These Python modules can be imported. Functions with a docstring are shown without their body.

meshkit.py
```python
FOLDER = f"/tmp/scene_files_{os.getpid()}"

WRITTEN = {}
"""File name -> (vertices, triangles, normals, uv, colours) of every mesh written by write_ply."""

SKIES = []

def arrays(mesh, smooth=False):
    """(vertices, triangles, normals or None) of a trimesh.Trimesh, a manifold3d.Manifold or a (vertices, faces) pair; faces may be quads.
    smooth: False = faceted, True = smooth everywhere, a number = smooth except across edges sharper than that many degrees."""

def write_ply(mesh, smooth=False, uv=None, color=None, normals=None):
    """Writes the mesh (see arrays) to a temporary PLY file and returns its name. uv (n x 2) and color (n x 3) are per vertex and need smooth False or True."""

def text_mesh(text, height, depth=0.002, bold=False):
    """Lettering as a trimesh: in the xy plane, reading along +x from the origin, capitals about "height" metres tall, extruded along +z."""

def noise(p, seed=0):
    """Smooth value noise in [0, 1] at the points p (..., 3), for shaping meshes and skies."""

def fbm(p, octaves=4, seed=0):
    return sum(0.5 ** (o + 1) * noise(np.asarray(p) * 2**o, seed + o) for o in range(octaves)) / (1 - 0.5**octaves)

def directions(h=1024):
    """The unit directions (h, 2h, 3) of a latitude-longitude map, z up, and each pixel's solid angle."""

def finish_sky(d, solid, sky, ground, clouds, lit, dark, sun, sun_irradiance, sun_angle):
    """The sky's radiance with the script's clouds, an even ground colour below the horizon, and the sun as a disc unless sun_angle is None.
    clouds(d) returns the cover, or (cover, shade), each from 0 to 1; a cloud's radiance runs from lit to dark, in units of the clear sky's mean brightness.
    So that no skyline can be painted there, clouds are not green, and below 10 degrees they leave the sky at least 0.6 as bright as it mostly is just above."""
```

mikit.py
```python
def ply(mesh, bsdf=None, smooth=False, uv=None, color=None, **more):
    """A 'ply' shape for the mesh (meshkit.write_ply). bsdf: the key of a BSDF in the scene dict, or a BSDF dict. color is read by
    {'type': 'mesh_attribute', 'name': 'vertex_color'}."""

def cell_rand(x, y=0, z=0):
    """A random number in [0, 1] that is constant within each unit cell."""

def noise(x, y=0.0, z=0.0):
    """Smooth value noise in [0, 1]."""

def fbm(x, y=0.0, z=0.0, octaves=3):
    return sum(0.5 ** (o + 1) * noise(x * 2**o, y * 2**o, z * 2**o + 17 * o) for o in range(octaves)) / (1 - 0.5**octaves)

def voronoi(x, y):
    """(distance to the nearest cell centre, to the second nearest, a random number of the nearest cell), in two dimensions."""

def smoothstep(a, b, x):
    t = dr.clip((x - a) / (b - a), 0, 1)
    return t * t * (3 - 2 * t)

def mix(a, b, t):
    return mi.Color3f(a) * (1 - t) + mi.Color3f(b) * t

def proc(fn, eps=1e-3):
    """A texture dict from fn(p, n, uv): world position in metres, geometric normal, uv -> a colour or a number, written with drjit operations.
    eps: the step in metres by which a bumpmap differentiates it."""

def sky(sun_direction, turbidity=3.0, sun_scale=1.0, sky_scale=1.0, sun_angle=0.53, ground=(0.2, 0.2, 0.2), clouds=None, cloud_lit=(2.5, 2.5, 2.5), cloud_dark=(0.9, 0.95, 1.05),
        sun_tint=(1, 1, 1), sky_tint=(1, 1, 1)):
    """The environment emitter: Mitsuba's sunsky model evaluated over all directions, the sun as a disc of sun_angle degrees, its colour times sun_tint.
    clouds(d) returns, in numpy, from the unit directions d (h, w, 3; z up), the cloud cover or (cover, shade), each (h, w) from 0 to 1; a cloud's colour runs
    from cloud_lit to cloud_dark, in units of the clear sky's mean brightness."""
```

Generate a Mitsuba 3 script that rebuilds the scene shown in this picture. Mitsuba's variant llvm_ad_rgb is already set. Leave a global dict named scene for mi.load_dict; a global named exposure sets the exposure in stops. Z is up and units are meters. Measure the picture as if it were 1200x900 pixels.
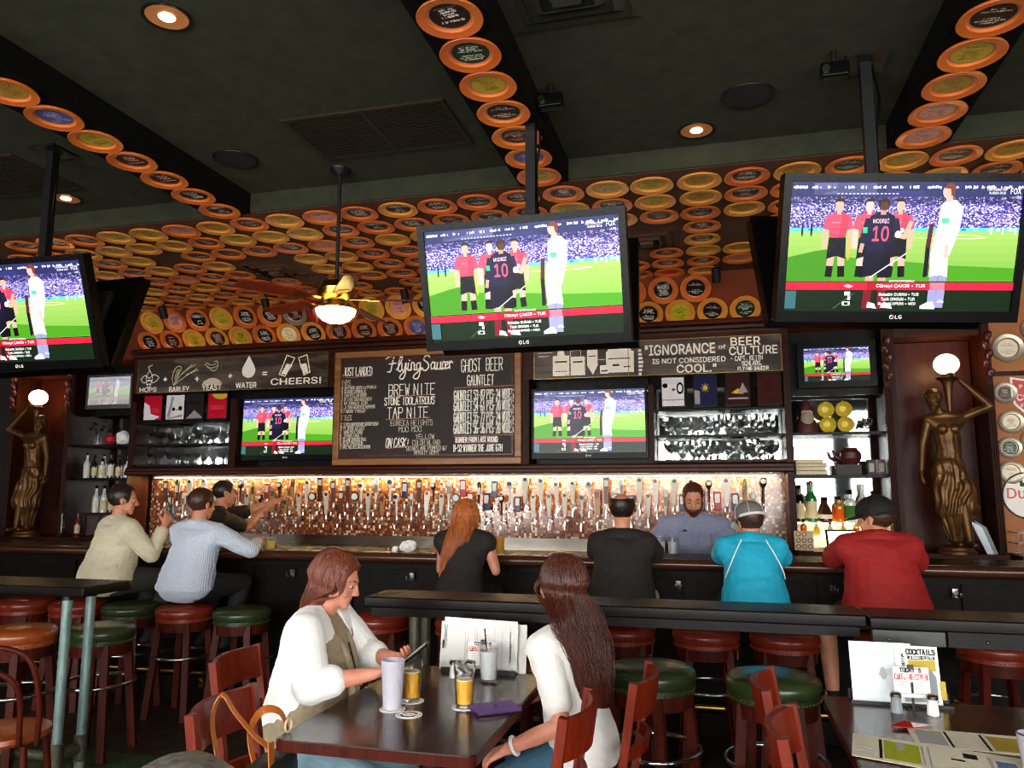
import math, random, numpy as np, trimesh, manifold3d as m3, shapely, mitsuba as mi, drjit as dr, mikit, meshkit
from shapely.geometry import Polygon, LineString, Point, box as sbox
from shapely.ops import unary_union
from trimesh.creation import box as tbox, cylinder as tcyl, icosphere, revolve, extrude_polygon, annulus
T = mi.ScalarTransform4f
rng = random.Random(7)
scene, labels = {}, {}
# ---------------------------------------------------------------- camera and exposure
CAM_H = 1.55
_yaw, _pit = math.radians(14.62), math.radians(7.77)
_f = np.array([-math.sin(_yaw) * math.cos(_pit), math.cos(_yaw) * math.cos(_pit), math.sin(_pit)])
scene['camera'] = {'type': 'perspective', 'fov': 67.23, 'fov_axis': 'x', 'near_clip': 0.05, 'far_clip': 100.0,
                   'to_world': T().look_at(origin=[0, 0, CAM_H], target=[float(_f[0]), float(_f[1]), CAM_H + float(_f[2])], up=[0, 0, 1])}
exposure = 0.12
DAY = (10.5, 10.5, 10.2)           # daylight through the street windows behind the camera
LED_WARM = (150.0, 98.0, 36.0)      # strip under the cabinet over the taps
GLOBE = (16.0, 10.5, 5.0)         # the two lamps held by the statues
FAN_LAMP = (12.0, 8.5, 2.6)
CAN = (30.0, 17.0, 7.5)           # recessed cans
SPOT = (17.0, 10.5, 4.0)           # small track spots on the plates
SCREEN = 1.45
# ---------------------------------------------------------------- colours and materials
def lin(h):
    c = np.array([int(h[i:i + 2], 16) for i in (0, 2, 4)]) / 255.0
    return [float(x) for x in np.where(c <= 0.04045, c / 12.92, ((c + 0.055) / 1.055) ** 2.4)]
def rgb(c): return {'type': 'rgb', 'value': lin(c) if isinstance(c, str) else [float(x) for x in c]}
def mat(name, color, rough=0.5, metal=0.0, spec=0.5, two=True, bump=None, bscale=0.001, **kw):
    b = {'type': 'principled', 'base_color': color if isinstance(color, dict) else rgb(color), 'roughness': rough, 'metallic': metal, 'specular': spec, **kw}
    if bump is not None: b = {'type': 'bumpmap', 'arbitrary': bump, 'scale': bscale, 'bsdf': b}
    scene[name] = {'type': 'twosided', 'bsdf': b} if two else b
    return name
def flat(name, color):
    scene[name] = {'type': 'twosided', 'bsdf': {'type': 'diffuse', 'reflectance': color if isinstance(color, dict) else rgb(color)}}
    return name
def wood_fn(dark, light, axis, sc=1.0):
    dark, light = lin(dark), lin(light)
    def fn(p, n, uv):
        q = [p.x, p.y, p.z]
        along = q[axis]; a, b = [q[i] for i in range(3) if i != axis]
        w = mikit.fbm(a * 38 * sc + along * 1.3, b * 38 * sc + along * 0.8, along * 1.7 * sc)
        g = mikit.noise(a * 260 * sc, b * 260 * sc, along * 9 * sc)
        return mikit.mix(dark, light, dr.clip(w * 0.95 - 0.1 + (g - 0.5) * 0.35, 0, 1))
    return mikit.proc(fn)
mat('wood_bar_x', wood_fn('280d07', '48200f', 0), 0.34, spec=.13)
mat('wood_bar_z', wood_fn('200b06', '3c180c', 2), 0.4, spec=.1)
mat('wood_black', wood_fn('0a0706', '140d0a', 0), 0.35, spec=.13)
mat('wood_table', wood_fn('26100a', '46200f', 1, 0.7), 0.2, clearcoat=0.8, clearcoat_gloss=0.95)
mat('wood_red', wood_fn('571407', '86290d', 2), 0.3, spec=.35, clearcoat=0.25, clearcoat_gloss=0.9)
mat('wood_stool', wood_fn('35100a', '561b0e', 2), 0.4, spec=.14)
mat('wood_frame', wood_fn('7a4a22', 'a8733c', 0), 0.38)
mat('ledge_bronze', wood_fn('2c130a', '55301a', 0), 0.2, spec=.4, clearcoat=.5, clearcoat_gloss=0.92)
def ceil_fn(p, n, uv):
    return mikit.mix(lin('2a2b21'), lin('36372b'), mikit.fbm(p.x * 14, p.y * 14, p.z * 14))
mat('ceiling_paint', mikit.proc(ceil_fn), 0.95, spec=.1)
mat('soffit_paint', mikit.proc(lambda p, n, uv: mikit.mix(lin('3c2113'), lin('4c2c19'), mikit.fbm(p.x * 5, p.y * 5, p.z * 5))), 0.7)
mat('cove_paint', '6a2a12', 0.55)
mat('beam_black', '080807', 0.9, spec=.1)
def floor_fn(p, n, uv):
    t = mikit.fbm(p.x * 3, p.y * 3)
    fl = mikit.mix(lin('17100c'), lin('33241b'), mikit.fbm(p.x * 25, p.y * 25))
    gr = mikit.mix(lin('12240f'), lin('2a4c26'), mikit.fbm(p.x * 60, p.y * 60))
    return mikit.mix(gr, fl, mikit.smoothstep(4.05, 4.1, p.y))
mat('floor_mat', mikit.proc(floor_fn), 0.45)
mat('wall_orange', mikit.proc(lambda p, n, uv: mikit.mix(lin('9a5a2a'), lin('b26a34'), mikit.fbm(p.x * 6, p.y * 6, p.z * 6))), 0.6)
mat('wall_dark', '1b120d', 0.7)
mat('wall_cream', 'b9a98c', 0.8)
TILE = 0.026
def mosaic_fn(p, n, uv):
    u, v = p.x / TILE, p.z / TILE
    r = mikit.cell_rand(dr.floor(u), dr.floor(v), 3); s = mikit.cell_rand(dr.floor(u), dr.floor(v), 8)
    fu, fv = dr.abs(u - dr.floor(u) - 0.5), dr.abs(v - dr.floor(v) - 0.5)
    c = mikit.mix(lin('4a1d12'), lin('8a4226'), s)
    c = dr.select(r > 0.62, mikit.mix(lin('8e5a3c'), lin('b98a62'), s), c)
    c = dr.select(r > 0.86, mi.Color3f(lin('e2cdb2')), c)
    return dr.select((fu > 0.43) | (fv > 0.43), mi.Color3f(lin('6b4a3a')), c)
mat('mosaic_tile', mikit.proc(mosaic_fn), 0.16, spec=0.8)
mat('steel', '9a958c', 0.24, 1.0)
mat('steel_dull', '77726a', 0.4, 1.0)
mat('chrome', 'd8d8d8', 0.1, 1.0)
mat('brass', 'b58a45', 0.25, 1.0)
mat('galvanised', mikit.proc(lambda p, n, uv: mikit.mix(lin('5f7470'), lin('93aaa6'), mikit.fbm(p.x * 40, p.y * 40, p.z * 12))), 0.42, 0.35)
mat('galvanised_dark', mikit.proc(lambda p, n, uv: mikit.mix(lin('3a3a30'), lin('6a6655'), mikit.fbm(p.x * 50, p.y * 50, p.z * 20))), 0.5, 0.5)
mat('black_plastic', '060606', 0.3, spec=.14)
mat('black_matte', '0a0a0a', 0.8)
mat('black_metal', '0b0b0c', 0.45, 0.2)
mat('white_paper', 'f1efea', 0.85)
mat('white_gloss', 'eceae4', 0.3)
mat('chalk_white', 'f4efe4', 0.9)
mat('chalk_dim', 'c9bfae', 0.9)
mat('chalk_pink', 'b8776a', 0.9)
mat('board_black', mikit.proc(lambda p, n, uv: mikit.mix(lin('1c110b'), lin('2a1a12'), mikit.fbm(p.x * 5, p.y * 5, p.z * 7))), 0.6)
mat('sign_brown', mikit.proc(lambda p, n, uv: mikit.mix(lin('2e241d'), lin('574a40'), mikit.smoothstep(0.35, 0.75, mikit.fbm(p.x * 3 + p.z * 4, p.z * 16)))), 0.22, spec=0.8)
mat('mirror', 'e6ebea', 0.03, 1.0)
scene['glass'] = {'type': 'dielectric', 'int_ior': 1.5, 'ext_ior': 1.0}
scene['clear_glass'] = {'type': 'thindielectric', 'int_ior': 1.4}
def leather(name, c1, c2, r=0.28):
    mat(name, mikit.proc(lambda p, n, uv: mikit.mix(lin(c1), lin(c2), mikit.fbm(p.x * 18, p.y * 18, p.z * 18))), r, spec=0.6, clearcoat=0.3, clearcoat_gloss=0.8)
leather('leather_green', '1d2a17', '33401f'); leather('leather_red', '6a1d10', '822a16'); leather('leather_orange', '7c3412', '9a481b')
mat('bronze', mikit.proc(lambda p, n, uv: mikit.mix(lin('38240f'), lin('7a5228'), mikit.fbm(p.x * 12, p.y * 12, p.z * 12))), 0.4, 0.6)
mat('plate_copper', mikit.proc(lambda p, n, uv: mikit.mix(lin('c45620'), lin('dc7228'), mikit.noise(p.x * 4.1, p.y * 4.1, p.z * 4.1))), 0.3, 0.1, clearcoat=0.6)
mat('plate_gold', mikit.proc(lambda p, n, uv: mikit.mix(lin('cf7c28'), lin('e09640'), mikit.noise(p.x * 4.1, p.y * 4.1, p.z * 4.1))), 0.3, 0.1, clearcoat=0.6)
mat('plate_silver', 'a89a86', 0.3, 0.6)
mat('plate_red', 'a3140f', 0.3, clearcoat=0.5)
def print_fn(bg, ink):
    """a printed plate centre: centred lines of small lettering, one layout per uv block"""
    bg, ink = lin(bg), lin(ink)
    def fn(p, n, uv):
        k = dr.floor(uv.x / 10 + 0.5); u = uv.x - k * 10; v = uv.y
        row = dr.floor((v + 0.72) / 0.19); fv = (v + 0.72) / 0.19 - row
        w = 0.28 + 0.5 * mikit.cell_rand(row, k, 5); on = mikit.cell_rand(row, k, 9) > 0.12
        big = mikit.cell_rand(row, k, 11) > 0.66
        ch = dr.floor(u * dr.select(big, 11.0, 19.0)); fr = mikit.noise(u * dr.select(big, 46.0, 70.0) + row * 13 + k * 7, fv * 3.0)
        ok = (mikit.cell_rand(ch, row, k) > 0.16) & (fr > 0.4) & (dr.abs(fv - 0.5) < dr.select(big, 0.42, 0.28)) & (dr.abs(u) < w) & (dr.abs(v) < 0.68) & on
        return dr.select(ok, mi.Color3f(ink), mi.Color3f(bg))
    return mikit.proc(fn)
LABELS = {'black': ('160b07', 'e6dccb'), 'yellow': ('b8962a', '3c2a08'), 'gold': ('a87a28', '6a4a14'), 'green': ('16281a', 'cfd6c0'), 'blue': ('4a4a7c', 'a9a9cf'), 'red': ('d81a10', 'b8120a'), 'white': ('e9d6b8', '8a7a58'), 'pink': ('c9857a', '5a1414'), 'lime': ('b7a824', '4a4a0c'), 'maroon': ('3a0f0c', 'c9a590')}
for k, (a, b) in LABELS.items(): mat('print_' + k, print_fn(a, b), 0.4)
# ---------------------------------------------------------------- helpers
def key_for(name):
    if name not in used: used.add(name); return name
    i = 1
    while f'{name}_{i:03d}' in used: i += 1
    used.add(f'{name}_{i:03d}'); return f'{name}_{i:03d}'
used = set()
def M4(loc=(0, 0, 0), rz=0.0, rx=0.0, ry=0.0, s=1.0):
    a = trimesh.transformations.euler_matrix(rx, ry, rz, 'sxyz')
    a[:3, :3] *= np.asarray(s) if np.isscalar(s) else np.asarray(s)[None, :]
    a[:3, 3] = loc
    return a
def put(key, shape, m=None):
    """one entry of the scene; shape is a dict from mikit.ply, shared between copies"""
    scene[key] = dict(shape) if m is None else {**shape, 'to_world': T(np.asarray(m, float).tolist())}
    return key
def add(name, mesh, m, smooth=False, parent=None, at=None, **kw):
    key = key_for(name if parent is None else f'{parent}__{name}')
    return put(key, mikit.ply(mesh, m, smooth, **kw), at)
def tag(key, label=None, cat=None, group=None, kind=None):
    d = labels.setdefault(key, {})
    for k, v in (('label', label), ('category', cat), ('group', group), ('kind', kind)):
        if v: d[k] = v
    return key
def thing(name, label, cat, group=None):
    k = key_for(name); tag(k, label, cat, group); return k
def struct(name, mesh, m, smooth=False, **kw):
    k = add(name, mesh, m, smooth, **kw); tag(k, kind='structure'); return k
def cat(*ms): return trimesh.util.concatenate([x for a in ms for x in (a if isinstance(a, (list, tuple)) else [a])])
def bx(x0, x1, y0, y1, z0, z1):
    b = tbox((x1 - x0, y1 - y0, z1 - z0)); b.apply_translation(((x0 + x1) / 2, (y0 + y1) / 2, (z0 + z1) / 2)); return b
def rbx(x0, x1, y0, y1, z0, z1, r=0.01, seg=6):
    """box with rounded edges"""
    c = m3.Manifold.sphere(r, seg * 2)
    ms = [c.translate((x, y, z)) for x in (x0 + r, x1 - r) for y in (y0 + r, y1 - r) for z in (z0 + r, z1 - r)]
    return man(m3.Manifold.batch_hull(ms))
def man(m):
    q = m.to_mesh(); return trimesh.Trimesh(np.array(q.vert_properties[:, :3]), np.array(q.tri_verts), process=False)
def bar(p, q, r, seg=12, r2=None):
    """round bar between two points, tapering if r2 is given"""
    p, q = np.asarray(p, float), np.asarray(q, float); d = q - p; L = np.linalg.norm(d)
    m = man(m3.Manifold.cylinder(L, r, r if r2 is None else r2, seg))
    m.apply_transform(trimesh.geometry.align_vectors([0, 0, 1], d / L)); m.apply_translation(p); return m
def beam(p, q, w, t, up=(0, 0, 1)):
    """square bar between two points"""
    p, q = np.asarray(p, float), np.asarray(q, float); d = q - p; L = np.linalg.norm(d); z = d / L
    x = np.cross(up, z); x = x / np.linalg.norm(x) if np.linalg.norm(x) > 1e-6 else np.array([1., 0, 0]); y = np.cross(z, x)
    m = tbox((w, t, L)); a = np.eye(4); a[:3, :3] = np.stack([x, y, z], 1); a[:3, 3] = (p + q) / 2; m.apply_transform(a); return m
def tube(pts, r, seg=8, closed=False):
    p = np.asarray(pts, float); n = len(p)
    t = (np.roll(p, -1, 0) - np.roll(p, 1, 0)) if closed else np.gradient(p, axis=0)
    t /= np.linalg.norm(t, axis=1, keepdims=True) + 1e-12
    ref = np.array([0, 0, 1.0]) if abs(t[:, 2]).max() < 0.95 else np.array([0.3, 1.0, 0.2])
    a = np.cross(t, ref); a /= np.linalg.norm(a, axis=1, keepdims=True) + 1e-12; b = np.cross(t, a)
    ang = np.arange(seg) * 2 * np.pi / seg; rr = np.broadcast_to(r, (n,))
    v = p[:, None] + rr[:, None, None] * (np.cos(ang)[None, :, None] * a[:, None] + np.sin(ang)[None, :, None] * b[:, None])
    f = []
    for i in range(n if closed else n - 1):
        j = (i + 1) % n
        for k in range(seg):
            l = (k + 1) % seg; f += [[i * seg + k, j * seg + k, j * seg + l], [i * seg + k, j * seg + l, i * seg + l]]
    v = v.reshape(-1, 3)
    if not closed:
        v = np.vstack([v, p[0], p[-1]]); a0, a1 = len(v) - 2, len(v) - 1
        for k in range(seg):
            l = (k + 1) % seg; f += [[a0, k, l], [a1, (n - 1) * seg + l, (n - 1) * seg + k]]
    return trimesh.Trimesh(v, f, process=False)
def ring(c, R, r, seg=36, ts=8, ax=2):
    a = np.linspace(0, 2 * np.pi, seg, endpoint=False); z = np.zeros_like(a)
    p = {2: np.stack([np.cos(a), np.sin(a), z], 1), 1: np.stack([np.cos(a), z, np.sin(a)], 1), 0: np.stack([z, np.cos(a), np.sin(a)], 1)}[ax]
    if ax == 2: return tube(p * R + c, r, ts, True)
    m = tube(np.stack([np.cos(a), np.sin(a), z], 1) * R, r, ts, True)
    m.apply_transform(trimesh.geometry.align_vectors([0, 0, 1], [0, 1, 0] if ax == 1 else [1, 0, 0])); m.apply_translation(c); return m
def lathe(prof, seg=24):
    """(r, z) profile turned about z"""
    p = np.asarray(prof, float); n = len(p); a = np.arange(seg) * 2 * np.pi / seg
    v = np.stack([p[:, None, 0] * np.cos(a), p[:, None, 0] * np.sin(a), np.broadcast_to(p[:, None, 1], (n, seg))], -1).reshape(-1, 3)
    f = []
    for i in range(n - 1):
        for k in range(seg):
            l = (k + 1) % seg; A, B, C, D = i * seg + k, i * seg + l, (i + 1) * seg + l, (i + 1) * seg + k
            if p[i, 0] > 1e-6: f.append([A, B, C])
            if p[i + 1, 0] > 1e-6: f.append([A, C, D])
    return trimesh.Trimesh(v, f, process=False)
def moved(mesh, m): q = mesh.copy(); q.apply_transform(m); return q
def prism_x(poly, x0, x1):
    """(y, z) outline run along x"""
    m = extrude_polygon(Polygon(poly), x1 - x0, engine='earcut')
    m.apply_transform(np.array([[0, 0, 1, x0], [1, 0, 0, 0], [0, 1, 0, 0], [0, 0, 0, 1.0]])); return m
def prism_z(poly, z0, z1):
    m = extrude_polygon(poly if isinstance(poly, shapely.Geometry) else Polygon(poly), z1 - z0, engine='earcut'); m.apply_translation((0, 0, z0)); return m
FRONT = np.array([[1, 0, 0, 0], [0, 0, -1, 0], [0, 1, 0, 0], [0, 0, 0, 1.0]])   # xy drawing -> upright, seen from -y
def upright(mesh, x, y, z): return moved(mesh, M4((x, y, z)) @ FRONT)
ORD = 'first second third fourth fifth sixth seventh eighth ninth tenth eleventh twelfth thirteenth fourteenth fifteenth sixteenth seventeenth eighteenth nineteenth twentieth'.split()
def ordn(i):
    """1 -> first"""
    if i <= 20: return ORD[i - 1]
    t, u = divmod(i, 10); tens = {2: 'twent', 3: 'thirt', 4: 'fort', 5: 'fift', 6: 'sixt', 7: 'sevent', 8: 'eight'}[t]
    return tens + 'ieth' if u == 0 else tens + 'y-' + ORD[u - 1]
# single-stroke chalk lettering on a 4 x 6 grid
GLYPH = {'A': '002640,1333', 'B': '0006364544330343423000,0333', 'C': '4536160501103041', 'D': '00062645412000', 'E': '46060040,0333', 'F': '460600,0333', 'G': '453616050110304143 23', 'H': '0006,4046,0343', 'I': '2026', 'J': '4641301001', 'K': '0006,460340', 'L': '060040', 'M': '0006234640', 'N': '00064046', 'O': '0105163645413010 01', 'P': '000636454433 03', 'Q': '010516364541301001,2240', 'R': '000636454433 03,2340', 'S': '453616050433424130 1001', 'T': '0646,2620', 'U': '060110304146', 'V': '062046', 'W': '0610243046', 'X': '0046,0640', 'Y': '062346,2320', 'Z': '06460040', '0': '0105163645413010 01', '1': '152620', '2': '0516364544000040', '3': '051636454423,2342413010 01', '4': '30360242', '5': '460604344341301001', '6': '3616050110304142331302', '7': '064610', '8': '133404051636453413,13020110304142 33', '9': '433313040516364541301001', '-': '0333', '+': '2125,0343', '=': '0232,0434', ':': '2223,2425', '.': '2021', "'": '2526', '!': '2226,2021', '#': '1016,3036,0242,0444', '/': '0046', '&': '400415263545001030 43', '"': '1516,3536', ',': '1021'}
def strokes(text, h, w=None, gap=1.6):
    """polylines of the text; capitals h tall, total width w if given"""
    out, x = [], 0.0
    for c in text.upper():
        if c == ' ': x += 3.2; continue
        for s in GLYPH.get(c, '').split(','):
            s = s.replace(' ', '')
            out.append(np.array([[x + int(s[i]), int(s[i + 1])] for i in range(0, len(s) - 1, 2)], float))
        x += 4 + gap
    x = max(x - gap, 1); sx = (w / x) if w else h / 6.0 * 0.8
    return [p * [sx, h / 6.0] for p in out], x * sx
def ribbons(lines, t, z=0.001):
    """polylines in the xy plane as flat chalk strokes t wide"""
    v, f = [], []
    for p in lines:
        for a, b in zip(p[:-1], p[1:]):
            d = b - a; L = np.hypot(*d)
            if L < 1e-9: continue
            d = d / L * t / 2; n = np.array([-d[1], d[0]]); k = len(v)
            v += [[*(a - d - n), z], [*(b + d - n), z], [*(b + d + n), z], [*(a - d + n), z]]; f += [[k, k + 1, k + 2], [k, k + 2, k + 3]]
    return trimesh.Trimesh(v, f, process=False)
def write(items, t):
    """items: (text, x, y, height, width or None[, slant]) -> one flat mesh of lettering"""
    ls = []
    for it in items:
        s, w = strokes(it[0], it[3], it[4]); sl = it[5] if len(it) > 5 else 0.0
        ls += [np.stack([p[:, 0] + it[1] + p[:, 1] * sl, p[:, 1] + it[2]], 1) for p in s]
    return ribbons(ls, t)
def poly2(pts, z=0.001):
    """flat polygon(s) facing +z"""
    g = pts if isinstance(pts, shapely.Geometry) else Polygon(pts)
    ms = []
    for q in getattr(g, 'geoms', [g]):
        if q.is_empty or q.area < 1e-12: continue
        v, f = trimesh.creation.triangulate_polygon(q, engine='earcut'); ms.append(trimesh.Trimesh(np.column_stack([v, np.full(len(v), z)]), f, process=False))
    return cat(ms)
# ================================================================ the room
ZC, ZS = 3.49, 3.36                # ceiling, underside of beams and soffit
XL, XR, YF, YB = -13.5, 6.5, -1.9, 7.2
PLATE_DX, PLATE_X0 = 0.272, -3.02
struct('floor', bx(XL, XR, YF, YB, -0.1, 0), 'floor_mat')
struct('ceiling', bx(XL, XR, YF, 4.32, ZC, ZC + 0.12), 'ceiling_paint')
ck = 'ceiling'
for bxx in (-5.19, -3.06, -0.925, 1.105, 3.24): add('beam', bx(bxx - 0.15, bxx + 0.15, YF, 4.31, ZS, ZC + 0.01), 'beam_black', parent=ck)
add('soffit', bx(XL, XR, 4.31, YB, ZS, ZC + 0.12), 'soffit_paint', parent=ck)
add('soffit_face', bx(XL, XR, 4.295, 4.31, ZS + 0.004, ZC), 'ceiling_paint', parent=ck)
CV0, CV1 = np.array([6.50, ZS]), np.array([6.86, 2.93])          # sloping cove over the back bar
add('cove', prism_x([CV0, (7.15, ZS), (7.15, 2.9), CV1], -9.4, 2.13), 'cove_paint', parent=ck)
struct('wall_back', cat(bx(XL, 2.13, YB - 0.06, YB + 0.1, 0, ZS), bx(2.13, XR, 6.82, YB + 0.1, 0, ZS)), 'wall_dark')
add('mosaic', bx(-5.86, 0.6, 7.115, 7.14, 1.06, 1.74), 'mosaic_tile', parent='wall_back')
add('orange_panel', bx(2.135, XR, 6.805, 6.82, 0, ZS), 'wall_orange', parent='wall_back')
add('picture_rail', bx(2.15, XR, 6.785, 6.805, 2.435, 2.47), 'wood_bar_x', parent='wall_back')
struct('wall_left', bx(XL - 0.1, XL, YF, YB, 0, ZC), 'wall_dark')
struct('wall_right', bx(XR, XR + 0.1, YF, YB, 0, ZC), 'wall_dark')
# street wall behind the camera: glazed with daylight
WIN = [(-12.1, -10.4), (-5.4, -3.7), (-3.4, -1.7), (-1.4, 0.3), (0.6, 2.3), (2.5, 4.2), (4.4, 6.1)]
WZ0, WZ1 = 0.55, 3.1
edges = [XL] + [e for w in WIN for e in w] + [XR]
wf = [bx(XL, XR, YF - 0.2, YF, 0, WZ0), bx(XL, XR, YF - 0.2, YF, WZ1, ZC)] + [bx(edges[i], edges[i + 1], YF - 0.2, YF, WZ0, WZ1) for i in range(0, len(edges), 2)]
struct('wall_front', cat(wf), 'wall_dark')
for i, (a, b) in enumerate(WIN):
    m = (a + b) / 2
    fr = [bx(a, b, YF - 0.14, YF - 0.06, z, z + 0.06) for z in (WZ0, 1.9, WZ1 - 0.06)] + [bx(x, x + 0.06, YF - 0.14, YF - 0.06, WZ0, WZ1) for x in (a, m - 0.03, b - 0.06)]
    w = struct(f'window_{i + 1}', cat(fr), 'black_matte')
    pane = trimesh.Trimesh([[a, YF - 0.15, WZ0], [b, YF - 0.15, WZ0], [b, YF - 0.15, WZ1], [a, YF - 0.15, WZ1]], [[0, 2, 1], [0, 3, 2]], process=False)
    k = add('pane', pane, 'white_gloss', parent=w)
    scene[k]['emitter'] = {'type': 'area', 'radiance': {'type': 'rgb', 'value': list(DAY if i else [v * 0.6 for v in DAY])}, 'sampling_weight': 5.0}
# ceiling fittings
def downlight(x, y, z, label):
    t = thing('downlight', label, 'ceiling light')
    add('trim_ring', moved(lathe([(0.085, -0.004), (0.1, -0.006), (0.1, 0.002), (0.085, 0.002)], 32), M4((x, y, z))), 'black_metal', 30, t)
    add('reflector', moved(lathe([(0.085, -0.002), (0.07, -0.001), (0.05, -0.0008), (0.0, -0.0006)], 32), M4((x, y, z - 0.002))), 'lamp_copper', 30, t)
    k = add('lamp', moved(lathe([(0.0, -0.008), (0.03, -0.007), (0.034, -0.003)], 20), M4((x, y, z))), 'white_gloss', False, t)
    scene[k]['emitter'] = {'type': 'area', 'radiance': {'type': 'rgb', 'value': list(CAN)}}
mat('lamp_copper', 'd98a52', 0.35, 0.3)
downlight(-2.13, 2.50, ZC, 'round copper recessed downlight near the top edge left of the centre plates')
downlight(-0.03, 4.10, ZC, 'round white recessed downlight in the ceiling between the middle and right screens')
downlight(-4.16, 4.05, ZC, 'small reddish recessed downlight at the left over the left hanging screen')
for x, y, lb in ((-2.68, 3.79, 'round black ceiling speaker left of the return air grille'), (0.225, 3.78, 'round black ceiling speaker between the middle and right hanging screens')):
    t = thing('ceiling_speaker', lb, 'speaker')
    add('grille', moved(lathe([(0.0, -0.012), (0.115, -0.010), (0.118, 0.001)][::-1], 40), M4((x, y, ZC))), 'black_matte', 40, t)
    add('rim', ring((x, y, ZC - 0.004), 0.124, 0.007, 40), 'black_metal', True, t)
for (x0, x1, y0, y1, lb) in ((-2.16, -1.25, 3.42, 3.93, 'wide two panel return air grille in the ceiling over the fan'), (-4.6, -3.9, 3.39, 3.93, 'brown return air grille in the ceiling at the left over the left hanging screen')):
    t = thing('return_grille', lb, 'air grille'); xm = (x0 + x1) / 2
    fr = [bx(x0, x1, y0, y0 + 0.025, ZC - 0.012, ZC), bx(x0, x1, y1 - 0.025, y1, ZC - 0.012, ZC)] + [bx(x, x + 0.025, y0, y1, ZC - 0.0118, ZC) for x in (x0, xm - 0.012, x1 - 0.025)]
    add('frame', cat(fr), 'grille_paint', False, t)
    n = 20
    add('slat', cat([moved(bx(x0 + 0.02, x1 - 0.02, -0.009, 0.009, -0.001, 0.001), M4((0, y0 + 0.03 + (y1 - y0 - 0.06) * (j + .5) / n, ZC - 0.008), 0, 0.7)) for j in range(n)]), 'grille_paint', False, t)
    tag(t + '__slat', kind='stuff')
mat('grille_paint', '2c241a', 0.8, spec=.1)
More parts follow.
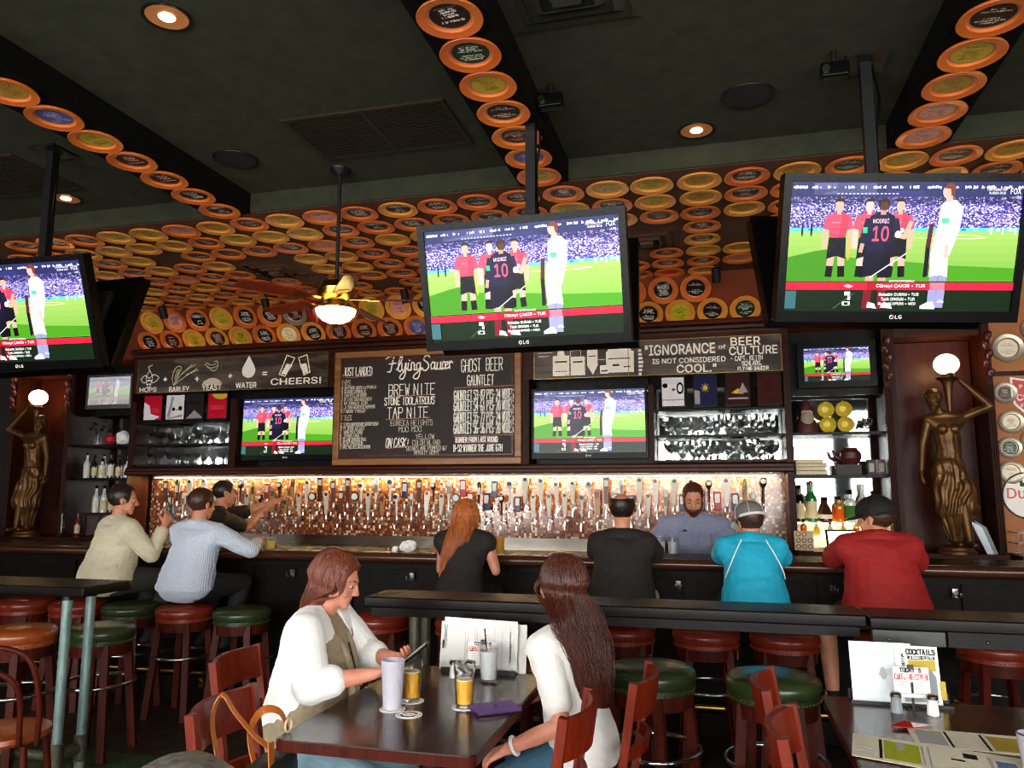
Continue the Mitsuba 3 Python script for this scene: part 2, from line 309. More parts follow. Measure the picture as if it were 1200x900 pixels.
def diffuser(x, y, z, s, label, m):
    t = thing('air_diffuser', label, 'air vent')
    for j in range(4):
        r0 = s / 2 * (1 - 0.24 * j); r1 = r0 - s * 0.07; dz = 0.012 + 0.012 * j
        v = [(sx * r, sy * r, -h) for r, h in ((r0, 0.001), (r1, dz)) for sx, sy in ((-1, -1), (1, -1), (1, 1), (-1, 1))]
        f = [[a, b, b + 4] for a, b in ((0, 1), (1, 2), (2, 3), (3, 0))] + [[a, b + 4, a + 4] for a, b in ((0, 1), (1, 2), (2, 3), (3, 0))]
        add('louvre', moved(trimesh.Trimesh(v, f, process=False), M4((x, y, z))), m, False, t)
    add('core', bx(x - s * 0.1, x + s * 0.1, y - s * 0.1, y + s * 0.1, z - 0.05, z - 0.03), m, False, t)
diffuser(-0.5, 2.72, ZC, 0.56, 'square stepped dark green supply air vent at the top edge of the ceiling', 'ceiling_paint')
diffuser(-3.46, 5.52, ZS, 0.46, 'square supply air vent among the ceiling plates left of the fan', 'soffit_paint')
diffuser(-0.42, 5.52, ZS, 0.46, 'square supply air vent among the ceiling plates right of the middle screen', 'soffit_paint')
t = thing('smoke_detector', 'small round smoke detector on the ceiling at the right edge', 'smoke detector')
add('body', moved(lathe([(0.0, -0.05), (0.045, -0.045), (0.06, -0.02), (0.065, 0.0)][::-1], 28), M4((1.72, 3.75, ZC))), 'white_gloss', 30, t)
add('vent_ring', ring((1.72, 3.75, ZC - 0.03), 0.055, 0.004, 28), 'steel_dull', True, t)
# ================================================================ the football picture that every screen shows
def screen_picture(seed=3):
    R = random.Random(seed); V, F, C = [], [], []
    lay = [0]
    def addp(v2, f, col):
        k = sum(len(v) for v in V); v2 = np.asarray(v2, float)
        V.append(np.column_stack([v2, np.full(len(v2), lay[0] * 0.00006)])); F.append(np.asarray(f) + k)
        c = np.array(lin(col)) if isinstance(col, str) else np.asarray(col, float)
        C.append(np.broadcast_to(c, (len(v2), 3)) if c.ndim == 1 else c)
    def quad(u0, u1, v0, v1, col): addp([[u0, v0], [u1, v0], [u1, v1], [u0, v1]], [[0, 1, 2], [0, 2, 3]], col)
    def pg(pts, col):
        g = pts if isinstance(pts, shapely.Geometry) else Polygon(pts).buffer(0)
        for q in getattr(g, 'geoms', [g]):
            if q.area > 1e-9: addp(*trimesh.creation.triangulate_polygon(q, engine='earcut'), col)
        lay[0] += 1
    A = 1.7778
    def el(u, v, ru, rv, col): a = np.linspace(0, 2 * np.pi, 17)[:-1]; pg(np.column_stack([u + ru * np.cos(a), v + rv * np.sin(a)]), col)
    def limb(pts, w, col):
        g = LineString([(u, v / A) for u, v in pts]).buffer(w / 2, cap_style=2, join_style=1, quad_segs=3); pg(shapely.affinity.scale(g, 1, A, origin=(0, 0)), col)
    # stands
    quad(0, 1, .6, 1, '2a2c5e'); lay[0] += 1
    nu, nv = 190, 40
    pal = [lin(c) for c in ('ffffff', 'd9ccff', 'b7a6f2', '8a7ad8', '6a5fc0', '4a46a0', '35337c', '2c2a66', 'e8d4f0', 'c07ab8')]
    for j in range(nv):
        for i in range(nu):
            v0 = .645 + j * .275 / nv; dark = R.random() < (0.55 if j < 24 else 0.78)
            c = np.array(pal[R.choice([4, 5, 6, 7])] if dark else pal[R.choice([0, 0, 1, 1, 2, 3, 8, 9])]) * (1.0 if j < 28 else .55)
            if R.random() < .93: quad(i / nu, (i + 1) / nu, v0, v0 + .275 / nv, c)
    lay[0] += 1
    quad(0, 1, .885, 1, '2c3160'); quad(.1, .37, .9, .99, '6a6c9a'); quad(.42, .58, .885, .93, '35367c'); lay[0] += 1
    u = .01
    while u < .99:
        w = R.uniform(.03, .075)
        for q in range(int(w / .007)):
            if R.random() < .85: quad(u + q * .007, u + q * .007 + .0055, .945 + R.uniform(0, .006), .962 + R.uniform(0, .01), 'f2ecff')
        u += w + R.uniform(.012, .03)
    for k in range(16): quad(.2 + k * .017, .21 + k * .017, .905, .915, 'c9c4ee')
    lay[0] += 1
    quad(0, 1, .622, .65, '5fd0e6'); lay[0] += 1
    for k in range(30): a = R.random() * .98; quad(a, a + .02, .626, .645, R.choice(['d8f6ff', '2f8fd0', 'a8e8f4', '3aa0c8']))
    # grass with its sunlit and shaded parts
    gv = np.linspace(0, .622, 12)
    for a, b in zip(gv[:-1], gv[1:]):
        t = (a + b) / 2 / .622; quad(0, 1, a, b, np.array(lin('52a024')) * (1 - t) + np.array(lin('a4cc62')) * t)
    lay[0] += 1
    pg([(0, .24), (0, .42), (.12, .47), (.2, .49), (.2, .24)], '448f1a'); pg([(.2, .24), (.2, .43), (.45, .40), (.72, .36), (1, .34), (1, .24)], '4c9c1c'); quad(0, 1, 0, .17, '10230f'); lay[0] += 1
    limb([(.55, .575), (.68, .57), (.8, .567), (.86, .575), (.82, .59), (.72, .598)], .004, 'd9f2bd')
    for k, uu in enumerate((.06, .10)): limb([(uu, .6), (uu, .68)], .008, '1c2046'); limb([(uu, .585), (uu, .605)], .006, '22283c')
    for uu in (.88, .93, .985): limb([(uu, .6), (uu, .655)], .008, 'e9f6f4')
    sk, red, blk = 'e8b09a', 'e8506a', '14101a'
    def ref(u, h, head=sk, shirt=red, flip=1, w=1.0):
        for s in (-1, 1):
            limb([(u + s * .028 * w, .27), (u + s * .024 * w, .37)], .03, '0c0a12'); limb([(u + s * .025 * w, .355), (u + s * .022 * w, .43)], .03, head)
        pg([(u - .042 * w, .41), (u - .036 * w, .60), (u + .036 * w, .60), (u + .042 * w, .41), (u + .006, .43), (u - .006, .43)], blk)
        for s in (-1, 1): limb([(u + s * .047 * w, .73), (u + s * .056 * w, .60), (u + s * .052 * w, .49)], .021, head); limb([(u + s * .04 * w, .745), (u + s * .054 * w, .64)], .026, shirt)
        pg([(u - .036 * w, .575), (u - .046 * w, .73), (u - .022 * w, .77), (u + .022 * w, .77), (u + .046 * w, .73), (u + .036 * w, .575)], shirt)
        pg([(u - .016, .768), (u, .742), (u + .016, .768)], '501020'); limb([(u - .034, .64), (u + .034, .64)], .004, 'c03850'); limb([(u - .03, .69), (u + .03, .69)], .004, 'f08a98')
        pg([(u + .006, .575), (u + .012, .76), (u + .022, .77), (u + .046, .73), (u + .036, .575)], 'd0405c' if shirt == red else shirt); limb([(u - .036, .60), (u + .03, .585)], .004, 'b8304c'); limb([(u, .75), (u, .79)], .018, head); el(u, .82, .0185, .043, head); pg([(u - .019, .835), (u - .017, .868), (u, .876), (u + .017, .868), (u + .019, .835), (u + .01, .85), (u - .01, .85)], '3a2018')
    ref(.215, 0); limb([(.262, .57), (.268, .40)], .007, 'e8b23a'); ref(.345, 0, 'f0c4b4'); ref(.478, 0)
    el(.49, .63, .012, .02, 'f4e8ee'); limb([(.53, .70), (.505, .58), (.46, .60)], .02, sk)
    # the captain in navy with number ten, from behind
    for s in (-1, 1): limb([(.395 + s * .034, .02), (.395 + s * .03, .22)], .038, '7c1626'); limb([(.395 + s * .03, .2), (.395 + s * .026, .28)], .036, 'd8a08c'); pg([(.365 + (s > 0) * .06, .03), (.37 + (s > 0) * .07, .075), (.40 + (s > 0) * .07, .06), (.41 + (s > 0) * .07, .02)], 'f2eef4')
    pg([(.33, .265), (.336, .50), (.45, .50), (.455, .265), (.396, .29)], '141226')
    pg([(.338, .47), (.334, .66), (.352, .74), (.385, .77), (.425, .77), (.455, .74), (.468, .66), (.456, .47)], '1c1a3c'); pg([(.42, .47), (.43, .76), (.455, .74), (.468, .66), (.456, .47)], '14122c'); pg([(.40, .265), (.41, .40), (.45, .48), (.455, .265)], '0e0c1c'); limb([(.345, .72), (.332, .62), (.322, .52)], .028, '1c1a3c'); limb([(.458, .72), (.472, .62)], .03, '1c1a3c'); limb([(.325, .53), (.318, .46)], .018, 'd8a08c')
    quad(.322, .342, .61, .655, '35d08a'); lay[0] += 1
    limb([(.405, .75), (.405, .79)], .024, 'c8967e'); el(.408, .83, .024, .048, '38201c'); el(.408, .815, .018, .032, '5a342a')
    el(.476, .60, .014, .028, 'f8f4f8')
    def tx(s, u, v, h, w, col, bold=True):
        m = meshkit.text_mesh(s, h, 0.001, bold); b = m.bounds; q = m.vertices[:, :2] - b[0, :2]; q = q / (b[1, :2] - b[0, :2]) * [w, h]
        top = m.face_normals[:, 2] > .5; f = m.faces[top]; uq, inv = np.unique(f, return_inverse=True)
        addp(q[uq] + [u, v], inv.reshape(-1, 3), col); lay[0] += 1
    tx('MODRIĆ', .363, .685, .042, .07, 'f0c8d8'); tx('10', .364, .545, .12, .072, 'f0587a')
    limb([(.368, .265), (.52, .455)], .005, 'e8e8ee')
    # the player in white, and a slice of another behind him
    limb([(.618, .68), (.61, .50), (.612, .28)], .02, '5a2038'); limb([(.612, .5), (.608, .27)], .016, '141020')
    for s in (-1, 1): limb([(.665 + s * .017, .03), (.668 + s * .02, .28)], .036, '9c9ac8')
    pg([(.60, .02), (.60, .045), (.63, .075), (.655, .08), (.668, .03), (.665, .018)], 'd6d4f4'); pg([(.67, .07), (.68, .095), (.70, .09), (.705, .068)], 'c6c4ee')
    pg([(.627, .27), (.625, .46), (.70, .46), (.708, .27), (.668, .29)], 'ffffff')
    pg([(.622, .44), (.642, .60), (.645, .70), (.648, .82), (.675, .865), (.715, .86), (.738, .82), (.742, .72), (.73, .58), (.708, .44)], 'ffffff')
    pg([(.644, .60), (.648, .80), (.668, .80), (.662, .58)], 'e2dcf0'); pg([(.66, .28), (.664, .44), (.68, .44), (.672, .28)], 'd8d2ea'); limb([(.73, .82), (.722, .64), (.69, .5)], .036, 'ece6f4'); limb([(.69, .52), (.694, .42)], .02, 'f0c0b0'); limb([(.645, .64), (.632, .5)], .014, 'e8c4cc')
    quad(.658, .69, .685, .725, '58d89a'); lay[0] += 1
    limb([(.685, .85), (.68, .9)], .028, 'e8b8a4'); el(.677, .925, .026, .055, 'ecb8a6'); pg([(.655, .95), (.664, .985), (.69, .988), (.706, .965), (.704, .90), (.69, .89), (.684, .945)], '7a3c2c')
    # lower third
    quad(0, 1, .225, .238, '1c4a14'); lay[0] += 1
    base = lay[0]
    quad(0, .05, .02, .16, '3c6a70'); lay[0] += 1
    quad(0, 1, .168, .228, 'e0203c'); lay[0] += 1
    quad(.635, .70, .168, .228, 'e87a90'); quad(.36, .43, .168, .228, 'b8122c'); lay[0] += 1
    tx('MATCH OFFICIALS', .455, .232, .016, .11, 'ffffff'); tx('Cüneyt ÇAKIR • TUR', .40, .182, .034, .215, 'fff4f4')
    tx('Bahattin DURAN • TUR', .415, .122, .026, .175, 'ffffff'); tx('Tarik ONGUN • TUR', .425, .084, .026, .15, 'ffffff'); tx('Bjorn KUIPERS • NED', .415, .046, .026, .165, 'ffffff')
    for q in ([(.255, .205), (.275, .214), (.30, .2), (.285, .184), (.265, .19)],): pg(q, 'ffb0bc')
    quad(.262, .288, .125, .155, 'ffffff'); quad(.268, .274, .132, .148, '10230f'); quad(.277, .29, .09, .122, 'e8f0e8'); quad(.255, .29, .045, .078, 'e8f0e8'); lay[0] += 1
    quad(.264, .282, .052, .071, '10230f'); lay[0] += 1
    limb([(.215, .02), (.305, .145)], .003, '5a7a5a')
    tx('FIFA WORLD CUP', .84, .93, .018, .085, 'ffffff'); tx('RUSSIA 2018', .85, .905, .018, .07, 'ffffff'); tx('FOX', .94, .905, .045, .045, 'ffffff'); tx('LIVE', .965, .875, .016, .022, 'ffffff')
    v, f, c = np.vstack(V), np.vstack(F), np.vstack(C)
    v[:, 0] -= .5; v[:, 1] -= .5
    return v, f, c
PIC = screen_picture()
def screen_dict(W, H, gain, wash=0.0):
    v, f, c = PIC
    m = trimesh.Trimesh(v * [W, H, 1], f, process=False); m.apply_transform(FRONT)
    return mikit.ply(m, 'black_plastic', False, uv=v[:, :2] + .5, color=(c * (1 - wash) + wash * .8) * gain, emitter={'type': 'area', 'radiance': {'type': 'mesh_attribute', 'name': 'vertex_color'}})
def television(label, W, m, gain=SCREEN, frame='black_plastic', bez=0.03, chin=0.045, depth=0.06, screen=True, wash=0.0, group=None, stand=False, badge=True):
    """a flat screen, its middle at the matrix m, facing -y"""
    t = thing('television', label, 'television', group); H = W * .5625
    x0, x1, z0, z1 = -W / 2 - bez, W / 2 + bez, -H / 2 - chin, H / 2 + bez
    add('housing', moved(rbx(x0, x1, 0.012, depth, z0, z1, 0.008), m), 'black_plastic', 30, t)
    bz = cat(bx(x0, x1, -0.008, 0.02, z0, -H / 2), bx(x0, x1, -0.008, 0.02, H / 2, z1), bx(x0, -W / 2, -0.0078, 0.02, -H / 2, H / 2), bx(W / 2, x1, -0.0078, 0.02, -H / 2, H / 2))
    add('bezel', moved(bz, m), frame, False, t)
    if screen: put(f'{t}__screen', screen_dict(W, H, gain, wash), m @ M4((0, 0.004, 0)))
    else: add('screen', moved(bx(-W / 2, W / 2, 0.002, 0.01, -H / 2, H / 2), m), 'black_plastic', False, t)
    if screen and badge and W > .8:
        g = cat(poly2(Point(-.022, 0).buffer(.009).difference(Point(-.022, 0).buffer(.006))), poly2(Point(-.024, .002).buffer(.0022)), ribbons([np.array([[-.006, .007], [-.006, -.007], [.002, -.007]]), np.array([[.018, .006], [.012, .007], [.007, .003], [.007, -.003], [.012, -.007], [.018, -.005], [.018, 0], [.013, 0]])], .0026))
        add('badge', moved(g, m @ M4((0, -.0088, -H / 2 - chin * .5)) @ FRONT), 'chalk_white', False, t)
    if W > .8: add('back_cover', moved(rbx(-W * .36, W * .36, depth - .005, depth + .035, -H * .36, H * .36, 0.012), m), 'black_matte', 30, t)
    return t
# ================================================================ the back bar
bb = thing('back_bar', 'tall dark wooden back bar cabinet filling the wall behind the counter', 'cabinet')
def part(name, mesh, m, smooth=False): return add(name, mesh, m, smooth, bb)
YFc = 6.75
part('cornice', prism_x([(6.74, 2.985), (6.70, 3.0), (6.68, 2.975), (6.68, 2.955), (6.715, 2.94), (6.72, 2.915), (6.745, 2.905), (6.75, 2.885), (7.0, 2.885), (7.0, 2.99)], -5.87, 0.634), 'wood_bar_x', 30)
part('fascia_board', bx(-5.865, 0.62, 6.753, 6.80, 2.536, 2.885), 'wood_bar_x')
part('carcass_top', bx(-5.865, 0.62, 6.80, 7.13, 2.86, 2.885), 'wood_black')
part('bottom_board', bx(-5.865, 0.62, 6.73, 7.13, 1.69, 1.735), 'wood_black')
part('lower_rail', prism_x([(6.70, 1.70), (6.70, 1.725), (6.715, 1.735), (6.715, 1.755), (6.73, 1.77), (6.80, 1.77), (6.80, 1.69), (6.72, 1.69)], -5.87, 0.634), 'wood_bar_x', 30)
for x0, x1, z0, z1 in ((-5.865, -5.80, 1.77, 2.45), (-4.68, -4.605, 1.77, 2.45), (-3.538, -3.53, 1.77, 2.535), (-1.66, -1.60, 1.77, 2.535), (-0.535, -0.49, 1.77, 2.45), (0.585, 0.635, 1.06, 2.9)):
    part('stile', bx(x0, x1, 6.735, 7.1, z0, z1), 'wood_bar_z')
part('backing', bx(-5.795, -4.685, 7.081, 7.1, 1.736, 2.45), 'mirror'); part('backing', bx(-0.485, 0.58, 7.081, 7.1, 1.736, 2.45), 'mirror')
part('alcove', bx(-4.6, -3.565, 6.93, 7.08, 1.736, 2.855), 'wood_black'); part('alcove', bx(-1.575, -.545, 6.93, 7.08, 1.736, 2.855), 'wood_black')
part('backing_panel', bx(-3.53, -1.66, 6.80, 7.08, 1.735, 2.87), 'wood_black')
for x0, x1 in ((-5.80, -4.68), (-0.49, 0.585)):
    for z in (1.795, 2.01, 2.235): part('shelf', bx(x0, x1, 6.77, 7.08, z - .018, z), 'wood_black')
# picture panel behind each row of posters
# lamp strip under the cabinet
t = thing('light_strip', 'warm glowing light strip under the cabinet above the beer taps', 'light strip')
add('channel', bx(-5.78, 0.55, 7.02, 7.07, 1.672, 1.6895), 'steel_dull', False, t)
for i in range(4):
    a = -5.76 + i * 1.575
    k = add('diffuser', bx(a, a + 1.55, 7.028, 7.062, 1.668, 1.6725), 'white_gloss', False, t)
    scene[k]['emitter'] = {'type': 'area', 'radiance': {'type': 'rgb', 'value': list(LED_WARM)}, 'sampling_weight': 2.0}
# televisions in the back bar
television('mid size television in the back bar over the left taps beside the glass shelves', 1.0, M4((-4.075, 6.80, 2.165)), chin=0.05, bez=.022)
television('mid size television in the back bar between chalkboard and glass shelves', 1.0, M4((-1.068, 6.80, 2.15)), gain=SCREEN * 1.15, wash=.06, chin=0.05, bez=.022)
television('small television at the top of the right bottle bay', 0.51, M4((1.015, 6.80, 2.58)), chin=.05, bez=.05)
television('small washed out television with silver frame at the top of the left bottle bay', 0.53, M4((-6.21, 6.80, 2.59)), gain=SCREEN * .55, frame='steel', wash=.5, bez=.025)
# ---------------------------------------------------------------- chalkboard
t = thing('chalkboard', 'large wood framed chalkboard with the beer specials in white chalk', 'chalkboard')
BX0, BX1, BZ0, BZ1 = -3.525, -1.665, 1.773, 2.865
add('board', bx(BX0 + .05, BX1 - .05, 6.735, 6.752, BZ0 + .05, BZ1 - .05), 'board_black', False, t)
for a in ((BX0, BX1, BZ0, BZ0 + .062), (BX0, BX1, BZ1 - .062, BZ1), (BX0, BX0 + .062, BZ0 + .062, BZ1 - .062), (BX1 - .062, BX1, BZ0 + .062, BZ1 - .062)):
    add('frame', rbx(a[0], a[1], 6.70, 6.75, a[2], a[3], .008, 4), 'wood_frame', 30, t)
fr = [bx(BX0 + .085, BX1 - .085, 6.728, 6.7355, z, z + .008) for z in (BZ0 + .085, BZ1 - .093)] + [bx(x, x + .008, 6.7282, 6.7355, BZ0 + .085, BZ1 - .085) for x in (BX0 + .085, BX1 - .093)]
add('inner_line', cat(fr), 'wood_red', False, t)
def P(px, pz): return (BX0 + (px - 0) / 1065 * (BX1 - BX0), BZ1 - (pz - 70) / 665 * (BZ1 - BZ0))   # board layout units
def row(s, x, y, h, w, sl=0.0):
    a = P(x, y); return (s, a[0], a[1], h / 665 * (BZ1 - BZ0), w / 1065 * (BX1 - BX0), sl)
small = [row('PINTS', 26, 268, 32, 62)] + [row(s, 24, 290 + 23 * i, 17, w) for i, (s, w) in enumerate((('UNION STOCK HEFE LA PINATA', 220), ('NEW BELGIUM CITRADELIC', 160), ('TEXIAN YELLOW ROSE', 165), ('DOGFISH SEAQUENCH', 195), ('SAINT ARNOLD ICON', 170), ('BELLS TWO HEARTED HOPPER', 215), ('OAST HOUSE TINSLEY', 160)))]
small += [row('BOTTLES', 22, 472, 28, 80)] + [row(s, 22, 506 + 22 * i, 18, w) for i, (s, w) in enumerate((("BELL'S 30TH ANNIVERSARY CHERRY STOUT", 240), ('HOPPY WORK BY BOY', 160), ('LEFT HAND MILK STOUT', 150), ('BOULEVARD TANK 7', 145), ('NEW HOLLAND DRAGONS MILK', 170), ('FOU AU MY ORDERSON', 150), ('RESERVE WOLVES OATEN RUM', 195)))]
small += [row('EUREKA HEIGHTS', 335, 510, 30, 240), row('MOO MOO', 382, 547, 30, 130), row('YELLOW', 480, 588, 26, 105), row('COLOR BLIND', 462, 622, 26, 155), row('THINGS ARE PUMPED W/', 425, 655, 26, 230), row('MOSAIC HOPS', 475, 682, 24, 135)]
add('small_lettering', upright(write(small, .0052), 0, 6.7345, 0), 'chalk_dim', False, t)
big = [row('JUST LANDED', 45, 210, 48, 172), row('BREW NITE', 320, 338, 66, 264), row('STONE IDOLATROUS', 296, 390, 42, 288), row('TAP NITE', 315, 468, 62, 232), row('ON CASK:', 308, 634, 52, 132, .12), row('GHOST', 735, 214, 72, 105), row('BEER', 872, 212, 72, 88), row('GAUNTLET', 768, 292, 56, 145)]
big += [row(s, 695, y, 54, 325) for s, y in (('GAUNTLET 53-87 PTS-24 VOTES', 374), ('GAUNTLET 54-61 PTS-20 VOTES', 436), ('GAUNTLET 55-77 PTS-24 VOTES', 500), ('GAUNTLET 56-56 PTS-20 VOTES', 562))]
big += [row('WINNER FROM LAST ROUND', 705, 612, 28, 230), row('B-52 WINNER THE JUNE 6TH', 695, 662, 36, 265)]
add('large_lettering', upright(write(big, .0085), 0, 6.7345, 0), 'chalk_white', False, t)
lines = [[P(45, 222), P(218, 216)], [P(318, 344), P(584, 334)], [P(306, 474), P(560, 468)], [P(312, 640), P(424, 632)], [P(696, 304), P(1024, 300)], [P(694, 576), P(1026, 574)], [P(756, 614), P(900, 612)]]
scr = [[(300, 120), (320, 108), (380, 100), (398, 104)], [(352, 104), (340, 150), (330, 192), (312, 196)], [(322, 150), (362, 146)],
       [(368, 186), (392, 150), (404, 116), (394, 108), (384, 140), (380, 184), (390, 196), (402, 186)], [(402, 150), (404, 184), (416, 192), (428, 150), (428, 190), (418, 230), (400, 242), (390, 228), (408, 206), (440, 178)],
       [(444, 150), (442, 186), (452, 192), (460, 182)], [(450, 132), (452, 136)], [(462, 190), (464, 152), (474, 148), (482, 158), (482, 188), (492, 190)],
       [(520, 156), (506, 150), (496, 166), (502, 190), (518, 176), (520, 152), (518, 200), (508, 236), (486, 242), (478, 226), (500, 206), (536, 182)],
       [(582, 124), (566, 108), (548, 116), (544, 136), (566, 152), (572, 176), (554, 196), (530, 188), (524, 178)], [(612, 158), (598, 150), (588, 166), (592, 190), (608, 178), (612, 152), (612, 188), (622, 190)],
       [(628, 152), (626, 184), (636, 192), (646, 180), (648, 152), (648, 188), (656, 192)], [(678, 156), (666, 150), (658, 168), (664, 190), (678, 184)], [(678, 172), (692, 164), (690, 152), (680, 154), (676, 174), (684, 192), (696, 182)],
       [(702, 150), (704, 190)], [(703, 164), (714, 150), (722, 156)]]
def catmull(p, n=5):
    p = np.array(p, float)
    if len(p) < 3: return p
    q = np.vstack([2 * p[0] - p[1], p, 2 * p[-1] - p[-2]]); out = []
    for i in range(len(p) - 1):
        a, b, c, d = q[i:i + 4]
        for s in np.linspace(0, 1, n, endpoint=False): out.append(.5 * (2 * b + (c - a) * s + (2 * a - 5 * b + 4 * c - d) * s * s + (3 * b - a - 3 * c + d) * s ** 3))
    return np.array(out + [p[-1]])
scr = [catmull([P(300 + (a - 300) * .91, b) for a, b in s]) for s in scr]
add('script_heading', upright(ribbons(scr, .0125), 0, 6.7343, 0), 'chalk_white', False, t)
add('underline', upright(ribbons([np.array(l) for l in lines], .006), 0, 6.7344, 0), 'chalk_pink', False, t)
# ---------------------------------------------------------------- the two painted signs
def words(items, y, m, key, name='lettering'):
    """items: (text, x, z, height, width[, bold])"""
    ms = []
    for s, x, z, h, w in items:
        q = meshkit.text_mesh(s, h, .002, True); b = q.bounds
        q.apply_translation((-b[0, 0], -b[0, 1], 0)); q.apply_scale([w / (b[1, 0] - b[0, 0]), h / (b[1, 1] - b[0, 1]), 1]); ms.append(upright(q, x, y, z))
    return add(name, cat(ms), m, False, key)
t = thing('brewing_sign', 'long brown sign with hops barley yeast water pictures and the word CHEERS', 'sign')
SX0, SX1, SZ0, SZ1 = -5.798, -3.605, 2.535, 2.882
add('panel', bx(SX0, SX1, 6.725, 6.752, SZ0, SZ1), 'sign_brown', False, t)
add('edge_trim', cat(*[bx(SX0, SX1, 6.721, 6.727, z, z + .006) for z in (SZ0, SZ1 - .006)], *[bx(x, x + .006, 6.7212, 6.727, SZ0, SZ1) for x in (SX0, -4.80, SX1 - .006)]), 'brass', False, t)
def S(px, pz): return (SX0 + (px - 65) / 1065 * (SX1 - SX0), SZ1 - (pz - 95) / 175 * (SZ1 - SZ0))
def Sw(s, x, z, h, w): a = S(x, z); return (s, a[0], a[1], h / 175 * (SZ1 - SZ0), w / 1065 * (SX1 - SX0))
words([Sw('HOPS', 82, 264, 26, 100), Sw('BARLEY', 255, 270, 30, 118), Sw('YEAST', 445, 266, 30, 110), Sw('WATER', 635, 262, 30, 115), Sw('CHEERS!', 826, 252, 34, 270), Sw('+', 218, 212, 24, 24), Sw('+', 402, 216, 24, 24), Sw('+', 590, 208, 24, 24), Sw('=', 780, 200, 18, 26)], 6.724, 'chalk_white', t)
def Sp(pts): return Polygon([S(*p) for p in pts])
drop = Sp(list(zip(*[[703 + 37 * math.sin(a) for a in np.linspace(-2.1, 2.1, 24)], [172 + 38 * math.cos(a) for a in np.linspace(-2.1, 2.1, 24)]])) + [(703, 94)])
add('water_drop', upright(poly2(drop.convex_hull), 0, 6.724, 0), 'chalk_white', False, t)
hop = [catmull([S(*q) for q in p]) for p in ([(135, 150), (118, 180), (122, 220), (135, 240), (148, 220), (152, 180), (135, 150)], [(85, 195), (110, 175), (135, 190), (160, 172), (192, 190), (160, 215), (135, 200), (105, 215), (85, 195)], [(135, 152), (128, 130), (148, 122)], [(122, 205), (150, 205)], [(124, 222), (148, 222)])]
add('hop_drawing', upright(ribbons(hop, .008), 0, 6.724, 0), 'chalk_white', False, t)
bar_ = [catmull([S(*q) for q in p]) for p in ([(280, 232), (270, 190), (290, 140), (320, 140), (302, 185), (282, 232)], [(285, 232), (330, 170), (400, 130)], [(288, 228), (345, 190), (410, 150)], [(300, 150), (284, 200)], [(310, 150), (292, 205)], [(330, 172), (380, 128)], [(350, 180), (420, 158)])]
add('barley_drawing', upright(ribbons(bar_, .007), 0, 6.724, 0), 'chalk_dim', False, t)
ye = Sp([(442, 236), (455, 218), (480, 206), (505, 202), (530, 208), (550, 220), (562, 234), (500, 238)])
hand = [catmull([S(*q) for q in p]) for p in ([(455, 130), (480, 150), (500, 165), (520, 160), (530, 140), (525, 118), (508, 116)], [(470, 148), (500, 150), (524, 142)], [(460, 120), (490, 135), (520, 128)])]
add('yeast_drawing', cat(upright(poly2(ye), 0, 6.724, 0), upright(ribbons(hand, .007), 0, 6.724, 0)), 'chalk_dim', False, t)
gl = []
for q in ([(908, 100), (955, 118), (905, 212), (868, 200)], [(968, 118), (1018, 102), (1038, 196), (1002, 210)]):
    g = Sp(q); gl.append(poly2(g.difference(g.buffer(-.010)))); c = g.centroid
    gl.append(poly2(shapely.affinity.translate(shapely.affinity.scale(g, .7, .5), 0, -.035)))
add('glasses_drawing', upright(cat(gl), 0, 6.724, 0), 'chalk_white', False, t)
t = thing('quotation_sign', 'long brown sign with brewery tanks and a quotation on beer culture', 'sign')
QX0, QX1, QZ0, QZ1 = -1.55, 0.583, 2.53, 2.845
add('panel', bx(QX0, QX1, 6.725, 6.752, QZ0, QZ1), 'sign_brown', False, t)
add('edge_trim', cat(*[bx(QX0, QX1, 6.721, 6.727, z, z + .006) for z in (QZ0, QZ1 - .006)], *[bx(x, x + .006, 6.7212, 6.727, QZ0, QZ1) for x in (QX0, -.70, QX1 - .006)]), 'brass', False, t)
def Q(px, pz): return (QX0 + (px - 65) / 1090 * (QX1 - QX0), QZ1 - (pz - (118 - (px - 65) * .0780)) / (118 + 2) * (QZ1 - QZ0))
def Qw(s, x, z, h, w): a = Q(x, z); return (s, a[0], max(a[1], QZ0 + .012), h / 160 * (QZ1 - QZ0), w / 1090 * (QX1 - QX0))
def Qz(s, x, fz, h, w): return (s, QX0 + (x - 65) / 1090 * (QX1 - QX0), QZ0 + fz * (QZ1 - QZ0), h * (QZ1 - QZ0), w / 1090 * (QX1 - QX0))
words([Qz('"IGNORANCE', 575, .55, .30, 305), Qz('of', 893, .66, .12, 32), Qz('BEER', 945, .73, .23, 125), Qz('CULTURE', 938, .47, .24, 200), Qz('IS NOT CONSIDERED', 607, .31, .15, 315), Qz('COOL."', 712, .04, .23, 170)], 6.724, 'chalk_white', t)
add('signature', upright(write([Qz('- CAPT. KEITH', 945, .32, .12, 130), Qz('SCHLABS,', 990, .18, .11, 85), Qz('FLYING SAUCER', 972, .05, .09, 125)], .006), 0, 6.724, 0), 'chalk_white', False, t)
tk = []
for x0, x1, f0, f1 in ((155, 232, .08, .66), (238, 304, .08, .62), (400, 525, .12, .72)): tk.append(sbox(QX0 + (x0 - 65) / 1090 * 2.135, QZ0 + f0 * .315, QX0 + (x1 - 65) / 1090 * 2.135, QZ0 + f1 * .315))
def qp(x, f): return (QX0 + (x - 65) / 1090 * 2.135, QZ0 + f * .315)
tk += [Polygon([qp(*p) for p in ((314, .35), (314, .82), (325, .9), (352, .9), (362, .82), (362, .35), (340, .08))]), Polygon([qp(*p) for p in ((175, .66), (180, .8), (205, .8), (212, .66))]), Polygon([qp(*p) for p in ((405, .72), (420, .9), (500, .92), (515, .72))]), Polygon([qp(*p) for p in ((372, .1), (372, .34), (412, .34), (412, .1))])]
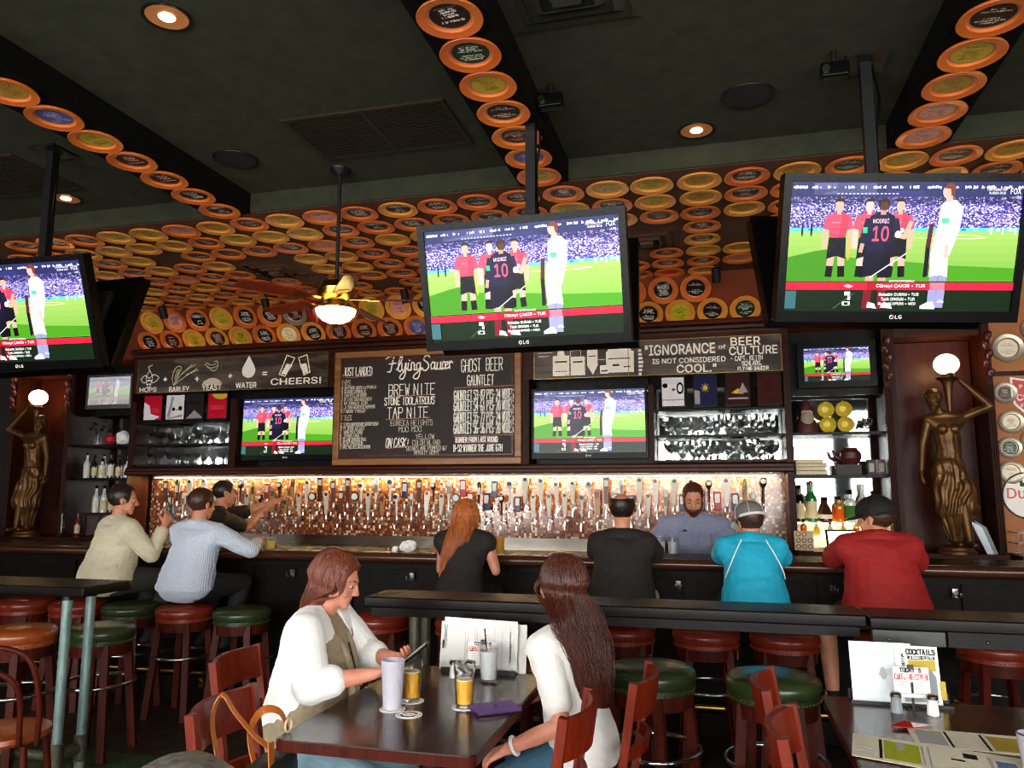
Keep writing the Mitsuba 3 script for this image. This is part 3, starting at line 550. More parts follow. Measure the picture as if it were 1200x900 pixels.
tk += [sbox(*qp(545, .02 + k * .11), *qp(545 + 22 - abs(3 - k) * 3, .09 + k * .11)) for k in range(7)]
dk = [sbox(*qp(x, f), *qp(x + w, f + h)) for x, f, w, h in ((165, .46, 56, .05), (248, .44, 46, .05), (165, .2, 56, .02), (410, .5, 100, .03), (430, .3, 30, .06), (480, .26, 30, .03), (322, .6, 32, .03), (378, .16, 28, .04))]
add('tank_drawing', upright(poly2(unary_union(tk).difference(unary_union(dk))), 0, 6.724, 0), 'chalk_white', False, t)
pipe = [np.array([qp(*p) for p in l]) for l in ([(238, .62), (238, .8), (285, .8), (285, .62)], [(362, .5), (395, .5)], [(80, .86), (150, .86)], [(85, .76), (148, .76)], [(90, .66), (135, .66)], [(232, .16), (238, .16)])]
add('pipe_drawing', upright(ribbons(pipe, .007), 0, 6.724, 0), 'chalk_dim', False, t)
# ---------------------------------------------------------------- small framed posters under the signs
flat('poster_red', 'c41a32'); flat('poster_white', 'e6e0e2'); flat('poster_dark', '2c2428'); flat('poster_navy', '272a4a'); flat('poster_brown', '3c211f'); flat('poster_dullred', '47201e'); flat('poster_yellow', 'd9b23c'); flat('poster_pink', 'd84a5c'); flat('poster_grey', '9a969c'); flat('poster_black', '141214')
PZ0, PZ1 = 2.262, 2.512
def poster(x0, x1, bg, label, art):
    t = thing('poster', label, 'poster'); w, h = x1 - x0, PZ1 - PZ0
    add('sheet', bx(x0, x1, 6.775, 6.782, PZ0, PZ1), bg, False, t)
    add('frame', cat(bx(x0 - .008, x1 + .008, 6.770, 6.80, PZ0 - .018, PZ0), bx(x0 - .008, x1 + .008, 6.770, 6.80, PZ1, PZ1 + .018), bx(x0 - .008, x0, 6.7702, 6.80, PZ0, PZ1), bx(x1, x1 + .008, 6.7702, 6.80, PZ0, PZ1)), 'black_plastic', False, t)
    for i, (m, g) in enumerate(art):
        g = [g] if not isinstance(g, list) else g
        add('print', cat([upright(poly2(shapely.affinity.affine_transform(q if isinstance(q, shapely.Geometry) else Polygon(q), [w, 0, 0, h, x0, PZ0]), .0006 + .0003 * i), 0, 6.775, 0) for q in g]), m, False, t)
def lines_art(v, u0=.15, u1=.85, h=.035): return [sbox(u0 + .03 * (i % 2), a, u1 - .05 * (i % 3), a + h) for i, a in enumerate(v)]
def disc(u, v, r, a=.85): return shapely.affinity.scale(Point(u, v).buffer(r), 1, a)
poster(-5.738, -5.518, 'poster_red', 'small red and white poster, leftmost of four under the brewing sign', [('poster_white', [[(0, 0), (0, .75), (.3, .6), (.4, .25), (.9, .12), (.6, 0)]]), ('poster_pink', lines_art([.3, .37, .44], .45, .9))])
poster(-5.468, -5.250, 'poster_white', 'small white poster with black figures under the brewing sign', [('poster_black', [disc(.42, .42, .09), disc(.78, .45, .11)] + [sbox(.56, .36, .62, .42)]), ('poster_grey', [[(.05, .1), (.3, .95), (.42, .9), (.2, .1)], [(.1, .06), (.9, .2), (.9, .1), (.1, 0.01)]])])
poster(-5.232, -5.024, 'poster_dark', 'small dark poster beside the red and yellow one under the brewing sign', [('poster_grey', [[(.02, .02), (.3, .2), (.5, .36), (.9, .1), (.95, .02)]]), ('poster_black', lines_art([.6, .68]))])
poster(-4.970, -4.750, 'poster_red', 'small red poster with yellow arc, rightmost under the brewing sign', [('poster_yellow', disc(.65, 1.02, .45, .55).intersection(sbox(0, 0, 1, 1))), ('poster_pink', lines_art([.48, .36, .41], .12, .9, .03))])
poster(-0.417, -0.228, 'poster_white', 'small white poster with black drawings, leftmost under the quotation sign', [('poster_black', [disc(.15, .72, .12, .7), disc(.82, .62, .16, 1.3).difference(disc(.82, .62, .1, 1.3)), sbox(.45, .56, .60, .6), sbox(.505, .51, .545, .65)]), ('poster_grey', [sbox(0, 0.2, 1, .24)])])
poster(-0.142, 0.041, 'poster_navy', 'small navy poster with a star burst under the quotation sign', [('poster_yellow', [Polygon([(.5 + (.22 if k % 2 == 0 else .07) * math.cos(k * math.pi / 8), .6 + (.2 if k % 2 == 0 else .06) * math.sin(k * math.pi / 8)) for k in range(16)])]), ('poster_grey', [[(0, .05), (0, .55), (.25, .5), (.25, .05)]])])
poster(0.127, 0.311, 'poster_brown', 'small brown poster with a mountain under the quotation sign', [('poster_yellow', [[(.2, .4), (.5, .55), (.7, .42)], [(.25, .38), (.8, .36), (.55, .45)]]), ('poster_grey', [[(.5, .4), (.72, .75), (.95, .4)]] + lines_art([.18], .05, .95, .06))])
poster(0.384, 0.563, 'poster_dullred', 'small dull red poster, rightmost under the quotation sign', [('poster_brown', [disc(.5, .6, .25), sbox(.1, .1, .9, .2)])])
# ---------------------------------------------------------------- glasses on the shelves
def solid(p, n): return lathe(p + [(p[-1][0] - .003, p[-1][1]), (p[-2][0] - .004, p[-2][1]), (p[-3][0] - .004, p[-3][1] + .002), (0, p[-4][1] + .006)], n)
WINE = mikit.ply(solid([(.0, .0), (.032, .001), (.031, .004), (.006, .008), (.004, .012), (.004, .07), (.008, .078), (.026, .092), (.036, .115), (.036, .14), (.030, .165)], 14), 'shelf_glass', True)
GOBLET = mikit.ply(solid([(.0, .0), (.036, .001), (.034, .005), (.008, .01), (.006, .05), (.012, .06), (.04, .072), (.05, .1), (.05, .125), (.045, .15)], 14), 'shelf_glass', True)
TULIP = mikit.ply(solid([(.0, .0), (.03, .001), (.029, .004), (.007, .01), (.007, .03), (.02, .042), (.034, .07), (.032, .105), (.027, .12), (.036, .16)], 14), 'shelf_glass', True)
scene['shelf_glass'] = {'type': 'dielectric', 'int_ior': 1.45}
GN = {0: ('wine glass', WINE), 1: ('goblet', GOBLET), 2: ('tulip glass', TULIP)}
mat('tint_amber', 'c8902c', .2); mat('tint_red', '8c1c1c', .25)
for (x0, x1, rows, side, seed) in ((-5.74, -4.76, ((1.795, 'lower'), (2.01, 'upper')), 'left', 1), (-.43, .50, ((1.795, 'lower'), (2.01, 'upper')), 'right', 2)):
    r = random.Random(seed)
    for z, nm in rows:
        n = 9
        for i in range(n):
            k = r.randrange(3); g, d = GN[k]
            x = x0 + (x1 - x0) * (i + .5) / n; y = 6.83 + .02 * r.random()
            t = key_for(g.replace(' ', '_')); tag(t, f'clear {g}, {ordn(i + 1)} from the left at the front of the {nm} {side} glass shelf', 'glass', f'glasses on the {side} glass shelves')
            put(t, d, M4((x, y, z + .0008), 0, 0, 0, 1.0 + .12 * r.random()))
            k = r.randrange(3); g, d = GN[k]
            t = key_for(g.replace(' ', '_')); tag(t, f'clear {g}, {ordn(i + 1)} from the left at the back of the {nm} {side} glass shelf', 'glass', f'glasses on the {side} glass shelves')
            put(t, d, M4((x + .045, y + .12, z + .0008), 0, 0, 0, 1.0 + .12 * r.random()))
# ================================================================ bays with bottles, statue niches, columns
MIR = -5.24                                    # the left half mirrors the right about x = -2.62
def bay(side):
    f = (lambda x: x) if side == 'right' else (lambda x: MIR - x)
    def b(x0, x1, *r): a, c = sorted((f(x0), f(x1))); return bx(a, c, *r)
    t = thing('bottle_bay', f'narrow mirrored bottle shelf bay on the {side} beside the bronze statue', 'shelf')
    add('mirror_back', b(.645, 1.405, 7.07, 7.08, 1.062, 2.88), 'mirror', False, t)
    for x in (.64, 1.40): add('stile', b(x - .005, x + .045, 6.74, 7.08, 1.063, 2.89) if x > 1 else b(.637, .642, 6.76, 7.08, 1.062, 2.88), 'wood_bar_z', False, t)
    for z in (1.665, 2.015): add('shelf', b(.645, 1.392, 6.78, 7.069, z - .022, z), 'wood_black', False, t)
    add('header', b(.645, 1.392, 6.90, 7.069, 2.79, 2.88), 'wood_black', False, t)
    add('screen_panel', b(.645, 1.392, 6.90, 6.93, 2.33, 2.788), 'wood_black', False, t)
    return t
bay('right'); bay('left')
mat('fluor', 'f4f4ee', .4)
# lit stepped riser for the bottles on the right
t = thing('bottle_riser', 'glowing two step bottle riser in the right bay', 'riser')
for y0, y1, z in ((6.94, 7.06, 1.275), (6.80, 6.939, 1.165)):
    k = add('step', rbx(.66, 1.375, y0, y1, z - .012, z, .004, 4), 'white_gloss', False, t)
    scene[k]['emitter'] = {'type': 'area', 'radiance': {'type': 'rgb', 'value': [3.4, 2.7, 1.5]}}
add('riser_front', cat(bx(.66, 1.375, 6.945, 6.952, 1.166, 1.262), bx(.66, 1.375, 7.052, 7.058, 1.062, 1.262)), 'white_gloss', False, t)
for x in (.662, 1.360): add('side', bx(x, x + .012, 6.82, 6.938, 1.0625, 1.152), 'white_gloss', False, t)
for n, c in (('bottle_green', '1c6a2c'), ('bottle_brown', '3a1c0c'), ('bottle_black', '100d0c'), ('bottle_clear', 'c9ccc4'), ('bottle_amber', 'b8741c'), ('bottle_yellow', 'd8b84a'), ('bottle_red', '7c1a16')): mat(n, c, .08, spec=.7)
for n, c in (('lab_white', 'e6e0d0'), ('lab_orange', 'd0581c'), ('lab_cream', 'd8c8a0'), ('lab_black', '16120f'), ('lab_yellow', 'd8a830'), ('lab_green', '3c6a2c')): flat(n, c)
def bottle_parts(kind):
    if kind == 'wine': pr = [(0, 0), (.036, .0), (.038, .006), (.038, .18), (.034, .2), (.018, .225), (.0145, .24), (.0145, .295)]
    elif kind == 'square': pr = [(0, 0), (.04, 0), (.043, .008), (.043, .14), (.036, .165), (.016, .18), (.015, .215)]
    elif kind == 'squat': pr = [(0, 0), (.046, 0), (.05, .01), (.048, .08), (.03, .13), (.016, .15), (.015, .18)]
    else: pr = [(0, 0), (.032, 0), (.034, .006), (.034, .15), (.026, .18), (.014, .205), (.0125, .26)]
    r, h = pr[-1]; body = max(p[0] for p in pr)
    zb = [p for p in pr if p[0] > body * .9]; z0, z1 = zb[0][1] + .03, zb[-1][1] - .015
    return lathe(pr, 16), lathe([(body + .0008, z0), (body + .0008, z1)], 16), lathe([(0, h + .028), (r * .95, h + .028), (r + .002, h + .024), (r + .002, h - .004)][::-1], 12)
BK = {k: [mikit.ply(m, None, 35) for m in bottle_parts(k)] for k in ('wine', 'square', 'squat', 'slim')}
def bottle(kind, glassm, lab, capm, x, y, z, label, group, s=1.0):
    t = thing('bottle', label, 'bottle', group)
    for n, d, m in zip(('glass_body', 'paper_label', 'cap'), BK[kind], (glassm, lab, capm)):
        put(f'{t}__{n}', {**d, 'bsdf': {'type': 'ref', 'id': m}}, M4((x, y, z + .0008), 0, 0, 0, s))
g = 'bottles on the lit riser'
for i, (x, k, gm, lm, cm, s, d) in enumerate(((.69, 'wine', 'bottle_black', 'lab_cream', 'lab_black', .95, 'black bottle with cream label'), (.787, 'wine', 'bottle_green', 'lab_cream', 'bottle_red', 1.05, 'tall bright green bottle with pale label'), (.893, 'squat', 'bottle_brown', 'lab_white', 'lab_black', 1.0, 'squat dark bottle with white label'), (1.0, 'square', 'bottle_amber', 'lab_orange', 'lab_black', .88, 'amber bottle with orange label'), (1.085, 'square', 'bottle_clear', 'lab_green', 'lab_black', 1.1, 'clear bottle with black cap'), (1.185, 'slim', 'bottle_clear', 'lab_white', 'bottle_clear', 1.1, 'tall clear bottle with pale label'), (1.29, 'slim', 'bottle_amber', 'lab_cream', 'lab_black', .9, 'amber bottle near the black cap'))):
    bottle(k, gm, lm, cm, x, 6.985, 1.275, f'{d} on the upper step of the lit riser', g, s)
for i, (x, k, gm, lm, cm, d) in enumerate(((.70, 'square', 'bottle_amber', 'lab_orange', 'lab_black', 'short amber bottle'), (.80, 'squat', 'bottle_yellow', 'lab_yellow', 'lab_white', 'short yellow bottle'), (.905, 'squat', 'bottle_clear', 'lab_white', 'lab_black', 'short clear bottle'), (1.005, 'squat', 'bottle_yellow', 'lab_cream', 'lab_yellow', 'short pale gold bottle'), (1.105, 'square', 'bottle_yellow', 'lab_orange', 'lab_white', 'short gold bottle with orange label'), (1.21, 'squat', 'bottle_clear', 'lab_green', 'lab_black', 'short clear bottle with green label'), (1.31, 'square', 'bottle_amber', 'lab_cream', 'lab_black', 'short amber bottle with cream label'))):
    bottle(k, gm, lm, cm, x, 6.87, 1.165, f'{d}, {ordn(i + 1)} from the left on the lower lit riser step', g, .55)
g = 'bottles on the left bay shelf'
for i, x in enumerate((-6.57, -6.47, -6.37, -6.26, -6.16, -6.05, -5.95)):
    gm, lm = (('bottle_clear', 'lab_white'), ('bottle_black', 'lab_cream'), ('bottle_clear', 'lab_cream'), ('bottle_black', 'lab_white'), ('bottle_brown', 'lab_cream'), ('bottle_clear', 'lab_white'), ('bottle_green', 'lab_white'))[i]
    bottle(('wine', 'slim', 'square')[i % 3], gm, lm, 'lab_black', x, 6.95, 1.665, f'dark liquor bottle, {ordn(i + 1)} from the left on the shelf of the left bay', g, .85)
g = 'bottles at the foot of the left bay'
for i, (x, gm, lm) in enumerate(((-6.42, 'bottle_clear', 'lab_white'), (-6.32, 'bottle_clear', 'lab_cream'), (-6.22, 'bottle_brown', 'lab_cream'))):
    bottle('slim', gm, lm, 'lab_black', x, 6.95, 1.30, f'clear liquor bottle, {ordn(i + 1)} from the left behind the man in the beige shirt', g, 1.0)
bottle('slim', 'bottle_red', 'lab_cream', 'bottle_red', -6.56, 6.87, 1.063, 'dark red sauce bottle at the foot of the left bay', None, .8)
t = thing('bottle_stand', 'low dark stand under the clear bottles in the left bay', 'stand')
add('top', bx(-6.5, -6.12, 6.88, 7.05, 1.28, 1.30), 'wood_bar_x', False, t)
for x in (-6.49, -6.15): add('leg', bx(x, x + .02, 6.9, 7.04, 1.062, 1.2795), 'wood_bar_x', False, t)
# things on the bay shelves
mat('gnome_red', '4a1612', .6); mat('cup_yellow', 'c9b23c', .3); mat('cup_inside', 'e8e0a8', .35); mat('gnome_beard', '9a8a76', .8); mat('book_dark', '2a2420', .6); mat('book_pale', 'a39b90', .7); mat('wood_carved', '4a1c1a', .4); mat('plant_dark', '12180f', .6); mat('ball_red', 'a01822', .4)
t = thing('figurine', 'small bearded figurine in a dark red hat on the upper shelf of the right bay', 'figurine')
c = (.775, 6.93, 2.016)
add('body', moved(lathe([(0, 0), (.085, 0), (.09, .03), (.075, .1), (.05, .14), (0, .15)], 20), M4(c)), 'gnome_red', 30, t)
add('beard', moved(lathe([(0, .0), (.04, .02), (.055, .06), (.05, .1), (.03, .13), (0, .14)], 16), M4((c[0], c[1] - .04, c[2] + .05))), 'gnome_beard', 30, t)
add('head', moved(icosphere(2, .045), M4((c[0], c[1] - .01, c[2] + .17))), 'cup_inside', True, t)
add('hat', moved(lathe([(.055, 0), (.05, .03), (.03, .075), (0, .1)], 18), M4((c[0], c[1], c[2] + .19))), 'gnome_red', 30, t)
CUP = [(.0, .0), (.03, .0), (.055, .05), (.066, .07), (.062, .072), (.05, .052), (.026, .008), (0, .008)]
for i, (x, z, nm) in enumerate(((.925, 2.222, 'upper left'), (1.065, 2.222, 'upper right'), (.935, 2.096, 'lower left'), (1.075, 2.096, 'lower right'))):
    k = thing('cup', f'yellow cup on its side, {nm} of four in the right bay', 'cup', 'yellow cups in the right bay')
    add('shell', moved(lathe(CUP, 22), M4((x, 6.96, z), 0, math.radians(100))), 'cup_yellow', 30, k)
    add('handle', moved(ring((0, 0, 0), .022, .005, 18), M4((x, 6.945, z + .045), 0, 0, math.pi / 2)), 'cup_yellow', True, k)
t = thing('wire_sculpture', 'dark twisted wire ornament at the right end of the upper bay shelf', 'ornament')
r = random.Random(4)
for j in range(5):
    p = np.cumsum(np.array([[r.uniform(-.04, .04), r.uniform(-.01, .01), r.uniform(-.03, .035)] for _ in range(9)]), 0)
    p = p - p.mean(0); p[:, 2] = np.clip(p[:, 2] + 2.1, 2.024, 2.24); p[:, 0] += 1.24; p[:, 1] += 6.95
    add('wire', tube(catmull(p, 4), .006, 6), 'steel_dull' if j % 2 else 'black_metal', True, t)
g = 'books stacked in the right bay'
for i, (w, h, m, d) in enumerate(((.25, .035, 'book_dark', 'dark thick book at the bottom'), (.24, .03, 'book_pale', 'pale book in the middle'), (.25, .028, 'book_dark', 'dark book above the pale one'), (.22, .03, 'book_pale', 'pale book on the top'))):
    z0 = 1.666 + sum((.035, .03, .028, .03)[:i]) + .0008 * i
    t = thing('book', f'{d} of the stack on the right bay', 'book', g)
    add('cover', cat(bx(.655, .655 + w, 6.82, 6.98, z0, z0 + .003), bx(.655, .655 + w, 6.82, 6.98, z0 + h - .003, z0 + h), bx(.655, .655 + w, 6.975, 6.98, z0 + .003, z0 + h - .003)), m, False, t)
    add('pages', bx(.66, .65 + w, 6.825, 6.975, z0 + .0031, z0 + h - .0031), 'lab_cream', False, t)
t = thing('carved_pot', 'round dark red pot with spout on the middle shelf of the right bay', 'pot')
add('stand', bx(.98, 1.17, 6.86, 6.98, 1.666, 1.75), 'book_dark', False, t)
add('bowl', moved(lathe([(0, 0), (.05, 0), (.085, .05), (.08, .1), (.05, .13), (.055, .14), (.045, .14), (0, .12)], 22), M4((1.1, 6.92, 1.751))), 'wood_carved', 30, t)
add('spout', tube([(1.02, 6.92, 1.80), (.98, 6.92, 1.82), (.965, 6.92, 1.87)], [.02, .014, .01], 8), 'wood_carved', True, t)
for i, (x, d) in enumerate(((1.215, 'dark narrow box'), (1.29, 'reddish narrow box'))):
    t = thing('small_box', f'{d} at the right end of the middle shelf of the right bay', 'box'); add('carton', rbx(x, x + .062, 6.86, 6.92, 1.6665, 1.79, .003, 3), ('book_dark', 'wood_carved')[i], False, t); add('print', bx(x + .012, x + .05, 6.858, 6.8602, 1.69, 1.76), 'book_pale', False, t)
t = thing('trailing_plant', 'dark leafy plant in a glass vase on the upper shelf of the left bay', 'plant')
add('vase', moved(lathe([(0, 0), (.03, 0), (.035, .01), (.03, .1), (.04, .14)], 16), M4((-6.45, 6.95, 2.016))), 'clear_glass', True, t)
r = random.Random(9); lv = []
for j in range(26):
    a, el_, d = r.uniform(0, 6.28), r.uniform(-.2, 1.2), r.uniform(.05, .13)
    c = np.array([-6.45 + d * math.cos(a) * math.cos(el_), 6.95 + .5 * d * math.sin(a), 2.19 + d * math.sin(el_) * .8])
    q = trimesh.Trimesh([[-.03, 0, 0], [0, -.014, .004], [.03, 0, 0], [0, .014, .004]], [[0, 1, 2], [0, 2, 3]], process=False); lv.append(moved(q, M4(c, r.uniform(0, 6), r.uniform(-.6, .6), r.uniform(-.6, .6))))
add('foliage', cat(lv), 'plant_dark', False, t); tag(t + '__foliage', kind='stuff')
add('stem', cat([bar((-6.45, 6.95, 2.06), (-6.45 + .04 * math.cos(a), 6.95 + .03 * math.sin(a), 2.2), .003, 5) for a in range(5)]), 'plant_dark', False, t)
t = thing('red_ornament', 'round red ornament beside the plant in the left bay', 'ornament'); add('ball', moved(lathe([(0, 0), (.03, .002), (.06, .04), (.055, .085), (.03, .11), (0, .112)], 20), M4((-6.27, 6.93, 2.016))), 'ball_red', 30, t); add('knob', moved(icosphere(1, .014), M4((-6.27, 6.93, 2.138))), 'ball_red', True, t)
t = thing('paper_ornament', 'white crumpled paper ornament at the right of the upper left bay shelf', 'ornament')
m = icosphere(3, .07); n = meshkit.fbm(m.vertices * 22, 3, 2); m.vertices *= (0.75 + .6 * n)[:, None]; m.apply_translation((-6.1, 6.93, 2.0165 - m.bounds[0][2])); add('paper', m, 'white_paper', False, t); add('tie', ring((-6.1, 6.93, 2.09), .055, .005), 'lab_cream', True, t)
t = thing('patterned_card', 'cream board printed with brown rings standing at the left of the right bay counter', 'card')
add('board', bx(.61, .755, 6.72, 6.728, 1.062, 1.215), 'lab_cream', False, t)
add('rings', cat([upright(poly2(Point(.64 + .045 * (i % 3) , 1.09 + .05 * (i // 3)).buffer(.02).difference(Point(.64 + .045 * (i % 3), 1.09 + .05 * (i // 3)).buffer(.012))), 0, 6.7195, 0) for i in range(8)]), 'wood_frame', False, t)
# niches
mat('niche_red', wood_fn('2a0d06', '4a1a0c', 2), .32, spec=.13); mat('niche_green', '1a201c', .55)
def niche(side):
    f = (lambda x: x) if side == 'right' else (lambda x: MIR - x)
    def b(x0, x1, *r): a, c = sorted((f(x0), f(x1))); return bx(a, c, *r)
    t = thing('statue_niche', f'tall dark wooden niche around the bronze statue on the {side}', 'niche')
    add('back_panel', b(1.46, 2.06, 6.99, 7.05, 1.062, 2.76), 'niche_red', False, t)
    add('header', b(1.447, 2.07, 6.74, 7.05, 2.765, 2.885), 'wood_bar_x', False, t)
    add('cornice', b(1.34, 2.125, 6.66, 6.739, 2.84, 2.90), 'wood_bar_x', False, t)
    for x0, x1, n in ((1.345, 1.398, 3), (2.072, 2.125, 3)):
        xs = 1.447 if x0 < 1.5 else 2.07
        add('pilaster', b(x0, x1, 6.69, 6.739, 1.062, 2.838), 'wood_bar_z', False, t)
        for j in range(n):
            xa = x0 + (x1 - x0) * (j + .5) / n; add('reed', moved(bar((f(xa), 6.69, 1.064), (f(xa), 6.69, 2.36), .0075, 8), np.eye(4)), 'wood_bar_z', True, t)
        # carved bracket: a leaf scroll
        xm = f((x0 + x1) / 2); ap = []
        for j in range(5): ap.append(moved(icosphere(2, 1), M4((xm + .012 * (-1) ** j, 6.668, 2.74 - .075 * j), 0, .5, .3 * (-1) ** j, (.022, .03 - .003 * j, .042))))
        ap.append(ring((xm, 6.655, 2.735), .022, .009, 16, 6, 0)); ap.append(ring((xm, 6.66, 2.43), .016, .007, 16, 6, 0))
        add('bracket', cat(ap), 'wood_carved', True, t)
    add('outer_stile', b(2.071, 2.125, 6.74, 7.12, 1.062, 2.88), 'wood_bar_z', False, t)
    return t
niche('right'); niche('left')
# counter under the back bar with the steel drip ledge
t = thing('back_counter', 'long dark back counter with a steel drip ledge under the beer taps', 'counter')
add('cabinet', bx(-7.4, 2.12, 6.64, 7.11, 0.005, .96), 'wood_black', False, t)
add('counter_top', bx(-7.4, 2.12, 6.60, 7.11, .961, .999), 'wood_black', False, t)
add('riser_left', bx(-7.4, -5.87, 6.62, 7.06, .9995, 1.06), 'wood_bar_x', False, t); add('riser_right', bx(.637, 2.12, 6.62, 7.06, .9995, 1.06), 'wood_bar_x', False, t)
add('splash_panel', bx(-5.7, -.95, 7.06, 7.075, 1.0, 1.10), 'steel', False, t)
add('drip_ledge', prism_x([(6.62, .9995), (6.62, 1.02), (6.635, 1.02), (6.65, 1.006), (7.06, 1.012), (7.06, .9995)], -5.7, -.95), 'steel', False, t)
n = 12
for j in range(n):
    a = -7.38 + 9.4 * j / n; add('door', rbx(a + .02, a + 9.4 / n - .02, 6.62, 6.64, .1, .92, .006, 4), 'wood_bar_x', 30, t)
# beer taps in two staggered rows
for n, c in (('tap_cream', 'd8cfbb'), ('tap_white', 'ebe6da'), ('tap_red', 'b01a16'), ('tap_black', '141210'), ('tap_brown', '5a2c14'), ('tap_wood', 'a87a44'), ('tap_navy', '28305a'), ('tap_gold', 'b8923c'), ('tap_grey', '7c7670')): mat(n, c, .3)
def flat_handle(pts, d=.018): m = extrude_polygon(Polygon(pts).buffer(.002), d, engine='earcut'); m.apply_translation((0, 0, -d / 2)); m.apply_transform(FRONT); return m
def arc(cx, cy, r, a0, a1, n=9): return [(cx + r * math.cos(a), cy + r * math.sin(a)) for a in np.linspace(a0, a1, n)]
HANDLES = {
    'paddle': (flat_handle([(-.009, .02), (.009, .02)] + arc(0, .185, .022, -.2, math.pi + .2)), flat_handle(arc(0, .19, .012, 0, 2 * math.pi, 14)[:-1], .024)),
    'slender': (lathe([(0, .0), (.008, .02), (.01, .06), (.018, .15), (.02, .19), (.012, .215), (0, .22)], 12), flat_handle([(-.01, .1), (.01, .1), (.012, .16), (-.012, .16)], .04)),
    'block': (rbx(-.026, .026, -.012, .012, .06, .20, .006, 3), flat_handle([(-.016, .12), (.016, .12), (.016, .18), (-.016, .18)], .03)),
    'knob': (lathe([(0, .02), (.009, .03), (.009, .13), (.022, .15), (.026, .175), (.022, .2), (0, .21)], 14), flat_handle(arc(0, .176, .016, 0, 2 * math.pi, 14)[:-1], .056)),
    'medallion': (cat(bar((0, 0, .02), (0, 0, .14), .008, 8), flat_handle(arc(0, .165, .034, 0, 2 * math.pi, 18)[:-1], .02)), flat_handle(arc(0, .165, .024, 0, 2 * math.pi, 18)[:-1], .026)),
    'board': (flat_handle([(-.013, .02), (.013, .02), (.021, .21), (-.021, .21)], .02), flat_handle([(-.013, .15), (.013, .15), (.015, .19), (-.015, .19)], .026)),
}
HD = {k: [mikit.ply(m, None, 35) for m in v] for k, v in HANDLES.items()}
FAUCET = mikit.ply(cat(bar((0, .07, -.03), (0, .0, -.03), .011, 8), bar((0, 0, -.05), (0, 0, .0), .012, 8), bar((0, -.005, -.035), (0, -.05, -.075), .010, 8), bar((0, -.05, -.075), (0, -.052, -.105), .008, 8), moved(icosphere(1, .015), M4((0, 0, -.03))), moved(lathe([(.024, 0), (.024, .006), (0, .006)], 12), M4((0, .07, -.03), 0, math.pi / 2))), None, 30)
COLLAR = mikit.ply(lathe([(.0, .024), (.008, .024), (.01, .016), (.008, .0), (0, -.002)][::-1], 10), None, 30)
r = random.Random(21)
styles = [('paddle', 'tap_cream', 'tap_black', 'cream paddle'), ('slender', 'tap_white', 'tap_grey', 'slender white'), ('block', 'tap_red', 'tap_white', 'red block'), ('knob', 'tap_black', 'tap_white', 'black knob'), ('medallion', 'tap_grey', 'tap_cream', 'round grey medallion'), ('board', 'tap_wood', 'tap_brown', 'tan wooden board'), ('board', 'tap_brown', 'tap_cream', 'dark brown board'), ('medallion', 'tap_black', 'tap_white', 'round black and white medallion'), ('paddle', 'tap_white', 'tap_red', 'white paddle with red spot'), ('slender', 'tap_black', 'tap_cream', 'slender black'), ('knob', 'tap_white', 'tap_black', 'white knob'), ('slender', 'tap_gold', 'tap_black', 'slender gold'), ('block', 'tap_navy', 'tap_white', 'navy block')]
fixed = {('upper', 8): 2, ('upper', 13): 6, ('upper', 17): 10, ('upper', 20): 3, ('upper', 22): 2, ('upper', 27): 0, ('upper', 28): 0, ('upper', 29): 0, ('lower', 17): 10, ('lower', 22): 2, ('lower', 26): 0, ('lower', 27): 0, ('lower', 28): 0, ('lower', 29): 10, ('upper', 30): 10, ('upper', 37): 3, ('lower', 37): 2, ('upper', 38): 8, ('upper', 40): 3}
for rw, x0, z0, nn in (('upper', -5.62, 1.40, 41), ('lower', -5.545, 1.285, 40)):
    for i in range(nn):
        st = styles[fixed.get((rw, i), r.choice((0, 1, 3, 4, 5, 6, 7, 8, 9, 10, 11, 12, 0, 1, 5, 9)))]
        x = x0 + .1505 * i; z = z0 + r.uniform(-.008, .008); sc = r.uniform(1.02, 1.25); y = 7.03
        t = thing('tap_handle', f'{st[3]} beer tap handle, {ordn(i + 1)} from the left in the {rw} row', 'beer tap', 'beer taps along the mosaic wall')
        m = M4((x, y, z), r.uniform(-.08, .08), 0, r.uniform(-.05, .05)); mh = m @ M4((0, 0, 0), 0, 0, 0, sc)
        put(f'{t}__handle', {**HD[st[0]][0], 'bsdf': {'type': 'ref', 'id': st[1]}}, mh); put(f'{t}__emblem', {**HD[st[0]][1], 'bsdf': {'type': 'ref', 'id': st[2]}}, mh)
        put(f'{t}__collar', {**COLLAR, 'bsdf': {'type': 'ref', 'id': 'chrome'}}, m); put(f'{t}__faucet', {**FAUCET, 'bsdf': {'type': 'ref', 'id': 'chrome'}}, M4((x, y, z)))
mat('wood_front', wood_fn('0b0706', '170d09', 2), .5, spec=.1)
# ================================================================ the bar in front
BT = 1.09
t = thing('bar_counter', 'long glossy dark bar counter with bronze coloured front edge', 'bar counter')
add('top', bx(XL + 4, XR - 1.5, 5.20, 5.80, BT - .045, BT), 'wood_black', False, t)
add('arm_rail', prism_x([(5.12 + .045 * (1 - math.cos(a)), BT - .02 + .035 * math.sin(a)) for a in np.linspace(-1.2, math.pi * .62, 14)] + [(5.2, BT + .0005), (5.2, BT - .05)], XL + 4, XR - 1.5), 'ledge_bronze', 40, t)
add('front_panel', bx(XL + 4, XR - 1.5, 5.32, 5.37, 0.005, BT - .046), 'wood_front', False, t)
add('upper_moulding', bx(XL + 4, XR - 1.5, 5.27, 5.319, BT - .11, BT - .046), 'wood_front', False, t)
add('kick_base', bx(XL + 4, XR - 1.5, 5.28, 5.319, .002, .14), 'wood_front', False, t)
for j in range(13): a = -7.6 + .82 * j; add('panel_stile', bx(a, a + .09, 5.295, 5.3195, .141, BT - .111), 'wood_front', False, t)
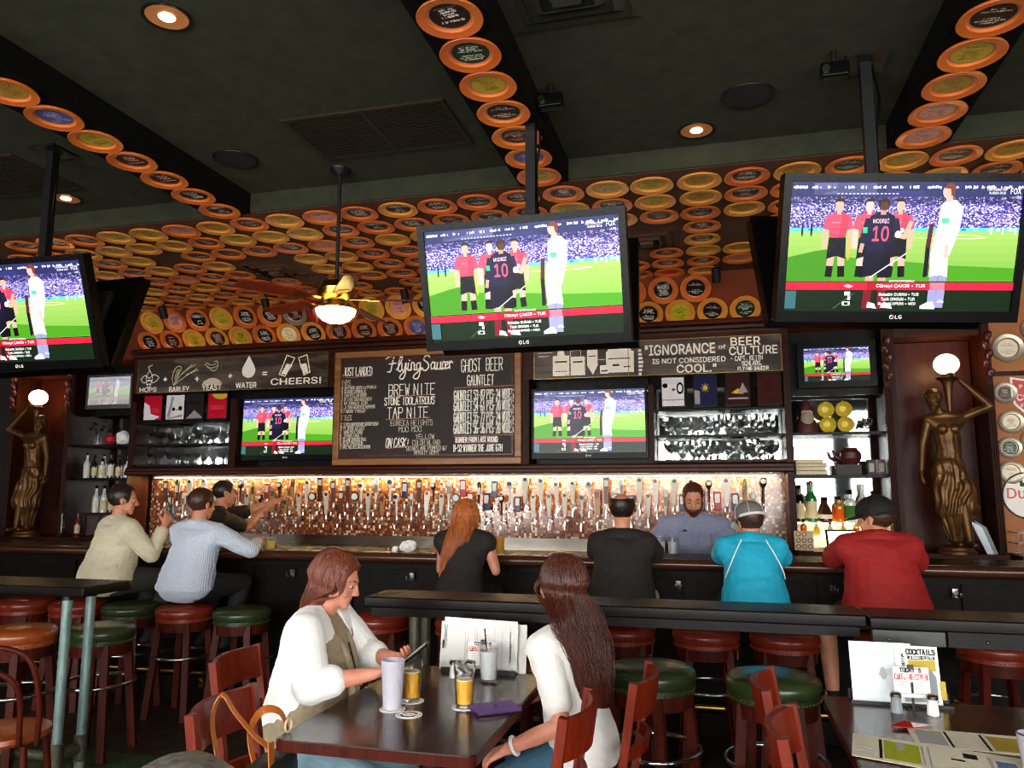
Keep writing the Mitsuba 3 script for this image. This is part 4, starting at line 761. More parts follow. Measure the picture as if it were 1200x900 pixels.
add('rear_shelf', bx(XL + 4, XR - 1.5, 5.80, 5.83, .82, BT - .005), 'steel_dull', False, t)
add('foot_rail', bar((XL + 4, 5.14, .21), (XR - 1.5, 5.14, .21), .024, 14), 'brass', 40, t)
for j in range(9): a = -8 + 1.4 * j; add('rail_bracket', cat(bar((a, 5.14, .19), (a, 5.279, .1), .012, 8), bx(a - .02, a + .02, 5.27, 5.279, .07, .14)), 'brass', False, t)
for i, (x, d) in enumerate(((-3.075, 'leftmost, under the short drink'), (-2.122, 'right of the red haired woman in white'), (-.252, 'between the black shirt man and the bartender'), (.695, 'beside the red shirt man'), (1.38, 'rightmost under the bar edge'))):
    k = thing('purse_hook', f'small chrome double hook on the bar front, {d}', 'hook', 'hooks on the bar front')
    add('plate', rbx(x - .018, x + .018, 5.283, 5.2945, .90, .955, .004, 4), 'chrome', 30, k)
    for s in (-1, 1): add('prong', tube(catmull([(x + s * .008, 5.284, .92), (x + s * .014, 5.255, .905), (x + s * .018, 5.24, .915), (x + s * .02, 5.236, .935)], 4), .005, 8), 'chrome', True, k)
# ================================================================ the plates on the ceiling
PR = 0.13
DISH = [mikit.ply(lathe([(.0, .004), (.082, .004), (.086, .0055), (.09, .012), (.094, .0165), (.1, .0165), (.124, .020), (.1285, .0215), (PR, .019), (.124, .008), (.09, .001), (.0, .0005)][::-1], 36), None, 40)]
DECAL = []
for j in range(9):
    a = np.arange(32) * 2 * np.pi / 32
    v = np.vstack([[0, 0, .0051]] + [[.079 * math.cos(q), .079 * math.sin(q), .0051] for q in a]); uv = v[:, :2] / .079 + [j * 10, 0]
    DECAL.append(mikit.ply(trimesh.Trimesh(v, [[0, 1 + i, 1 + (i + 1) % 32] for i in range(32)], process=False), None, False, uv=uv))
RIMM = lathe([(.0815, .0045), (.084, .0062), (.0868, .0060), (.0865, .0045)][::-1], 36); RIM = mikit.ply(RIMM, None, True)
# a plate lies in its xy plane, face up; hung face down its lettering reads towards the back wall
def hang(x, y, z): return M4((x, y, z)) @ np.array([[1, 0, 0, 0], [0, -1, 0, 0], [0, 0, -1, 0], [0, 0, 0, 1.0]]) @ np.diag([1, 1, 1, 1])
SLOPE = (CV1 - CV0) / np.linalg.norm(CV1 - CV0)
def on_cove(x, s):
    c = CV0 + SLOPE * s; up = np.array([0, -SLOPE[0], -SLOPE[1]]); nrm = np.array([0, SLOPE[1], -SLOPE[0]])
    a = np.eye(4); a[:3, 0] = (1, 0, 0); a[:3, 1] = up; a[:3, 2] = np.cross((1, 0, 0), up); a[:3, 3] = (x, *(c)); a[:3, 3] += a[:3, 2] * .0006
    return a
NAMES = {'black': 'black', 'yellow': 'yellow', 'gold': 'gold', 'green': 'dark green', 'blue': 'purple blue', 'red': 'bright red', 'white': 'cream', 'pink': 'pink', 'lime': 'lime yellow', 'maroon': 'maroon'}
RN = {'plate_copper': 'copper', 'plate_gold': 'gold', 'plate_silver': 'silver', 'plate_red': 'red'}
r = random.Random(12)
def plate(m, centre, rim, where):
    t = thing('wall_plate', f'{RN[rim]} plate with {NAMES[centre]} centre, {where}', 'plate', 'commemorative plates on the ceiling')
    j = r.randrange(9); mr = m @ M4((0, 0, 0), r.uniform(-.12, .12))
    put(f'{t}__dish', {**DISH[0], 'bsdf': {'type': 'ref', 'id': rim}}, mr)
    put(f'{t}__printed_centre', {**DECAL[j], 'bsdf': {'type': 'ref', 'id': 'print_' + centre}}, mr)
    put(f'{t}__inner_ring', {**RIM, 'bsdf': {'type': 'ref', 'id': 'plate_silver' if rim == 'plate_copper' else rim}}, mr)
def pick(): return r.choices(('black', 'maroon', 'yellow', 'gold', 'green', 'pink', 'white'), (58, 14, 12, 10, 3, 2, 1))[0]
def rim_for(c): return 'plate_gold' if c in ('yellow', 'gold', 'lime') or r.random() < .05 else 'plate_copper'
ROWS = [4.465, 4.735, 5.005, 5.28, 5.56, 5.84, 6.12, 6.39]
GAPS = {(3, -2), (3, -1), (4, -2), (4, -1), (3, 9), (3, 10), (4, 9), (4, 10), (5, 9), (3, 12), (4, 12), (7, 12), (5, -1), (6, -1), (6, 1), (2, -4)}
HIDDEN = {(a, b) for a in range(3, 8) for b in (5, 6, 7)} | {(a, b) for a in range(4, 8) for b in (14, 15, 16, 17)} | {(a, b) for a in range(5, 8) for b in (-13, -12, -11)}
FIX = {(0, 1): 'yellow', (0, 0): 'maroon', (1, -1): 'yellow', (1, 0): 'yellow', (1, 1): 'yellow', (2, 4): 'yellow', (2, -5): 'yellow', (0, 11): 'gold', (2, 12): 'gold', (0, 13): 'gold', (1, 15): 'gold', (0, 15): 'gold', (5, 12): 'gold', (7, 11): 'gold', (7, 10): 'red', (3, 2): 'black', (0, 8): 'black', (1, 5): 'maroon', (2, -4): 'green'}
for ri, y in enumerate(ROWS):
    n0 = math.ceil((-1.13 * y - .1 + 3.02) / PLATE_DX); n1 = math.floor((.40 * y + 3.02) / PLATE_DX); k = 0
    for n in range(n0, n1 + 1):
        if (ri, n) in GAPS or (ri, n) in HIDDEN: continue
        k += 1; c = FIX.get((ri, n)) or pick()
        plate(hang(-3.02 + PLATE_DX * n + r.uniform(-.006, .006), y + r.uniform(-.006, .006), ZS - .0005), c, rim_for(c), f'{ordn(k)} from left in the {ordn(ri + 1)} ceiling row')
UP = {0: 'yellow', 1: 'pink', 2: 'black', 3: 'yellow', 4: 'black', 5: 'black', 6: 'maroon', 7: 'pink', 17: 'blue', 18: 'red', 19: 'black', 20: 'black'}
LO = {0: 'black', 1: 'maroon', 2: 'yellow', 3: 'maroon', 4: 'yellow', 5: 'black', 6: 'white', 7: 'black', 8: 'maroon', 9: 'maroon', 10: 'maroon', 11: 'blue', 12: 'black', 19: 'black', 20: 'lime', 21: 'black', 22: 'green'}
for i in range(21):
    c = UP.get(i) or pick(); plate(on_cove(-5.54 + .272 * i, .138), c, 'plate_red' if i == 7 else 'plate_silver' if i == 6 else rim_for(c), f'{ordn(i + 1)} from left in the upper cove row')
for i in range(23):
    c = LO.get(i) or pick(); plate(on_cove(-5.68 + .272 * i, .138 + .225), c, 'plate_gold' if i in (3, 4, 6, 7, 19, 20, 21, 22) else rim_for(c), f'{ordn(i + 1)} from left in the lower cove row')
BEAMS = ((-3.06, 2.35, 8, 'left', ('gold', 'gold', 'blue', 'yellow', 'maroon', 'maroon', 'black', 'black')), (-0.925, 2.335, 8, 'middle', ('black', 'black', 'green', 'yellow', 'black', 'maroon', 'blue', 'yellow')), (1.10, 2.86, 6, 'right', ('black', 'black', 'yellow', 'gold', 'pink', 'pink')))
for x, y0, n, nm, cs in BEAMS:
    for i in range(n): plate(hang(x + (i == 0 and x > 0) * .07, y0 + .262 * i, ZS - .0005), cs[i], 'plate_copper', f'{ordn(i + 1)} from the near end of the {nm} beam')
# plates, a shield sign and a round sign on the orange wall at the right
g = 'tin plates on the orange wall'
for i, (x, z, rr, mm, d) in enumerate(((2.28, 2.655, .115, 'lab_cream', 'large cream plate with dark drawing at the top of the orange wall'), (2.47, 2.80, .09, 'lab_white', 'pale plate at the top right of the orange wall'), (2.235, 2.30, .085, 'book_pale', 'silver plate left of the red shield sign'), (2.26, 2.07, .09, 'wood_frame', 'brown plate under the silver one by the red shield'), (2.235, 1.87, .085, 'book_pale', 'grey plate over the round white sign'), (2.40, 1.92, .09, 'book_dark', 'dark plate below the red shield sign'), (2.23, 1.68, .09, 'lab_white', 'pale plate just above the round white sign'), (2.44, 1.70, .08, 'book_pale', 'grey plate at the right above the round sign'))):
    t = thing('wall_plate', d, 'plate', g)
    m = M4((x, 6.804, z)) @ FRONT @ np.diag([rr / PR, rr / PR, 1, 1])
    put(f'{t}__dish', {**DISH[0], 'bsdf': {'type': 'ref', 'id': 'plate_silver'}}, m); put(f'{t}__printed_centre', {**DECAL[i], 'bsdf': {'type': 'ref', 'id': ('print_white', 'print_green', 'print_maroon')[i % 3]}}, m)
t = thing('shield_sign', 'red enamel shield sign with white border and lettering on the orange wall', 'sign')
sh = [(0, .02), (.09, 0), (.18, .045), (.27, 0), (.36, .02), (.36, -.13), (.345, -.2), (.28, -.27), (.18, -.31), (.08, -.27), (.015, -.2), (0, -.13)]
mat('sign_red', 'c01818', .3); mat('sign_white', 'eee6da', .4); mat('sign_dark', '1d1a18', .5)
g_ = Polygon(sh); X0, Z0 = 2.275, 2.405
add('plate', moved(prism_z(g_, 0, .012), M4((X0, 6.803, Z0)) @ FRONT), 'sign_white', False, t); add('field', moved(poly2(g_.buffer(-.016), .0132), M4((X0, 6.803, Z0)) @ FRONT), 'sign_red', False, t)
words([('P', X0 + .06, Z0 - .075, .03, .022), ('CR', X0 + .035, Z0 - .17, .05, .085), ('FE', X0 + .06, Z0 - .225, .028, .04)], 6.789, 'sign_white', t)
t = thing('round_sign', 'round white beer sign with red lettering at the right edge', 'sign')
add('disc', moved(lathe([(0, .012), (.16, .012), (.168, .018), (.18, .014), (.182, .0)][::-1], 44), M4((2.33, 6.803, 1.50)) @ FRONT), 'sign_white', 30, t)
add('rim', moved(ring((0, 0, .014), .176, .006, 44), M4((2.33, 6.803, 1.50)) @ FRONT), 'sign_dark', True, t)
words([('Duvel', 2.185, 1.475, .085, .29)], 6.7905, 'sign_red', t); add('castle_mark', moved(poly2(unary_union([sbox(-.05, .07, .05, .10), sbox(-.05, .1, -.03, .115), sbox(-.01, .1, .01, .115), sbox(.03, .1, .05, .115)]), .0135), M4((2.33, 6.803, 1.50)) @ FRONT), 'sign_dark', False, t)
t = thing('wire_basket', 'pale wire basket of glasses below the round sign at the right edge', 'basket')
for z in (1.07, 1.15, 1.23): add('hoop', cat(*[beam(a, b, .006, .006) for a, b in (((2.16, 6.55, z), (2.5, 6.55, z)), ((2.5, 6.55, z), (2.5, 6.75, z)), ((2.5, 6.75, z), (2.16, 6.75, z)), ((2.16, 6.75, z), (2.16, 6.55, z)))]), 'steel_dull', False, t)
add('wires', cat(*[bar((2.16 + .034 * j, 6.55, 1.066), (2.16 + .034 * j, 6.55, 1.23), .0022, 5) for j in range(11)]), 'steel_dull', False, t); tag(t + '__wires', kind='stuff')
t = thing('side_cabinet', 'dark side cabinet under the wire basket at the right edge', 'cabinet')
add('body', bx(2.16, 3.4, 6.50, 6.78, .003, 1.03), 'wood_black', False, t); add('top', bx(2.15, 3.4, 6.48, 6.79, 1.031, 1.062), 'wood_bar_x', False, t)
# ================================================================ screens hung from the ceiling, back to back on poles
def hung(cx, cy, cz, yaw, tilt, roll, bx_, by, bz, byaw, px_, py_, where, gain, back):
    m = M4((cx, cy, cz), math.radians(yaw), math.radians(tilt), math.radians(roll))
    t = television(f'large tilted television hanging from the ceiling at the {where}', .93, m, gain, group=None, bez=.032, chin=.045)
    m2 = M4((bx_, by, bz), math.pi + math.radians(byaw), math.radians(tilt), 0)
    television(f'back of the second television behind the hanging one at the {where}', .93, m2, screen=False, bez=.032, chin=.045)
    k = thing('ceiling_pole', f'black pole that carries the back to back televisions at the {where}', 'pole')
    add('pole', bx(px_ - .024, px_ + .024, py_ - .024, py_ + .024, cz - .25, ZC - .012), 'black_metal', False, k)
    add('ceiling_flange', bx(px_ - .09, px_ + .09, py_ - .09, py_ + .09, ZC - .012, ZC - .0005), 'black_metal', False, k)
    q = m @ np.array([0, .125, -.02, 1]); add('arm', beam((px_, py_, cz - .02), q[:3], .045, .045), 'black_metal', False, k)
    q2 = m2 @ np.array([0, .125, -.02, 1]); add('arm', beam((px_, py_, cz - .02), q2[:3], .05, .05), 'black_metal', False, k)
    add('mount_plate', moved(bx(-.12, .12, .096, .1065, -.12, .12), m), 'black_metal', False, k); add('mount_plate', moved(bx(-.12, .12, .096, .1065, -.12, .12), m2), 'black_metal', False, k)
    c = [(px_ + .03, py_, ZC - .02), (px_ + .05, py_ - .01, ZC - .2), (px_ + .028, py_, ZC - .4), (px_ + .04, py_, cz + .2), (px_ + .03, py_, cz)]
    add('cable', tube(catmull(c, 6), .006, 6), 'black_plastic', True, k)
    return k
hung(-3.626, 3.244, 2.484, 3.4, 18.9, 0, -3.72, 3.72, 2.50, -4, -3.64, 3.43, 'left', SCREEN, 1)
hung(-.834, 3.365, 2.505, -2.5, 15.9, .5, -.83, 3.80, 2.53, 2, -.83, 3.56, 'middle', SCREEN * 1.2, 1)
hung(.776, 3.352, 2.53, 13.4, 18.6, .5, .70, 3.90, 2.58, 16, .73, 3.60, 'right', SCREEN, 1)
for x, y, d in ((-.70, 3.42, 'beside the pole of the middle hanging television'), (.58, 3.47, 'beside the pole of the right hanging television')):
    t = thing('projector_camera', f'small black camera under the ceiling {d}', 'camera')
    add('body', rbx(x - .06, x + .06, y - .03, y + .03, ZC - .13, ZC - .06, .01, 4), 'black_plastic', 30, t); add('stem', bar((x, y, ZC - .065), (x, y, ZC - .0005), .012, 10), 'black_metal', 30, t); add('lens', bar((x - .04, y - .031, ZC - .095), (x - .04, y - .045, ZC - .095), .016, 14), 'chrome', 30, t)
# small black spots that wash the sloping cove
for i, x in enumerate((-5.15, -4.02, -2.62, -1.25, .07)):
    t = thing('track_spot', f'small black spotlight under the soffit aimed at the plates, {ordn(i + 1)} from the left', 'spotlight', 'spotlights under the soffit')
    y = 6.255
    add('canopy', moved(lathe([(0, -.012), (.03, -.012), (.034, 0)][::-1], 16), M4((x, y, ZS - .0003))), 'black_metal', 30, t)
    add('stem', bar((x, y, ZS - .012), (x, y, ZS - .06), .006, 8), 'black_metal', 30, t)
    m = M4((x, y, ZS - .1), 0, math.radians(28))
    add('can', moved(lathe([(0, .06), (.03, .06), (.036, .05), (.036, -.06), (.030, -.06), (.028, .02), (0, .02)], 18), m), 'black_metal', 30, t)
    k = add('lamp', moved(lathe([(0, -.045), (.027, -.045)], 14), m), 'white_gloss', False, t)
    scene[k]['emitter'] = {'type': 'area', 'radiance': {'type': 'rgb', 'value': [v * 8 for v in SPOT]}}
# ceiling fan with its lamp
FX, FY = -2.15, 4.08
t = thing('ceiling_fan', 'ceiling fan on a long rod with a lit yellow glass bowl', 'fan')
add('canopy', moved(lathe([(0, -.05), (.03, -.048), (.06, -.01), (.062, 0)][::-1], 24), M4((FX, FY, ZC - .0003))), 'black_metal', 30, t)
add('rod', bar((FX, FY, ZC - .05), (FX, FY, 2.79), .011, 12), 'black_metal', 30, t)
add('motor_housing', moved(lathe([(0, 2.655), (.075, 2.66), (.11, 2.69), (.115, 2.73), (.09, 2.77), (.03, 2.79), (.011, 2.80)], 32), M4((FX, FY, 0))), 'brass', 35, t)
for j in range(5):
    a = math.radians(18 + 72 * j)
    bl = rbx(.20, .60, -.055, .055, -.004, .004, .0035, 3); add('blade', moved(bl, M4((FX, FY, 2.672), a) @ M4((0, 0, 0), 0, .2)), 'wood_red', 30, t)
    add('blade_iron', moved(cat(bx(.08, .215, -.014, .014, -.004, .0), bx(.19, .26, -.03, .03, -.0095, -.0052)), M4((FX, FY, 2.672), a) @ M4((0, 0, 0), 0, .2)), 'brass', False, t)
add('lamp_fitter', moved(lathe([(.05, 2.655), (.055, 2.635), (.09, 2.625), (.09, 2.61), (0, 2.61)][::-1], 28), M4((FX, FY, 0))), 'brass', 30, t)
k = add('glass_bowl', moved(lathe([(0, 2.525), (.04, 2.528), (.08, 2.545), (.11, 2.575), (.122, 2.608), (.09, 2.609)], 32), M4((FX, FY, 0))), 'cup_yellow', True, t)
scene[k]['emitter'] = {'type': 'area', 'radiance': {'type': 'rgb', 'value': list(FAN_LAMP)}}
for j in range(2): add('pull_chain', tube([(FX + .05 * (-1) ** j, FY - .05, 2.64), (FX + .052 * (-1) ** j, FY - .13, 2.60), (FX + .052 * (-1) ** j, FY - .13, 2.42)], .0018, 5), 'brass', True, t)
# ================================================================ stools
def stool_parts(z):
    d = {}
    d['seat'] = (lathe([(0, z - .085), (.17, z - .085), (.186, z - .075), (.196, z - .045), (.192, z - .022), (.17, z - .004), (.1, z + .006), (0, z + .008)], 40), None, 50)
    d['seat_band'] = (lathe([(.178, z - .10), (.1885, z - .10), (.1885, z - .076), (.178, z - .076)], 40), None, 40)
    d['nailhead_trim'] = (cat([moved(icosphere(0, .0042), M4((.1895 * math.cos(a), .1895 * math.sin(a), z - .089))) for a in np.linspace(0, 2 * math.pi, 64, endpoint=False)]), 'brass', False)
    d['apron'] = (lathe([(.145, z - .165), (.172, z - .165), (.176, z - .101), (.145, z - .101)], 40), 'wood_stool', 40)
    for i, (sx, sy) in enumerate(((-1, -1), (1, -1), (1, 1), (-1, 1))):
        d['leg' + ('' if i == 0 else f'_{i:03d}')] = (beam((sx * .11, sy * .11, z - .102), (sx * .155, sy * .155, .001), .042, .042, (1, .3, 0)), 'wood_stool', False)
    d['foot_ring'] = (ring((0, 0, z * .55), .205, .011, 40, 8), 'chrome', True)
    for i, a in enumerate((.785, 2.356, 3.927, 5.498)):
        d['ring_bracket' + ('' if i == 0 else f'_{i:03d}')] = (bar((.13 * math.cos(a) * 1.35, .13 * math.sin(a) * 1.35, z * .55), (.2 * math.cos(a), .2 * math.sin(a), z * .55), .008, 6), 'chrome', False)
    return {k: (mikit.ply(m, None, s), mm) for k, (m, mm, s) in d.items()}
ST_BAR, ST_RAIL = stool_parts(.74), stool_parts(.78)
def stool(parts, x, y, rz, leatherm, label, group):
    t = thing('bar_stool', label, 'stool', group); m = M4((x, y, 0), rz)
    for k, (d, mm) in parts.items(): put(f'{t}__{k}', {**d, 'bsdf': {'type': 'ref', 'id': mm or leatherm}}, m)
    tag(f'{t}__nailhead_trim', kind='stuff')
g = 'round stools along the bar'
BAR_STOOLS = [(-5.03, 'leather_red', 'dark red bar stool at the left edge behind the drink rail'), (-4.56, 'leather_red', 'red bar stool left of the beige shirt man'), (-4.10, 'leather_green', 'green bar stool under the man in the beige shirt'), (-3.65, 'leather_red', 'red bar stool under the man in the striped shirt'), (-3.19, 'leather_green', 'green bar stool right of the striped shirt man'), (-2.16, 'leather_red', 'empty red bar stool between the passage and the long haired bar guest'), (-1.57, 'leather_red', 'red bar stool under the woman in the black sleeveless top'), (-.57, 'leather_red', 'red bar stool under the balding man in black'), (-.08, 'leather_red', 'empty red bar stool in front of the bartender'), (.36, 'leather_red', 'red bar stool under the man in turquoise'), (.92, 'leather_red', 'red bar stool under the man in the red shirt'), (1.44, 'leather_red', 'dark red bar stool in the shade at the right edge')]
for i, (x, lm, d) in enumerate(BAR_STOOLS): stool(ST_BAR, x, 4.84, .05 * (i % 3), lm, d, g)
g = 'round stools along the drink rail'
for i, (x, y, lm, d) in enumerate(((-3.84, 3.66, 'leather_orange', 'orange brown stool at the left end of the drink rail'), (-3.62, 4.03, 'leather_green', 'green stool behind the pipe posts of the left drink rail'), (-.84, 3.68, 'leather_orange', 'orange red stool behind the menus of the front table'), (-.30, 3.60, 'leather_green', 'green stool nearest the woman in the white T-shirt'), (.21, 3.56, 'leather_green', 'green stool with gold glints left of the right table'))):
    stool(ST_BAR if i == 1 else ST_RAIL, x, y, (0, .15, .75, 1.05, 1.35)[i], lm, d, g)
# ================================================================ drink rails on pipe posts
mat('rail_top', wood_fn('0b0807', '17110e', 0), .35, spec=.18); mat('rail_green', '2b3128', .4)
def pipe_post(t, x, y0, y1, h, gm):
    for y in (y0, y1):
        add('post', bar((x, y, .012), (x, y, h), .026, 18), gm, 40, t)
        add('floor_flange', moved(lathe([(0, .014), (.035, .014), (.06, .011), (.062, .0)][::-1], 24), M4((x, y, .0005))), 'galvanised_dark', 35, t)
        add('top_collar', bar((x, y, h - .035), (x, y, h - .012), .031, 18), 'black_metal', 40, t)
        add('tee', cat(bar((x, y, .07), (x, y, .2), .034, 18), ring((x, y, .07), .033, .005, 20), ring((x, y, .2), .033, .005, 20)), 'galvanised_dark', 40, t)
    add('cross_pipe', bar((x, y0 + .03, .135), (x, y1 - .03, .135), .026, 16), 'galvanised_dark', 40, t)
    add('cross_collar', bar((x, y0 + .034, .135), (x, y0 + .075, .135), .032, 16), 'galvanised_dark', 40, t); add('cross_collar', bar((x, y1 - .075, .135), (x, y1 - .034, .135), .032, 16), 'galvanised_dark', 40, t)
t = thing('drink_rail', 'dark drink rail on blue grey pipe posts at the left', 'drink rail')
add('top', rbx(-7.5, -3.235, 3.46, 3.81, .985, 1.035, .008, 4), 'rail_top', 30, t)
pipe_post(t, -3.45, 3.585, 3.80 - .05, .984, 'galvanised'); pipe_post(t, -6.4, 3.585, 3.75, .984, 'galvanised')
add('long_pipe', bar((-6.4, 3.585, .135), (-3.49, 3.585, .135), .024, 14), 'galvanised_dark', 40, t)
t = thing('drink_rail', 'long dark drink rail in front of the bar from the middle to the right edge', 'drink rail')
add('top', rbx(-1.665, .588, 3.53, 3.815, .985, 1.035, .008, 4), 'rail_top', 30, t); add('top', rbx(.592, 3.4, 3.50, 3.78, .985, 1.035, .008, 4), 'rail_top', 30, t)
add('apron', bx(-1.63, .56, 3.55, 3.58, .945, .9845), 'rail_top', False, t)
add('end_block', rbx(.60, .87, 3.505, 3.54, .925, .9845, .004, 3), 'rail_green', 30, t); add('apron', bx(.88, 3.3, 3.515, 3.54, .925, .9845), 'rail_top', False, t)
for x in (.66, 1.02): add('bolt', moved(lathe([(0, .008), (.006, .007), (.008, 0)][::-1], 12), M4((x, 3.504 if x < .8 else 3.514, .95)) @ FRONT), 'chrome', True, t)
pipe_post(t, -1.43, 3.61, 3.76, .984, 'galvanised_dark'); pipe_post(t, .745, 3.57, 3.72, .984, 'galvanised_dark')
# ================================================================ chairs
def chair_parts():
    d = {}; a = np.linspace(-1, 1, 13)
    def rail(z0, z1, th, bulge, w, lean):
        o = []; ins = []
        for q in a: o.append((q * w, -.2 - bulge * (1 - q * q))); ins.append((q * w, -.2 - bulge * (1 - q * q) + th))
        m = prism_z(o + ins[::-1], z0, z1); v = m.vertices.copy(); v[:, 1] -= (v[:, 2] - .45) * lean; m.vertices = v; return m
    d['top_rail'] = rail(.735, .865, .02, .055, .185, .16); d['back_slat'] = rail(.60, .645, .016, .05, .18, .16)
    for i, s in enumerate((-1, 1)):
        d['back_post' + ('' if i == 0 else '_001')] = cat(beam((s * .19, -.195, .001), (s * .19, -.19, .45), .032, .036, (0, 1, 0)), beam((s * .19, -.19, .44), (s * .19, -.257, .87), .032, .03, (0, 1, 0)))
        d['front_leg' + ('' if i == 0 else '_001')] = beam((s * .185, .18, .001), (s * .18, .175, .43), .036, .036, (0, 1, 0))
        d['side_stretcher' + ('' if i == 0 else '_001')] = beam((s * .188, -.18, .2), (s * .184, .17, .2), .022, .022)
    d['seat'] = rbx(-.205, .205, -.185, .21, .43, .462, .012, 5)
    d['seat_frame'] = bx(-.18, .18, -.17, .185, .38, .4295)
    d['front_stretcher'] = beam((-.18, .175, .25), (.18, .175, .25), .022, .022)
    return {k: mikit.ply(m, 'wood_red', 30) for k, m in d.items()}
CHP = chair_parts()
def chair(x, y, rz, label):
    t = thing('dining_chair', label, 'chair', 'wooden dining chairs'); m = M4((x, y, 0), rz)
    for k, d in CHP.items(): put(f'{t}__{k}', d, m)
    return t
R90 = math.pi / 2
chair(-1.33, 2.35, -R90 + .1, 'reddish wooden chair with an orange bag strap over its back at the left table end')
chair(-1.71, 2.99, -R90 + .12, 'reddish wooden chair behind the woman in white lace')
chair(-.71, 2.585, R90 - .04, 'empty reddish wooden chair at the right table end, nearest the camera')
chair(-.545, 3.06, R90 - .06, 'reddish wooden chair behind the woman in the white T-shirt')
chair(.42, 3.04, -R90 - .1, 'reddish wooden chair farther along the left side of the right table')
chair(.44, 2.50, -R90 - .15, 'worn reddish wooden chair nearest the camera at the right table')
t = thing('bentwood_chair', 'dark bentwood chair with orange seat at the left edge', 'chair')
m = M4((-3.12, 2.92, 0), .5)
add('seat', moved(lathe([(0, .45), (.19, .45), (.205, .465), (.20, .485), (.15, .492), (0, .495)], 32), m), 'leather_orange', 40, t)
for i, w in enumerate((.2, .13)): add('back_hoop', moved(tube(catmull([(-w, -.17, .46), (-w * 1.05, -.22, .66), (-w * .8, -.25, .84 - .09 * i), (0, -.265, .89 - .09 * i), (w * .8, -.25, .84 - .09 * i), (w * 1.05, -.22, .66), (w, -.17, .46)], 6), .012, 8), m), 'wood_stool', True, t)
for sx, sy in ((-1, 1), (1, 1), (-1, -1), (1, -1)): add('leg', moved(bar((sx * .14, sy * .14, .449), (sx * .18, sy * .18, .001), .016, 10), m), 'wood_stool', 40, t)
add('leg_hoop', moved(ring((0, 0, .22), .165, .009, 32), m), 'wood_stool', True, t)
# ================================================================ tables
def table(x0, x1, y0, y1, label, r=.035):
    t = thing('dining_table', label, 'table'); Zt = .75
    sh = sbox(x0 + r, y0 + r, x1 - r, y1 - r).buffer(r, quad_segs=6)
    add('tabletop', cat(prism_z(sh.buffer(-.004), Zt - .038, Zt), prism_z(sh, Zt - .036, Zt - .003)), 'wood_table', 20, t)
    add('edge_band', prism_z(sh.buffer(.0015).difference(sh.buffer(-.006)), Zt - .0362, Zt - .0035), 'wood_stool', False, t)
    xm, ym = (x0 + x1) / 2, (y0 + y1) / 2
    add('column', cat(bar((xm, ym, .06), (xm, ym, Zt - .05), .045, 20), tbox((.36, .36, .012), T4((xm, ym, Zt - .045)))), 'black_metal', 40, t)
    for a in (0, R90): add('base_arm', moved(cat(beam((-.2, 0, .03), (.2, 0, .03), .05, .05)), M4((xm, ym, 0), a + .0)), 'black_metal', False, t)
    return t
def T4(p): return M4(p)
table(-1.41, -.73, 2.34, 3.45, 'glossy dark wooden table with beer glasses and menus in the foreground')
table(.38, 1.30, 2.25, 3.36, 'dark wooden table with newspaper menus at the right edge')
TZ = .7505
# ---------------------------------------------------------------- on the front table
scene['beer_gold'] = {'type': 'principled', 'base_color': rgb('f4b22a'), 'roughness': .25, 'spec_trans': .2, 'specular': .4}
scene['frosted'] = {'type': 'principled', 'base_color': rgb('d9d4e2'), 'roughness': .5, 'spec_trans': .35, 'specular': .4}
scene['water_ice'] = {'type': 'principled', 'base_color': rgb('f4f7fa'), 'roughness': .2, 'spec_trans': .35, 'specular': .4}
mat('foam', 'efe6c8', .8)
def glass_shell(r0, r1, h, th=.0028, base=.012):
    return lathe([(0, 0), (r0, 0), (r0 + .001, .003), (r1, h), (r1 - th, h), (r0 - th, base), (0, base)], 32)
def pint(x, y, label, fill=.62, h=.158):
    t = thing('pint_glass', label, 'glass'); m = M4((x, y, TZ + .003))
    add('glass', moved(cat(lathe([(0, 0), (.030, 0), (.031, .003), (.038, h * .72), (.041, h * .8), (.0405, h), (.038, h), (.0385, h * .8), (.0355, h * .72), (.0285, .012), (0, .012)], 32)), m), 'glass', 40, t)
    add('beer', moved(lathe([(0, .013), (.0275, .013), (.0275 + .0075 * fill, h * fill), (0, h * fill)], 28), m), 'beer_gold', 40, t)
    add('foam', moved(lathe([(0, h * fill + .0005), (.0272 + .0075 * fill, h * fill + .0005), (.027 + .0075 * fill, h * fill + .004), (.02, h * fill + .003), (0, h * fill + .0028)], 28), m), 'foam', 40, t)
    return t
def coaster(x, y, label):
    t = thing('coaster', label, 'coaster', 'round paper coasters on the front table')
    add('card', moved(lathe([(0, .0), (.047, .0), (.047, .0018), (0, .0018)], 36), M4((x, y, TZ))), 'white_paper', False, t)
    add('print', moved(cat(poly2(Point(0, 0).buffer(.042).difference(Point(0, 0).buffer(.039)), .002), poly2(Point(0, 0).buffer(.033).difference(Point(0, 0).buffer(.022)).difference(sbox(-.05, -.006, .05, .006)), .002), write([('TEXAS', -.016, -.004, .008, .032)], .0016).apply_translation((0, 0, .0012))), M4((x, y, TZ))), 'sign_dark', False, t)
coaster(-1.144, 2.872, 'white coaster under the left beer glass'); pint(-1.144, 2.872, 'pint glass of amber beer next to the frosted tumbler', .66)
coaster(-.923, 2.842, 'white coaster under the right beer glass'); pint(-.923, 2.842, 'pint glass of golden beer beside the purple wallet', .60)
coaster(-1.172, 2.752, 'white coaster under the frosted tumbler'); coaster(-1.085, 2.70, 'white coaster with dark print lying empty in front of the beers')
t = thing('tumbler', 'tall frosted plastic tumbler on a coaster in front of the woman in lace', 'tumbler'); add('cup', moved(glass_shell(.032, .044, .172, .003), M4((-1.172, 2.752, TZ + .003))), 'frosted', 40, t)
